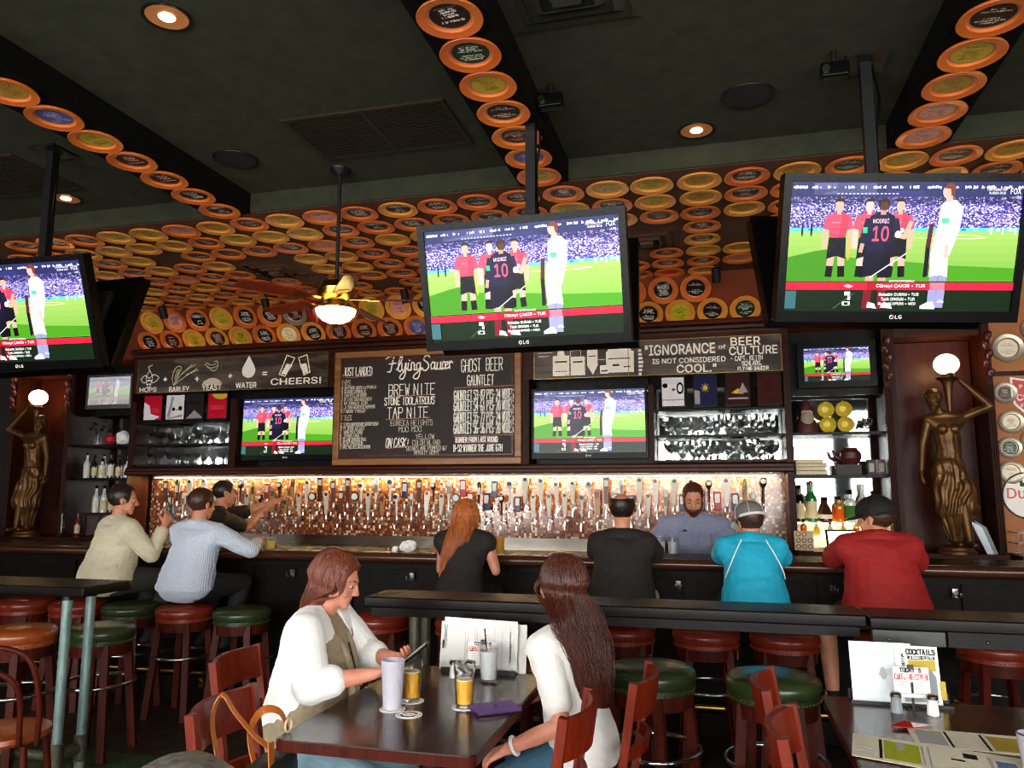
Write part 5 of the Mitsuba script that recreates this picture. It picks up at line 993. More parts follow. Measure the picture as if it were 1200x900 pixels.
add('ice', moved(cat([moved(tbox((.022, .022, .022)), M4((.012 * math.cos(j * 2.1), .012 * math.sin(j * 2.1), .03 + .024 * j), j, j * .7)) for j in range(4)]), M4((-1.172, 2.752, TZ + .003))), 'water_ice', False, t)
t = thing('water_glass', 'clear tumbler of ice water with a black straw before the white menus', 'glass'); c = M4((-.945, 3.235, TZ))
add('cup', moved(glass_shell(.034, .043, .155), c), 'clear_glass', 40, t); add('water', moved(lathe([(0, .013), (.0315, .013), (.039, .125), (0, .125)], 28), c), 'water_ice', 40, t); add('straw', bar((-.94, 3.235, TZ + .014), (-.962, 3.23, TZ + .215), .0028, 8), 'black_plastic', 30, t)
def shaker(x, y, label, fillm, lidm='steel'):
    t = thing('shaker', label, 'shaker'); m = M4((x, y, TZ))
    add('jar', moved(lathe([(0, 0), (.019, 0), (.021, .004), (.019, .03), (.017, .05), (.019, .056)], 10), m), fillm, 20, t)
    add('lid', moved(lathe([(.0195, .056), (.0195, .066), (.014, .073), (0, .075)], 18), m), lidm, 35, t)
shaker(-1.108, 3.262, 'small white salt shaker before the white menus', 'white_gloss'); shaker(-1.05, 3.272, 'small pale pepper shaker beside the salt before the white menus', 'book_pale')
mat('purple_leather', '5a2a78', .4); mat('purple_dark', '3a1a50', .45)
t = thing('wallet', 'purple folded leather wallet on the front table', 'wallet'); m = M4((-.80, 2.83, TZ), .62)
add('lower_flap', moved(rbx(-.085, .085, -.05, .05, 0, .008, .0035, 4), m), 'purple_dark', 30, t); add('upper_flap', moved(rbx(-.085, .085, -.05, .05, .0085, .018, .004, 4), m), 'purple_leather', 30, t); add('fold', moved(bar((-.085, .05, .009), (.085, .05, .009), .009, 12), m), 'purple_leather', 40, t); add('snap', moved(lathe([(0, .003), (.006, .0025), (.008, 0)][::-1], 14), m @ M4((0, .0, .018))), 'purple_dark', True, t); add('zip', moved(bx(-.08, .08, -.0515, -.0498, .006, .011), m), 'steel', False, t)
flat('ink', '2a2826'); flat('ink_pale', 'b9b6b2'); flat('ink_pink', 'd8a0a8'); flat('paper_cool', 'dfe6ea'); flat('card_yellow', 'bfa64a'); flat('paper_cream', 'f0e8ce'); flat('ad_green', 'b4bc3a'); flat('ad_blue', '6c7ea0'); flat('packet_red', 'c0302c'); flat('grey_block', '8e9496')
def sheet(t, name, x0, x1, z0, z1, m, bm, lean=.14, th=.0012, skew=0.0):
    q = bx(x0, x1, 0, th, z0, z1); v = q.vertices.copy(); v[:, 2] += (v[:, 0] - x0) * skew; q.vertices = v; add(name, moved(q, m), bm, False, t)
t = thing('menu_stack', 'stack of white paper menus standing upright at the back of the front table', 'menu')
for i, (x0, x1, h, s) in enumerate(((-.145, .205, .205, -.02), (-.175, .165, .222, -.03), (-.185, .17, .205, .0))): sheet(t, 'menu_sheet', x0, x1, 0, h, M4((-1.03, 3.40 - .012 * i, TZ + .006), .02, math.radians(-9)), 'white_paper', skew=s)
m = M4((-1.03, 3.373, TZ + .006), .02, math.radians(-9))
pr = [sbox(-.175, .09, -.168, .125)] + [sbox(-.168 + .005 * j, .09, -.1665 + .005 * j, .19) for j in range(3)] + [sbox(.135, .04, .1375, .17), sbox(.14, .05, .142, .12)]
pr2 = [sbox(-.07 + .045 * j, .03, -.0685 + .045 * j, .18) for j in range(4)] + [sbox(-.06 + .045 * j, .08, -.0585 + .045 * j, .16) for j in range(3)] + [sbox(.1, .02, .1015, .16)]
add('print', moved(moved(cat([poly2(q, 0) for q in pr]), FRONT), m @ M4((0, -.0008, 0))), 'ink', False, t); add('fine_print', moved(moved(cat([poly2(q, 0) for q in pr2]), FRONT), m @ M4((0, -.0008, 0))), 'ink_pale', False, t)
add('holder', cat(bx(-1.2, -.86, 3.352, 3.356, TZ, TZ + .02), bx(-1.2, -.86, 3.43, 3.434, TZ, TZ + .05), bx(-1.2, -.86, 3.352, 3.434, TZ + .0008, TZ + .004)), 'black_metal', False, t)
def tent_card(x, y, rz, label, l1, l2, w=.13, h=.10):
    t = thing('table_card', label, 'card'); m = M4((x, y, TZ + .045), rz, math.radians(-8))
    add('card', moved(bx(-w / 2, w / 2, 0, .0012, 0, h), m), 'white_paper', False, t)
    add('band', moved(bx(-w * .47, w * .47, -.0006, 0, h * .58, h * .78), m), 'sign_red', False, t)
    add('heading', moved(moved(write([(l1, -w * .3, h * .84, h * .12, w * .58)], .0035), FRONT), m @ M4((0, -.0003, 0))), 'ink', False, t)
    add('band_lettering', moved(moved(write([(l2, -w * .43, h * .615, h * .13, w * .84)], .0032), FRONT), m @ M4((0, -.001, 0))), 'white_paper', False, t)
    add('fine_print', moved(moved(cat([poly2(sbox(-w * .4, h * (.12 + .09 * j), w * (.38 - .07 * (j % 3)), h * (.145 + .09 * j)), 0) for j in range(5)]), FRONT), m @ M4((0, -.0006, 0))), 'ink_pale', False, t)
    add('clip', moved(bx(-.01, .01, -.004, .006, h - .008, h + .008), m), 'black_metal', False, t)
    add('stand', cat(moved(bx(-.02, .02, .0015, .04, -.045, -.042), M4((x, y, TZ + .045), rz)), moved(bx(-.004, .004, .002, .006, -.042, h * .5), M4((x, y, TZ + .045), rz))), 'black_metal', False, t)
tent_card(-.995, 3.305, .02, 'small white TODAYS FIRE SALE card before the menus on the front table', "TODAY'S", 'FIRE SALE')
# ---------------------------------------------------------------- on the right table
t = thing('menu_stack', 'white cocktail menus standing upright at the back of the right table', 'menu')
m = M4((.64, 3.285, TZ + .004), .04, math.radians(-9)); m2 = m @ M4((0, -.012, 0)); m_back = m @ M4((0, .012, 0))
sheet(t, 'menu_sheet', -.155, .155, 0, .213, m_back, 'white_paper', skew=-.02); sheet(t, 'menu_sheet', -.16, .06, .002, .218, m, 'paper_cool', skew=-.01); sheet(t, 'cocktail_menu', .0, .145, 0, .208, m2, 'white_paper', skew=-.02)
def on(mm, g, c, name, dy=-.0006): add(name, moved(moved(cat([poly2(q, 0) for q in (g if isinstance(g, list) else [g])]), FRONT), mm @ M4((0, dy, 0))), c, False, t)
on(m, [disc(-.045, .105, .012, 1.9), sbox(-.06, .098, -.03, .106)], 'ink_pale', 'emblem'); on(m2, [sbox(.043, .12, .137, .158)], 'card_yellow', 'yellow_block'); on(m2, [sbox(.042, .16, .136, .172)], 'ink', 'black_bar', -.0007)
add('heading', moved(moved(write([('COCKTAILS', .04, .178, .017, .098)], .0042), FRONT), m2 @ M4((0, -.0006, 0))), 'ink', False, t)
add('black_bar_lettering', moved(moved(write([('& BOOZY FLOATS', .05, .163, .006, .08)], .0016), FRONT), m2 @ M4((0, -.0012, 0))), 'white_paper', False, t)
v_ = write([('PODIUM', 0, 0, .009, .052)], .0024); add('side_lettering', moved(moved(v_, FRONT @ M4((.03, .125, 0), R90)), m2 @ M4((0, -.0006, 0))), 'ink', False, t)
on(m2, [Polygon([(.02, .01), (.135, .01), (.135, .10), (.12, .125), (.09, .13), (.02, .06)])], 'grey_block', 'photo_block')
add('side_tab', moved(bx(.147, .167, -.003, -.001, .02, .085), m), 'card_yellow', False, t)
add('holder', cat(bx(.47, .82, 3.26, 3.264, TZ, TZ + .012), bx(.47, .82, 3.325, 3.329, TZ, TZ + .04), bx(.47, .82, 3.26, 3.329, TZ + .0008, TZ + .0035)), 'black_metal', False, t)
tent_card(.675, 3.215, .05, 'white TODAYS FIRE SALE card clipped upright on the right table', "TODAY'S", 'FIRE SALE', .122, .105)
shaker(.608, 3.17, 'pepper shaker left of the salt on the right table', 'grey_block'); shaker(.726, 3.165, 'white salt shaker right of the pepper on the right table', 'white_gloss')
t = thing('sauce_packet', 'red and white paper packet between the shakers and newspapers', 'packet')
q = np.array([[0, 0], [.055, .075], [.135, .045], [.07, -.005]]) + [.545, 2.955]
add('packet', prism_z(q, TZ + .0085, TZ + .011), 'packet_red', False, t); add('white_part', prism_z(np.array([[.075, .06], [.135, .043], [.07, -.002]]) + [.545, 2.955], TZ + .011, TZ + .0114), 'white_paper', False, t)
def paper(label, poly, z, blocks, bm='paper_cream'):
    t = thing('newspaper_menu', label, 'newspaper', 'newspaper menus on the right table'); p0 = np.array(poly[0]); e1 = np.array(poly[1]) - p0; e2 = np.array(poly[3]) - p0
    add('sheet', prism_z(poly, z, z + .0012), bm, False, t)
    for i, (u0, u1, v0, v1, m) in enumerate(blocks): add('print', prism_z([p0 + e1 * a + e2 * b for a, b in ((u0, v0), (u1, v0), (u1, v1), (u0, v1))], z + .0012, z + .0015 + .0001 * i), m, False, t)
paper('folded brown and cream newspaper sheets lying behind the front paper', [(.585, 2.80), (.96, 2.76), (.99, 2.965), (.60, 2.985)], TZ + .0005, [(.28, .3, .05, .95, 'ink'), (.55, .57, .05, .95, 'ink'), (.6, .97, .1, .9, 'card_yellow'), (.05, .26, .1, .9, 'ink_pale')])
paper('open newspaper menu with a lime green advertisement nearest the camera', [(.372, 2.63), (.80, 2.47), (.86, 2.72), (.412, 2.862)], TZ + .004, [(.20, .42, .12, .9, 'ad_green'), (.17, .19, .1, .9, 'ink'), (.28, .33, .6, .88, 'ink_pale'), (.43, .445, .1, .9, 'ink_pale'), (.47, .48, .1, .9, 'ink_pale'), (.02, .14, .3, .32, 'ink_pale'), (.03, .13, .45, .47, 'ink_pale'), (.68, .76, .72, .9, 'ink'), (.6, .68, .55, .6, 'ink'), (.86, .97, .3, .8, 'ad_blue'), (.82, .84, .1, .9, 'ink_pale')])
t = thing('tumbler', 'frosted empty tumbler cut off by the right edge', 'tumbler'); add('cup', moved(glass_shell(.034, .045, .10, .003), M4((.86, 2.62, TZ + .0065))), 'frosted', 40, t); add('rim', moved(ring((0, 0, .10), .0437, .0022, 32), M4((.86, 2.62, TZ + .0065))), 'frosted', True, t)
# ---------------------------------------------------------------- bag on the chair
leather('strap_tan', 'b0581c', 'c8722c', .45); mat('bag_olive', '20241d', .5)
t = thing('handbag', 'dark olive handbag with orange straps hung on the left chair', 'handbag')
b = icosphere(3, 1); b.apply_scale((.055, .15, .13)); b.vertices[:, 2] = np.where(b.vertices[:, 2] > .06, .06 + (b.vertices[:, 2] - .06) * .3, b.vertices[:, 2]); b.apply_translation((-1.45, 2.40, .605)); add('pouch', b, 'bag_olive', True, t)
def strap(pts, w=.022, th=.004):
    p = catmull(pts, 8); n = len(p); tt = np.gradient(p, axis=0); tt /= np.linalg.norm(tt, axis=1, keepdims=True); s = np.cross(tt, (.9, .1, .45)); s /= np.linalg.norm(s, axis=1, keepdims=True); u = np.cross(tt, s)
    v = np.concatenate([p + s * w / 2 + u * th / 2, p - s * w / 2 + u * th / 2, p - s * w / 2 - u * th / 2, p + s * w / 2 - u * th / 2]); f = []
    for k in range(4):
        for i in range(n - 1): a, b_ = k * n + i, ((k + 1) % 4) * n + i; f += [[a, b_, b_ + 1], [a, b_ + 1, a + 1]]
    return trimesh.Trimesh(v, f, process=False)
add('long_strap', strap([(-1.535, 2.27, .62), (-1.60, 2.29, .80), (-1.575, 2.30, .885), (-1.53, 2.31, .83), (-1.47, 2.33, .76), (-1.43, 2.36, .71), (-1.42, 2.40, .63)]), 'strap_tan', 30, t)
add('short_strap', strap([(-1.45, 2.33, .63), (-1.50, 2.35, .75), (-1.49, 2.40, .815), (-1.45, 2.45, .80), (-1.43, 2.47, .72), (-1.44, 2.50, .62)], .026), 'strap_tan', 30, t)
add('tag', strap([(-1.425, 2.355, .735), (-1.415, 2.345, .69), (-1.41, 2.34, .64)], .034), 'strap_tan', 30, t)
add('buckle', ring((-1.395, 2.41, .775), .02, .004, 20, 6, 0), 'lab_cream', True, t)
# ---------------------------------------------------------------- things lying on the bar
BZ = BT + .0006
t = thing('napkin', 'crumpled white napkin on the bar behind the red haired woman', 'napkin'); m = icosphere(3, .05); n = meshkit.fbm(m.vertices * 26, 3, 5); m.vertices *= (.6 + .9 * n)[:, None] * [1.1, .8, .9]; m.apply_translation((-2.17, 5.33, BZ - m.bounds[0][2])); add('cloth', m, 'white_paper', False, t); m = icosphere(2, .02); m.vertices *= (.6 + .9 * meshkit.fbm(m.vertices * 60, 2, 6))[:, None]; m.apply_translation((-2.26, 5.30, BZ - m.bounds[0][2])); add('fold', m, 'white_paper', False, t)
for x, y, w, rz, d in ((-2.42, 5.32, .2, .3, 'flat white paper left of the crumpled napkin on the bar'), (-1.30, 5.33, .22, -.2, 'flat white paper on the bar right of the woman in black'), (-3.02, 5.33, .26, .1, 'flat white paper on the bar right of the short drink')):
    t = thing('paper_sheet', d, 'paper', 'papers lying on the bar'); add('sheet', moved(bx(-w / 2, w / 2, -.06, .06, 0, .0015), M4((x, y, BZ), rz)), 'white_paper', False, t); add('print', moved(bx(-w * .4, w * .3, -.03, .03, .0015, .0018), M4((x, y, BZ), rz)), 'ink_pale', False, t)
def bar_glass(x, y, r, h, label, liquid, straw=True):
    t = thing('bar_glass', label, 'glass'); m = M4((x, y, BZ)); add('glass', moved(glass_shell(r * .85, r, h), m), 'clear_glass', 40, t); add('drink', moved(lathe([(0, .013), (r * .8, .013), (r * .9, h * .7), (0, h * .7)], 20), m), liquid, 40, t)
    if straw: add('straw', bar((x, y, BZ + .014), (x + .01, y - .01, BZ + h + .07), .003, 6), 'black_plastic', 30, t)
bar_glass(-3.30, 5.33, .04, .10, 'short glass of pale drink right of the striped shirt man', 'bottle_yellow'); bar_glass(-4.06, 5.40, .04, .15, 'tall glass left of the striped shirt man', 'tap_grey', False); bar_glass(-1.98, 5.40, .028, .07, 'small glass with a straw left of the woman in black', 'bottle_amber'); bar_glass(-1.49, 5.34, .045, .18, 'tall patterned glass right of the woman in black', 'tint_amber', False)
for i in range(3): bar_glass(-.47 + .085 * i, 5.62, .036, .13, f'clear empty tumbler, {ordn(i + 1)} of three left of the bartender', 'water_ice', False)
t = thing('tablet', 'white glowing tablet screen on the bar before the man in red', 'tablet'); m = M4((.80, 5.46, BZ + .002), .2, math.radians(-14)); add('case', moved(rbx(-.10, .10, 0, .012, 0, .20, .004, 3), m), 'black_plastic', 30, t); k = add('screen', moved(bx(-.09, .09, -.002, 0, .01, .19), m), 'white_gloss', False, t); scene[k]['emitter'] = {'type': 'area', 'radiance': {'type': 'rgb', 'value': [1.0, 1.05, 1.1]}}
add('stand', moved(bx(-.06, .06, .0125, .06, .001, .004), M4((.80, 5.46, BZ), .2)), 'black_plastic', False, t)
t = thing('payment_terminal', 'white lit panel behind the man in the striped shirt on the bar', 'terminal'); m = M4((-4.20, 5.50, BZ + .006), 0, math.radians(-12)); add('body', moved(rbx(-.09, .09, 0, .02, 0, .19, .005, 3), m), 'black_plastic', 30, t); k = add('screen', moved(bx(-.08, .08, -.0025, -.0003, .09, .18), m), 'white_gloss', False, t); scene[k]['emitter'] = {'type': 'area', 'radiance': {'type': 'rgb', 'value': [1.2, 1.25, 1.3]}}
t = thing('paper_cone', 'white folded paper leaning beside the right statue base', 'paper'); p = np.array([[-.05, 0, .25], [.03, .01, .20], [.10, .02, .0], [.05, .0, .0]]); f = [[0, 1, 2], [0, 2, 3]]; mm = trimesh.Trimesh(np.vstack([p, p + [0, .012, 0]]), f + [[a + 4 for a in q[::-1]] for q in f] + [[0, 4, 1], [1, 4, 5], [1, 5, 2], [2, 5, 6], [2, 6, 3], [3, 6, 7], [3, 7, 0], [0, 7, 4]], process=False); mm.apply_translation((1.93, 6.66, 1.0615)); add('sheet', mm, 'paper_cool', False, t); add('inner_sheet', moved(mm, M4((.035, .02, 0))), 'grey_block', False, t)
t = thing('hurricane_glass', 'clear stemmed glass at the foot of the left statue', 'glass'); add('glass', moved(lathe([(.0, .0), (.035, .001), (.034, .005), (.007, .012), (.007, .03), (.028, .06), (.034, .11), (.03, .15), (.038, .19)], 16), M4((-6.56, 6.66, 1.0608))), 'clear_glass', True, t); add('straw', bar((-6.56, 6.66, 1.10), (-6.55, 6.65, 1.30), .003, 6), 'white_paper', 30, t)
# ================================================================ people
mat('skin', mikit.proc(lambda p, n, uv: mikit.mix(lin('b8765a'), lin('cf9070'), mikit.fbm(p.x * 22, p.y * 22, p.z * 22))), .5, spec=.35)
mat('skin_rosy', mikit.proc(lambda p, n, uv: mikit.mix(lin('c0765f'), lin('d9967c'), mikit.fbm(p.x * 22, p.y * 22, p.z * 22))), .5, spec=.35)
mat('lips', '9a4a44', .4); mat('eye_white', 'd8d2ca', .25); mat('iris', '2a1c14', .2)
def hair_mat(n, a, b): mat(n, mikit.proc(lambda p, nn, uv: mikit.mix(lin(a), lin(b), mikit.noise(p.x * 160, p.y * 160, p.z * 14))), .42, spec=.45)
hair_mat('hair_dark', '140d0a', '2c1c14'); hair_mat('hair_brown', '24140c', '4a2c1a'); hair_mat('hair_auburn', '4a1d12', '80402a'); hair_mat('hair_chestnut', '2a110b', '5a2818'); hair_mat('hair_ginger', '8a3f1a', 'c8743a'); hair_mat('hair_grey', '3f3c38', '77726a')
SPH = m3.Manifold.sphere(1.0, 24)
def ell(c, r, R=np.eye(3)):
    r = np.broadcast_to(np.asarray(r, float), (3,)); A = np.asarray(R) * r[None, :]
    return SPH.transform(np.column_stack([A, np.asarray(c, float)]))
def hull(*ms): return m3.Manifold.batch_hull(list(ms))
def chain(pts, rs, R=np.eye(3)):
    e = [ell(p, r, R) for p, r in zip(pts, rs)]; return [hull(a, b) for a, b in zip(e[:-1], e[1:])]
def union(ms): return m3.Manifold.batch_boolean(list(ms), m3.OpType.Add)
def soft(m, ln, it=8, wr=0.0, seed=1, fr=18.0, stretch=(1, 1, 1)):
    q = man(m.refine_to_length(ln)); q.merge_vertices()
    v0 = q.vertices.copy(); trimesh.smoothing.filter_taubin(q, lamb=.5, nu=.53, iterations=it)
    far = np.linalg.norm(q.vertices - v0, axis=1) > 1.2 * ln
    if far.any(): q.vertices = np.where(far[:, None], v0, q.vertices)
    if wr:
        n = q.vertex_normals; p = q.vertices * np.asarray(stretch)
        w = meshkit.fbm(p * fr, 3, seed) - .5; w2 = 1 - np.abs(2 * meshkit.noise(p * fr * .55, seed + 9) - 1) * 2
        q.vertices = q.vertices + n * ((w * 1.3 + np.maximum(w2, 0) * .5) * wr)[:, None]
    return q
def unit(v): v = np.asarray(v, float); return v / np.linalg.norm(v)
def rotm(axis, a): return trimesh.transformations.rotation_matrix(a, axis)[:3, :3]
def hand(w, d, nrm, side, curl=.5, s=1.0):
    """palm and five fingers from the wrist w along d; nrm is where the palm faces; side +1 puts the thumb on lat"""
    d = unit(d); nrm = unit(np.asarray(nrm) - d * np.dot(nrm, d)); lat = np.cross(d, nrm) * side
    w = np.asarray(w, float); o = []
    P0 = ell(w, .022 * s); A = ell(w + d * .08 * s + lat * .028 * s, .0125 * s); B = ell(w + d * .076 * s - lat * .028 * s, .012 * s); C = ell(w + d * .03 * s + lat * .022 * s, .014 * s)
    o.append(hull(P0, A, B, C))
    for k, L in enumerate((.070, .078, .072, .056)):
        p = w + d * (.082 - .004 * abs(k - 1)) * s + lat * (.027 - .018 * k) * s; u = unit(d + lat * (.10 - .07 * k)); ax = np.cross(d, nrm); pts = [p]
        for j, f in enumerate((.45, .32, .23)):
            u = rotm(ax, curl * (.55, .75, .5)[j]) @ u; p = p + u * L * f * s; pts.append(p)
        o += chain(pts, [.0095 * s, .009 * s, .0085 * s, .0072 * s])
    p = w + d * .022 * s + lat * .022 * s; u = unit(d * .6 + lat * .75 + nrm * .35); q1 = p + u * .042 * s; u2 = unit(d * .85 + lat * .3 + nrm * (.3 + .4 * curl)); o += chain([p, q1, q1 + u2 * .032 * s], [.0135 * s, .0105 * s, .0085 * s])
    return o
def ik(a, c, l1, l2, pole):
    a, c = np.asarray(a, float), np.asarray(c, float); v = c - a; L = min(np.linalg.norm(v), (l1 + l2) * .995); u = unit(v); c2 = a + u * L
    x = (l1 * l1 - l2 * l2 + L * L) / (2 * L); h = math.sqrt(max(l1 * l1 - x * x, 0)); p = np.asarray(pole, float); p = unit(p - u * np.dot(p, u)); return a + u * x + p * h, c2
def head_parts(H, s=1.0, female=False, beard=False):
    """H: 4x4 head frame (x right, y forward, z up, origin between the ears)"""
    R, c = H[:3, :3], H[:3, 3]
    def g(p, r): return ell(c + R @ (np.asarray(p, float) * s), np.asarray(r, float) * s, R)
    jw = .040 if female else .046
    o = [g((0, -.012, .035), (.074, .094, .084)), hull(g((0, .03, .02), (.064, .062, .06)), g((0, .05, -.062), (jw, .036, .026)), g((0, .068, -.088), (.018, .016, .014))), hull(g((0, .03, .02), (.064, .062, .06)), g((0, -.005, -.05), (.058, .05, .035)), g((0, .05, -.062), (jw, .036, .026))),
         hull(g((0, .092, .012), (.007, .007, .007)), g((0, .1065, -.020), (.0095, .0095, .0085)), g((.013, .094, -.026), (.008, .007, .006)), g((-.013, .094, -.026), (.008, .007, .006))), g((0, .078, .03), (.05, .014, .011))]
    for q in (-1, 1): o.append(hull(g((q * .076, -.006, .012), (.007, .017, .022)), g((q * .072, .002, -.022), (.007, .009, .011)))); o.append(g((q * .034, .066, -.026), (.022, .016, .02)))
    return o
def face_bits(t, H, s=1.0, female=False, brow='hair_dark', closed=False):
    for q in (-1, 1):
        m = H @ M4((q * .031 * s, .0765 * s, .010 * s))
        e = icosphere(2, .0108 * s); e.apply_scale((1, .75, .55 if closed else .78)); add('eye', moved(e, m), 'eye_white', True, t)
        e = icosphere(2, .0062 * s); e.apply_scale((1, .6, 1)); add('iris', moved(e, H @ M4((q * .030 * s, .0845 * s, .008 * s))), 'iris', True, t)
        add('eyebrow', moved(tube(catmull([(q * .014 * s, .0895 * s, .030 * s), (q * .03 * s, .086 * s, .035 * s), (q * .048 * s, .072 * s, .029 * s)], 4), .0036 * s, 6), H), brow, True, t)
    l = cat(moved(tube(catmull([(-.022 * s, .076 * s, -.055 * s), (-.008 * s, .0855 * s, -.0515 * s), (0, .086 * s, -.053 * s), (.008 * s, .0855 * s, -.0515 * s), (.022 * s, .076 * s, -.055 * s)], 4),   .0026 * s, 8), H), moved(tube(catmull([(-.018 * s, .0775 * s, -.059 * s), (0, .085 * s, -.062 * s), (.018 * s, .0775 * s, -.059 * s)], 5), .0036 * s, 8), H))
    add('mouth', l, 'lips', True, t)
ARM = {}
def human(label, pos, rz, seat=.74, s=1.0, fat=1.0, female=False, lean=.06, head=(0, 0), wrists=None, poles=None, palm=None, shirt='black_matte', shirt_to=.95, pants='black_matte', pants_to=2, skin='skin', brow='hair_dark', res=.022, wr=.008, curl=.5, stand=False, feet=None, group=None, headfwd=.03, headup=0.0, elbows=None, knee_dx=.15, shin_back=.12, sho=.185, face=True, closed=False, shirt_seed=3, hem=.03, drop=0.0, collar=False):
    """one seated (or standing) figure; wrists, elbows in world space. returns its key and its head frame"""
    t = thing('person', label, 'person', group); ARM[t] = {}; B = M4(pos, rz); Rb = B[:3, :3]
    def W(p): return Rb @ (np.asarray(p, float) * s) + B[:3, 3]
    z0 = seat / s
    pel = (0, 0, z0 + .10); abd = (0, .01 + lean * .35, z0 + .25); che = (0, .015 + lean * .8, z0 + .43 - drop * .6); shz = z0 + .555 - drop; shy = .005 + lean
    f = fat
    T_pts = [pel, abd, che]; T_r = [np.array((.165 * (f if female is False else 1.05 * f), .125 * f, .11)), np.array((.145 * f, .115 * f, .11)), np.array((.155 * (.5 + .5 * f), .115 * (.4 + .6 * f), .13))]
    S = {q: (q * sho * (.7 + .3 * f), shy, shz) for q in (-1, 1)}
    nk = (0, lean + .005, z0 + .62 - drop); hd = (0, lean + headfwd, z0 + .765 + headup - drop)
    def torso(o):
        e = [ell(W(p), (r + o * (1.7 if i == 0 else 1)) * s, Rb) for i, (p, r) in enumerate(zip(T_pts, T_r))]
        sh = [ell(W(S[q]), (.062 + o) * s, Rb) for q in (-1, 1)]; n = ell(W((0, lean - .01, z0 + .60 - drop)), (.058 + o * .6) * s, Rb)
        return [hull(e[0], e[1]), hull(e[1], e[2]), hull(e[2], sh[0], sh[1]), hull(sh[0], n, sh[1])]
    skinm = torso(0.0) + [hull(ell(W(nk), (.054 if not female else .046) * s), ell(W((0, hd[1] - .02, hd[2] - .07)), (.055 if not female else .047) * s))]
    Hm = np.eye(4); Hm[:3, :3] = Rb @ rotm([0, 0, 1], head[0]) @ rotm([1, 0, 0], -head[1]); Hm[:3, 3] = W(hd)
    skinm += head_parts(Hm, s, female)
    sleeves = []
    for q, nm in ((-1, 'L'), (1, 'R')):
        sw = W(S[q]); wt = np.asarray((wrists or {}).get(nm, W((q * .16, .46, z0 + .36))), float)
        pole = Rb @ np.asarray((poles or {}).get(nm, (q * .6, -.2, -1)), float); l1, l2 = .285 * s, .255 * s
        if elbows and nm in elbows: el_ = np.asarray(elbows[nm], float); el_ = sw + unit(el_ - sw) * min(np.linalg.norm(el_ - sw), .31 * s); w_ = el_ + unit(wt - el_) * l2
        else: el_, w_ = ik(sw, wt, l1, l2, pole)
        ar = .048 if not female else .042; ar *= (.6 + .4 * f)
        skinm += chain([sw, el_, el_ * .55 + w_ * .45, w_], [ar * s * 1.1, ar * .82 * s, ar * .84 * s, .0245 * s])
        ARM[t][nm] = (el_, w_)
        d = unit(w_ - el_); pn = Rb @ np.asarray((palm or {}).get(nm, (-q * .25, .15, -1)), float); lat = np.cross(d, unit(pn - d * np.dot(pn, d))); inward = Rb @ np.array((-q, .2, .3))
        skinm += hand(w_, d, pn, 1 if np.dot(lat, inward) > 0 else -1, curl, s * (1.0 if not female else .92))
        o = .014; k = shirt_to
        if k <= 1: sleeves += chain([sw, sw + (el_ - sw) * k], [(ar * 1.1 + o) * s, (ar * (1.1 - .22 * k) + o + .006) * s])
        else: sleeves += chain([sw, el_, el_ + (w_ - el_) * (k - 1)], [(ar * 1.1 + o) * s, (ar * .9 + o) * s, (ar * .8 * (1 - .25 * (k - 1)) + o * .8) * s])
    legs, pl = [], [ell(W(pel), (T_r[0] + .006) * s, Rb)]
    for q in (-1, 1):
        hip = W((q * .095, .02, z0 + .085))
        if stand: kn, an = W((q * .11, .03, z0 - .37)), W((q * .11, 0, z0 - .82))
        else: kn, an = W((q * knee_dx, .43, z0 + .075)), W((q * (knee_dx - .02), .43 - shin_back, z0 + .075 - .40))
        if feet: an = np.asarray(feet[q], float); kn, an = ik(hip, an, .44 * s, .43 * s, Rb @ np.array((q * .25, 1, .7)))
        fo = an + Rb @ np.array((q * .03, .15, -.045)) * s
        th = .082 * (.5 + .5 * f)
        bn = chain([hip, kn, kn * .6 + an * .4, an], [th * s, .056 * s, .057 * s, .038 * s]); skinm += bn + [hull(ell(an + Rb @ np.array((0, -.03, -.05)) * s, .028 * s), ell(fo, .026 * s))]
        legs += chain([hip, kn] + ([an * .9 + kn * .1] if pants_to == 2 else []), [(th + .014) * s, .072 * s] + ([.056 * s] if pants_to == 2 else []))
        sh_ = hull(ell(an + Rb @ np.array((0, -.035, -.055)) * s, (.036 * s, .04 * s, .03 * s), Rb), ell(fo, (.04 * s, .045 * s, .026 * s), Rb), ell(an + Rb @ np.array((0, .0, .0)) * s, .044 * s))
        add('shoe', soft(sh_, .03, 4), 'black_matte', True, t)
    add('body', soft(union(skinm), res * .55, 5), skin, True, t)
    sm = torso(.014)
    if hem: sm.append(hull(ell(W(pel), (T_r[0] + .016) * s, Rb), ell(W((0, .0, z0 + .10 - hem)), (T_r[0] + .022) * s * np.array((1, 1, .33)), Rb)))
    add('shirt', soft(union(sm + sleeves), res * .6, 8, wr, shirt_seed, 15, (1, 1, 1.6)), shirt, True, t)
    add('trousers' if pants_to == 2 else 'shorts', soft(union(pl + [hull(pl[0], ell(W((q * .1, .05, z0 + .08)), (th + .014) * s)) for q in (-1, 1)] + legs), res, 6, wr * .6, 5), pants, True, t)
    if collar:
        a = np.linspace(0, 2 * np.pi, 28, endpoint=False); pts = np.array([W((.066 * math.cos(x), lean + .066 * math.sin(x), z0 + .622 - drop - .02 * math.sin(x))) for x in a]); add('collar', tube(pts, .014 * s, 8, True), shirt, True, t)
    if face: face_bits(t, Hm, s, female, brow, closed)
    return t, Hm, W
def local(Hm, m): return [q.transform(Hm[:3, :4]) for q in m]
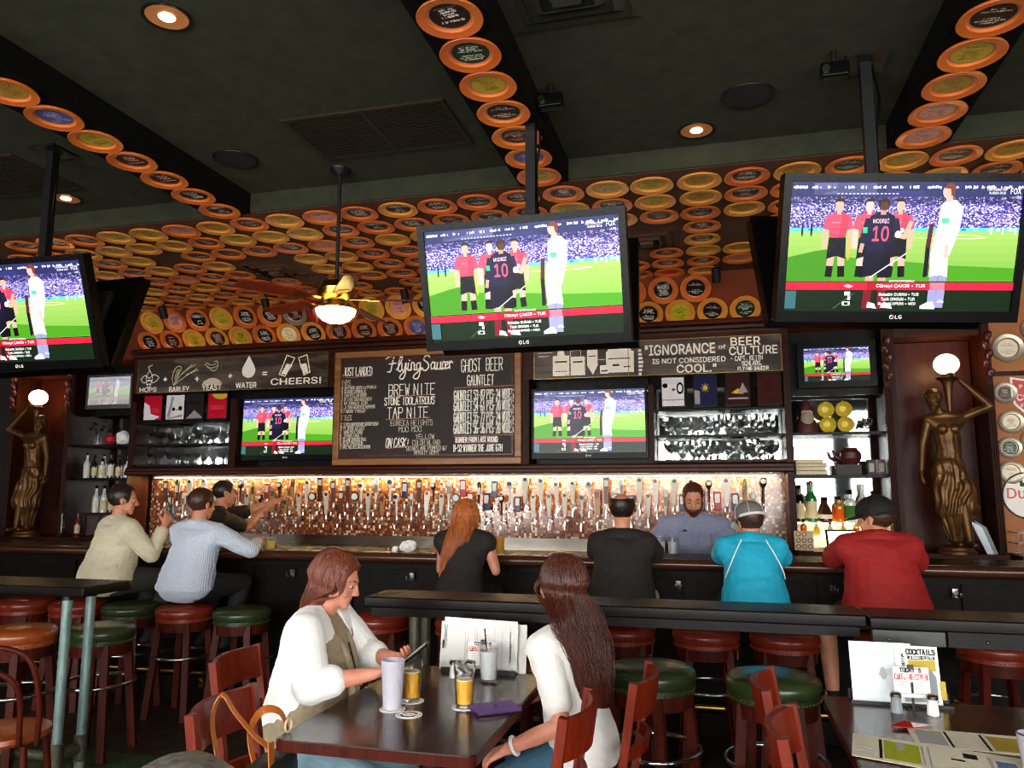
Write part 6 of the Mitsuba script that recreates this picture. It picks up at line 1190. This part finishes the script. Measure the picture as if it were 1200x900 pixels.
def short_hair(t, Hm, m, s=1.0, bald=False, back=-.045, name='hair'):
    sh = ell((0, -.016 * s, .036 * s), np.array((.081, .1, .09)) * s)
    cut = m3.Manifold.cube((.4, .2, .17), True).translate((0, .148 * s, .0)); low = m3.Manifold.cube((.4, .4, .2), True).translate((0, 0, back * s - .1)); q = sh - cut - low
    ear = union([ell((k * .085 * s, .02 * s, -.01 * s), np.array((.03, .045, .04)) * s) for k in (-1, 1)]); q = q - ear
    if bald: q = q - ell((0, -.035 * s, .125 * s), np.array((.078, .11, .098)) * s)
    h = soft(q, .012, 3, .003, 4, 60); h.apply_transform(Hm); add(name, h, m, True, t)
def strands(curves, r=.0022, seg=4):
    return cat([tube(c, np.linspace(r, r * .35, len(c)), seg) for c in curves])
def long_hair(t, Hm, down, m, s=1.0, n=420, seed=1, length=.5, spread=.085, front=.02, wave=.006, arc=.93, vol=1.0):
    """cap of hair and free strands; down: world points that the mass follows below the neck"""
    r = random.Random(seed)
    sh = ell((0, -.018 * s, .036 * s), np.array((.087, .106, .096)) * s * vol); cut = m3.Manifold.cube((.137 * s, .3, .5), True).translate((0, .15, 0)).rotate((-19, 0, 0)).translate((0, (.033 + front) * s, 0)); cap = soft(sh - cut, .012, 4, .003, 4, 50); cap.apply_transform(Hm)
    D = [np.asarray(p, float) for p in down]; R = Hm[:3, :3]
    rad = [np.array((.07, .058, .06)) * s * vol] + [np.array((spread * .78 * (1 - .3 * i / len(D)), .034, .05)) for i in range(len(D) - 1)]
    mass = union(chain(D, rad, R)) if len(D) > 1 else ell(D[0], rad[0], R)
    vol_ = soft(mass, .015, 6, .006, 8, 30, (1, 1, .25)); add('hair', cat(cap, vol_), m, True, t)
    P = np.array(D); cs = []
    for i in range(n):
        a = r.uniform(-math.pi * arc, math.pi * arc); ph = r.uniform(.15, 1.25)      # a = 0 is the back of the head
        p0 = np.array((math.sin(a) * math.cos(ph) * .088, -math.cos(a) * math.cos(ph) * .106 - .018, math.sin(ph) * .096 + .036)) * s * vol
        p1 = np.array((math.sin(a) * .092, -math.cos(a) * .105 * .95 - .012, -.02)) * s * vol
        if abs(a) > 1.9: p1 = np.array((math.copysign(.09, math.sin(a)), .05, -.03)) * s * vol
        pm = np.array((math.sin(a) * .0915, -math.cos(a) * .1105 - .018, .03)) * s * vol
        w0, wm, w1 = [Hm[:3, :3] @ q + Hm[:3, 3] for q in (p0, pm, p1)]
        sp = spread * r.uniform(.5, 1.1); off = R @ np.array((math.sin(a) * sp, -max(math.cos(a), 0) * .04 - .016, 0)); k = r.uniform(.7, 1.0)
        pts = [w0, wm, w1] + [P[j] + off * (1 - .12 * j) + np.array([r.uniform(-1, 1), r.uniform(-1, 1), r.uniform(-1, 1)]) * wave for j in range(1, max(2, int(len(P) * k + .5)))]
        cs.append(catmull(pts, 5))
    add('hair_strands', strands(cs), m, True, t); tag(t + '__hair_strands', kind='stuff')
def cap_hat(t, Hm, m, brim, s=1.0, yaw=0.0, back=None, strap=None):
    Q = Hm @ M4((0, 0, 0), yaw); dome = ell((0, -.01 * s, .045 * s), np.array((.088, .108, .088)) * s) - m3.Manifold.cube((.5, .5, .2), True).translate((0, 0, .022 * s - .1))
    d = soft(dome, .012, 3); d.apply_transform(Q); add('crown', d, m, True, t)
    a = np.linspace(-1.15, 1.15, 15); o = [(.086 * s * math.sin(x), (-.01 + .106 * math.cos(x)) * s) for x in a]; o2 = [(.080 * s * math.sin(x), (-.01 + .108 * math.cos(x) + .068 * max(math.cos(x), 0) ** .5) * s) for x in a]
    b = prism_z(Polygon(o + o2[::-1]).buffer(.002), .026 * s, .031 * s); v = b.vertices.copy(); v[:, 2] -= (v[:, 0] / (.085 * s)) ** 2 * .014 * s + np.maximum(v[:, 1] - .09 * s, 0) * .25; b.vertices = v; add('brim', moved(b, Q), brim, 30, t)
    add('button', moved(icosphere(1, .008 * s), Q @ M4((0, -.01 * s, .133 * s))), brim, True, t)
    for x in np.linspace(0, math.pi, 3, endpoint=False):
        pts = [(.0895 * s * math.cos(x) * math.cos(e), (-.01 + .1095 * math.sin(x) * math.cos(e)) * s, (.045 + .0895 * math.sin(e)) * s) for e in np.linspace(-.2, math.pi + .2, 17)]; pts = [p for p in pts if p[2] > .024 * s]; add('seam', moved(tube(pts, .0018, 5), Q), strap or brim, True, t)
    add('band', moved(tube([(.0885 * s * math.cos(x), (-.01 + .1085 * math.sin(x)) * s, .03 * s) for x in np.linspace(math.pi * 1.13, math.pi * 1.87, 13)], .009 * s, 6), Q), strap or brim, True, t)
# ---- clothes
mat('cloth_beige', mikit.proc(lambda p, n, uv: mikit.mix(lin('beb398'), lin('d4c9ae'), mikit.fbm(p.x * 90, p.y * 90, p.z * 90))), .85)
mat('cloth_stripe', mikit.proc(lambda p, n, uv: mikit.mix(lin('dcdfe6'), lin('a9b2c6'), mikit.smoothstep(.45, .6, dr.abs(dr.sin((p.x + p.y * .35) * 240))))), .85)
mat('cloth_black', mikit.proc(lambda p, n, uv: mikit.mix(lin('17120f'), lin('221b17'), mikit.fbm(p.x * 60, p.y * 60, p.z * 60))), .85)
mat('cloth_bartender', mikit.proc(lambda p, n, uv: mikit.mix(lin('7e84a0'), lin('969cb6'), mikit.fbm(p.x * 90, p.y * 90, p.z * 90))), .85)
mat('cloth_turquoise', mikit.proc(lambda p, n, uv: mikit.mix(lin('1298b6'), lin('1caccc'), mikit.fbm(p.x * 70, p.y * 70, p.z * 70))), .7)
mat('cloth_teal', '0d4652', .7); mat('cloth_red', mikit.proc(lambda p, n, uv: mikit.mix(lin('84100e'), lin('9c1613'), mikit.fbm(p.x * 70, p.y * 70, p.z * 70))), .8)
def lace_fn(p, n, uv):
    d, e, k = mikit.voronoi((p.x + p.y) * 110, p.z * 110)
    return mikit.mix(lin('d9d9d8'), lin('f0eeea'), mikit.smoothstep(.05, .3, d))
mat('cloth_lace', mikit.proc(lace_fn), .9); mat('cloth_white', mikit.proc(lambda p, n, uv: mikit.mix(lin('dedad4'), lin('e8e4de'), mikit.fbm(p.x * 60, p.y * 60, p.z * 60))), .9)
mat('cloth_tan', mikit.proc(lambda p, n, uv: mikit.mix(lin('8a7a62'), lin('a8987c'), mikit.fbm(p.x * 80, p.y * 80, p.z * 80))), .85); mat('cloth_olive', '26241a', .85); mat('cloth_dark', '100e10', .85); mat('denim', '33566c', .85); mat('denim_pale', '7c9aa8', .85); mat('cap_black', '0e0c0b', .8); mat('cap_grey', '6e6a64', .8); mat('cap_white', 'd9d5cc', .8)
# ---- guests at the bar, seen from behind
GB = 'guests and staff at the bar'
SY = 4.80
t, H, W = human('heavy man in beige shirt holding a phone at the bar, seen from behind', (-4.29, 4.79, 0), -.5, seat=.818, s=.94, drop=.078, fat=1.4, shirt='cloth_beige', shirt_to=1.75, pants='cloth_olive', wrists={'R': (-3.97, 5.0, 1.32), 'L': (-4.27, 5.22, 1.18)}, elbows={'R': (-3.98, 4.86, 1.08), 'L': (-4.50, 5.0, 1.13)}, palm={'R': (-.4, .2, .3)}, head=(-.45, .12), collar=True, group=GB, shirt_seed=3, wr=.011, sho=.2, curl=.9)
short_hair(t, H, 'hair_dark')
ph = thing('phone', 'dark teal phone held up by the man in the beige shirt', 'phone'); m = M4(ARM[t]['R'][1] + np.array((.02, .04, .10)), -.9, .35); add('case', moved(rbx(-.036, .036, -.005, .005, -.07, .075, .004, 3), m), 'cloth_teal', 30, ph); add('screen', moved(bx(-.032, .032, -.0058, -.0045, -.062, .067), m), 'black_plastic', False, ph)
t, H, W = human('heavy man in a blue and white striped shirt leaning on the bar', (-3.63, 4.80, 0), -.22, seat=.793, s=.93, drop=.075, fat=1.28, shirt='cloth_stripe', shirt_to=1.7, pants='cloth_dark', wrists={'R': (-3.33, 5.24, 1.18), 'L': (-3.62, 5.26, 1.18)}, elbows={'R': (-3.24, 4.98, 1.12), 'L': (-3.80, 5.02, 1.13)}, head=(-.15, .12), collar=True, group=GB, shirt_seed=6, wr=.011, lean=.09)
short_hair(t, H, 'hair_brown')
t, H, W = human('bartender in black reaching up to the beer taps with both arms', (-4.52, 6.22, 0), -.95, seat=.74, stand=True, fat=1.0, shirt='cloth_black', pants='cloth_dark', wrists={'R': (-4.19, 6.60, 1.34), 'L': (-4.10, 6.74, 1.44)}, poles={'R': (.4, 0, -1), 'L': (-.4, 0, -1)}, head=(.15, .1), group=GB, shirt_to=.75, feet={-1: (-4.5, 6.3, .085), 1: (-4.42, 6.12, .085)}, lean=.12, curl=.9)
short_hair(t, H, 'hair_dark', back=-.06)
t, H, W = human('woman in a black sleeveless top with long ginger hair sitting at the bar', (-1.60, 4.80, 0), .05, seat=.79, s=.89, drop=.085, headup=-.04, fat=.92, female=True, shirt='cloth_black', shirt_to=.12, pants='cloth_dark', wrists={'R': (-1.50, 5.2, 1.16), 'L': (-1.70, 5.2, 1.16)}, elbows={'R': (-1.40, 4.95, 1.02), 'L': (-1.78, 4.95, 1.02)}, head=(.1, .35), group=GB, skin='skin_rosy', lean=.13, sho=.165, headfwd=.05)
c = H[:3, 3]; long_hair(t, H, [c + (0, -.05, -.02), c + (-.02, -.105, -.13), c + (-.055, -.135, -.25), c + (-.075, -.145, -.36)], 'hair_ginger', .95, 420, 3, spread=.085)
t, H, W = human('balding man in a black T-shirt sitting at the bar', (-.565, 4.79, 0), .02, seat=.788, s=.91, drop=.08, fat=1.28, shirt='cloth_black', shirt_to=.8, pants='cloth_tan', pants_to=1, wrists={'R': (-.42, 5.24, 1.175), 'L': (-.71, 5.24, 1.175)}, elbows={'R': (-.375, 5.06, 1.14), 'L': (-.755, 5.06, 1.14)}, head=(0, .2), group=GB, lean=.10, sho=.15, wr=.007)
short_hair(t, H, 'hair_dark', bald=True)
t, H, W = human('bearded bartender in a grey blue short sleeved shirt looking down behind the bar', (-.17, 6.25, 0), math.pi + .05, seat=.74, drop=.02, stand=True, fat=1.08, shirt='cloth_bartender', shirt_to=.85, pants='cloth_dark', wrists={'L': (.03, 5.98, .98), 'R': (-.34, 5.98, .98)}, poles={'R': (1, -.5, -.2), 'L': (-1, -.5, -.2)}, head=(0, .42), group=GB, lean=.10, brow='hair_chestnut', feet={-1: (-.05, 6.28, .085), 1: (-.29, 6.28, .085)}, closed=True, collar=True, headfwd=.06, headup=-.01, sho=.195)
short_hair(t, H, 'hair_chestnut')
bd = (hull(ell((0, .055, -.07), (.05, .042, .032)), ell((0, .07, -.095), (.03, .024, .02))) + hull(ell((.06, .02, -.03), (.014, .02, .03)), ell((.045, .05, -.07), (.012, .02, .02))) + hull(ell((-.06, .02, -.03), (.014, .02, .03)), ell((-.045, .05, -.07), (.012, .02, .02)))) - ell((0, .105, -.052), (.024, .02, .012))
b = soft(bd, .008, 3, .002, 3, 80); b.apply_transform(H); add('beard', b, 'hair_chestnut', True, t)
for q in (-1, 1): p = W((q * .07, .225, .74 + .44)); add('chest_pocket', moved(rbx(-.045, .045, -.004, .004, -.05, .05, .003, 3), M4(p, math.pi + .05)), 'cloth_bartender', 30, t)
p = W((.07, .237, .74 + .50)); add('embroidery', moved(upright(poly2([(-.02, 0), (0, .012), (.02, 0), (0, -.006)]), 0, 0, 0), M4(p, .05)), 'ink', False, t)
for k in range(5): add('button', moved(lathe([(0, .003), (.005, .002), (.006, 0)][::-1], 10), M4(W((0, .19 + .006 * k, .74 + .50 - .075 * k)), .05) @ FRONT), 'cap_white', True, t)
t, H, W = human('man in a turquoise T-shirt and grey cap sitting at the bar', (.205, 4.78, 0), .06, seat=.797, s=.90, drop=.105, fat=1.18, shirt='cloth_turquoise', shirt_to=.85, pants='cloth_olive', pants_to=1, wrists={'R': (.34, 5.24, 1.175), 'L': (.07, 5.24, 1.175)}, elbows={'R': (.385, 5.04, 1.13), 'L': (.02, 5.06, 1.14)}, head=(.38, .32), group=GB, lean=.12, headfwd=.04, headup=-.05, hem=.05, sho=.15, wr=.008, shirt_seed=8)
short_hair(t, H, 'hair_brown'); cap_hat(t, H, 'cap_grey', 'cap_white', 1.02, math.pi * 0, strap='cap_white')
for q in (-1, 1): add('raglan_seam', tube(catmull([W((q * .075, -.035, .77 / .9 + .545)), W((q * .125, -.075, .77 / .9 + .45)), W((q * .165, -.085, .77 / .9 + .36)), W((q * .185, -.03, .77 / .9 + .30))], 6), .004, 6), 'cap_white', True, t)
t, H, W = human('broad man in a red polo shirt and black cap at the bar', (.90, 4.77, 0), .16, seat=.81, s=.95, drop=.12, fat=1.36, shirt='cloth_red', shirt_to=.9, pants='cloth_olive', pants_to=1, wrists={'R': (1.03, 5.24, 1.18), 'L': (.72, 5.24, 1.18)}, elbows={'R': (1.125, 5.04, 1.13), 'L': (.67, 5.06, 1.14)}, head=(.85, .1), group=GB, lean=.07, hem=.05, sho=.165, knee_dx=.24, headup=-.05, feet={-1: (.63, 5.04, .36), 1: (1.16, 5.06, .36)}, collar=True, shirt_seed=12)
short_hair(t, H, 'hair_brown'); cap_hat(t, H, 'cap_black', 'cap_black', 1.05)
# ---- the two women at the front table
t, H, W = human('woman with auburn hair in a white lace cardigan using her phone at the table', (-1.635, 2.93, 0), -R90 + .12, seat=.494, s=.91, knee_dx=.12, drop=.02, fat=1.22, female=True, shirt='cloth_tan', shirt_to=.3, pants='denim_pale', skin='skin_rosy', wrists={'R': (-1.245, 2.80, .865), 'L': (-1.235, 2.97, .885)}, elbows={'R': (-1.475, 2.70, .83), 'L': (-1.45, 3.13, .85)}, feet={-1: (-1.40, 3.05, .085), 1: (-1.40, 2.80, .085)}, palm={'R': (-.5, .1, .8), 'L': (.6, .1, .7)}, head=(0.0, .30), res=.014, lean=.07, brow='hair_auburn', closed=True, curl=.85, headfwd=.07, wr=.006, group=None)
c = H[:3, 3]; f_ = H[:3, :3]
long_hair(t, H, [c + f_ @ (0, -.03, -.01), c + f_ @ (0, -.05, -.09), c + f_ @ (0, -.05, -.16), c + f_ @ (0, -.045, -.205)], 'hair_auburn', .95, 760, 5, spread=.105, front=.006, wave=.009, vol=1.06, arc=.74)
# cardigan: open at the front, sleeves to below the elbow
def cardigan():
    R = M4((0, 0, 0), -R90 + .12)[:3, :3]; s = .91; z0 = .494 / s; f = 1.22; l = .07
    def e(p, r): return ell(W(p), np.asarray(r) * s, R)
    ms = [hull(e((0, -.02, z0 + .03), (.215, .165, .07)), e((0, .005, z0 + .25), (.20, .158, .11))), hull(e((0, .005, z0 + .25), (.20, .158, .11)), e((0, .05, z0 + .43), (.19, .155, .12))), hull(e((0, .05, z0 + .43), (.19, .155, .12)), e((-.2, .07, z0 + .555), (.082,) * 3), e((.2, .07, z0 + .555), (.082,) * 3)), hull(e((-.2, .07, z0 + .555), (.082,) * 3), e((0, .045, z0 + .60), (.07,) * 3), e((.2, .07, z0 + .555), (.082,) * 3))]
    body = union(ms) - hull(e((0, .34, z0 + .02), (.12, .2, .1)), e((0, .32, z0 + .45), (.085, .19, .1)), e((0, .17, z0 + .66), (.075, .12, .06)))
    sl = []
    for q, el_, wr_ in ((1, (-1.475, 2.70, .83), (-1.245, 2.80, .865)), (-1, (-1.45, 3.13, .85), (-1.235, 2.97, .885))):
        sw = W((q * .197, .075, z0 + .555)); el_ = np.array(el_); w_ = np.array(wr_); sl += chain([sw, el_, el_ * .72 + w_ * .28], [.076, .07, .058])
    return union([body] + sl)
add('cardigan', soft(cardigan(), .009, 8, .007, 4, 14, (1, 1, 1.4)), 'cloth_lace', True, t)
for q in (-1, 1): add('scarf', tube(catmull([W((q * .055, .06, 1.13)), W((q * .062, .13, 1.09)), W((q * .05, .19, 1.02)), W((q * .03, .225, .92)), W((q * .02, .235, .80))], 5), .017, 8), 'cloth_tan', True, t)
add('placket', tube(catmull([W((0, .20, 1.03)), W((.004, .232, .92)), W((0, .235, .80)), W((0, .22, .70))], 5), .006, 6), 'cloth_olive', True, t)
ph = thing('phone', 'black phone held in both hands by the woman in white lace', 'phone'); m = M4((-1.145, 2.885, .918), -R90 + .25, math.radians(-52)); add('case', moved(rbx(-.037, .037, -.0045, .0045, -.072, .072, .004, 3), m), 'black_plastic', 30, ph); add('screen', moved(bx(-.033, .033, -.0056, -.0044, -.064, .064), m), 'ink_pale', False, ph)
t, H, W = human('woman with long dark chestnut hair in a white T-shirt, seen from behind at the table', (-.515, 3.03, 0), R90 - .38, seat=.502, s=.89, drop=.04, fat=.97, female=True, shirt='cloth_white', shirt_to=.72, pants='denim', pants_to=1, skin='skin_rosy', wrists={'L': (-.70, 2.80, .655), 'R': (-.86, 3.20, .66)}, elbows={'L': (-.545, 2.79, .73), 'R': (-.62, 3.30, .76)}, feet={-1: (-.70, 2.86, .085), 1: (-.78, 3.22, .085)}, palm={'L': (.3, .2, -1), 'R': (-.3, .2, -1)}, head=(-.12, -.02), res=.014, lean=.07, brow='hair_chestnut', wr=.008, hem=.05, headfwd=.035, headup=.03, sho=.175)
c = H[:3, 3]; f_ = H[:3, :3]
long_hair(t, H, [c + f_ @ (0, -.03, -.01), c + f_ @ (.0, -.075, -.12), c + f_ @ (.01, -.12, -.23), c + f_ @ (.02, -.145, -.33), c + f_ @ (.04, -.15, -.41)], 'hair_chestnut', .92, 900, 8, spread=.15, front=.012, wave=.016, vol=1.05)
e_, w_ = ARM[t]['L']; d_ = unit(w_ - e_); wa = w_ - d_ * .03
q = moved(ring((0, 0, 0), .030, .007, 24, 8), np.eye(4)); q.apply_transform(trimesh.geometry.align_vectors([0, 0, 1], d_)); q.apply_translation(wa); add('watch_strap', q, 'cap_white', True, t)
q = rbx(-.016, .016, -.016, .016, 0, .009, .003, 3); q.apply_transform(trimesh.geometry.align_vectors([0, 0, 1], unit(np.cross(d_, (0, .1, 1)) * 1.0 + (0, 0, .4)))); q.apply_translation(wa + unit(np.cross(d_, (0, .1, 1)) + (0, 0, .4)) * .028); add('watch_face', q, 'ink', False, t)
t, H, W = human('person with short grey hair seated right in front of the camera', (-.595, .74, 0), .15, seat=.432, s=.9, fat=1.0, shirt='cloth_dark', shirt_to=1.6, pants='cloth_dark', head=(0, .1), face=False, feet={-1: (-.72, 1.1, .085), 1: (-.55, 1.12, .085)})
short_hair(t, H, 'hair_grey', back=-.06)
k = thing('low_stool', 'low dark stool under the grey haired person', 'stool'); add('seat', moved(lathe([(0, .345), (.17, .345), (.18, .355), (.17, .385), (0, .39)], 28), M4((-.60, .74, 0))), 'cloth_dark', 30, k)
for a in range(4): add('leg', bar((-.60 + .13 * math.cos(a * R90 + .8), .74 + .13 * math.sin(a * R90 + .8), .3445), (-.60 + .17 * math.cos(a * R90 + .8), .74 + .17 * math.sin(a * R90 + .8), .001), .016, 8), 'wood_stool', 30, k)
# ================================================================ the two bronze lamp bearers
def statue(side):
    f = 1 if side == 'right' else -1; X = 1.775 if side == 'right' else -7.0; Y = 6.66
    t = thing('statue', f'bronze statue of a robed woman holding up a globe lamp at the {side}', 'statue'); zb = 1.0605
    def W(p): return np.array((X + f * p[0], Y + p[1], zb + p[2]))
    add('plinth', moved(lathe([(0, 0), (.135, 0), (.135, .02), (.12, .028), (.115, .05), (.10, .06), (0, .06)], 32), M4((X, Y, zb))), 'bronze', 35, t)
    s = .74; R = np.eye(3)
    hip = (-.02, 0, .66); hd = (-.095, -.03, 1.17); sL, sR = (-.135, 0, 1.03), (.10, 0, 1.04)
    fl = [ell(W((-.02, 0, .66)), (.10, .075, .07)), ell(W((-.005, -.005, .80)), (.075, .06, .07)), ell(W((-.015, -.01, .95)), (.088, .068, .07)), ell(W(sL), (.042,) * 3), ell(W(sR), (.042,) * 3), ell(W((-.03, -.005, 1.06)), (.04,) * 3)]
    b = [hull(fl[0], fl[1]), hull(fl[1], fl[2]), hull(fl[2], fl[3], fl[4]), hull(fl[3], fl[5], fl[4])]
    for q in (-1, 1): b.append(ell(W((-.015 + q * .04, -.06, .955)), (.034, .03, .034)))
    b += chain([W((-.045, -.005, 1.07)), W((-.08, -.02, 1.14))], [.032, .03])
    Hm = np.eye(4); Hm[:3, :3] = rotm([0, 0, 1], math.pi - f * .45) @ rotm([1, 0, 0], -.25); Hm[:3, 3] = W(hd); b += head_parts(Hm, .72, True)
    # raised arm bent over the head, hand on the lamp; other arm hanging
    el_ = W((.29, -.05, 1.12)); wr_ = W((.10, -.03, 1.33)); b += chain([W(sR), el_, wr_], [.036, .031, .02]); b += hand(wr_, wr_ - el_, (-f * .2, -.1, -.8), 1, .7, .72)
    e2 = W((-.19, .0, .83)); w2 = W((-.215, -.03, .64)); b += chain([W(sL), e2, w2], [.035, .029, .019]); b += hand(w2, w2 - e2, (f * 1, 0, .2), -1, .5, .72)
    for q, kn, an in ((-1, (-.05, -.04, .36), (-.01, -.01, .09)), (1, (.05, -.05, .37), (.075, -.06, .09))):
        b += chain([W((q * .045 - .01, 0, .62)), W(kn), W(an)], [.07, .045, .028]); b.append(hull(ell(W((an[0], an[1] + .02, .078)), .022), ell(W((an[0] + .01, an[1] - .09, .075)), .02)))
    add('figure', soft(union(b), .010, 4), 'bronze', True, t)
    dr_ = [hull(ell(W((-.02, 0, .70)), (.108, .085, .05)), ell(W((-.02, -.005, .60)), (.125, .095, .08))), hull(ell(W((-.02, -.005, .60)), (.125, .095, .08)), ell(W((-.01, -.01, .33)), (.115, .085, .10))), hull(ell(W((.04, -.02, .5)), (.11, .085, .1)), ell(W((.085, -.03, .36)), (.085, .07, .09))), hull(ell(W((-.01, -.01, .33)), (.105, .08, .10)), ell(W((.0, .01, .12)), (.06, .05, .04)))]
    bod = [hull(ell(W((-.005, -.005, .80)), (.085, .07, .07)), ell(W((-.015, -.01, .95)), (.096, .078, .06)))] + [ell(W((-.015 + q * .04, -.064, .95)), (.042, .038, .042)) for q in (-1, 1)] + [hull(ell(W((-.02, 0, .70)), (.10, .078, .05)), ell(W((-.005, -.005, .80)), (.086, .07, .07)))]
    q = soft(union(dr_ + bod), .009, 6); n = q.vertex_normals; v = q.vertices; ang = np.arctan2(v[:, 1] - Y, v[:, 0] - X); zz = v[:, 2] - zb
    fold = np.sin(ang * 13 + 3 * np.sin(zz * 7) + meshkit.noise(v * 9, 3) * 5) * np.clip((.78 - zz) / .3, .15, 1); swag = np.sin((zz * 46) + np.cos(ang * 1 - 1) * 5) * np.clip(1 - np.abs(zz - .66) / .16, 0, 1)
    q.vertices = v + n * (fold * .008 + swag * .006)[:, None]; add('dress', q, 'bronze', True, t)
    h = soft(ell((0, -.018, .034), np.array((.084, .1, .088)) * .74) - m3.Manifold.cube((.4, .2, .14), True).translate((0, .125, -.01)), .008, 3, .006, 4, 90); h.apply_transform(Hm); add('hair', h, 'bronze', True, t)
    add('hair_knot', moved(icosphere(2, .028), Hm @ M4((0, -.085, .03))), 'bronze', True, t)
    LX = .02
    add('lamp_stem', moved(lathe([(0, 1.03), (.02, 1.03), (.014, 1.08), (.02, 1.16), (.028, 1.24), (.036, 1.30), (.045, 1.33), (.075, 1.352), (.085, 1.362), (.06, 1.366), (.035, 1.37), (.04, 1.385), (0, 1.386)], 24), M4(W((LX + .015, .045, 0)))), 'bronze', 35, t)
    g = icosphere(3, .092); g.apply_scale((1, 1, .9)); g.apply_translation(W((LX + .015, .045, 1.47))); k = add('globe', g, 'white_gloss', True, t)
    scene[k]['emitter'] = {'type': 'area', 'radiance': {'type': 'rgb', 'value': list(GLOBE)}, 'sampling_weight': 2.0}
statue('right'); statue('left')
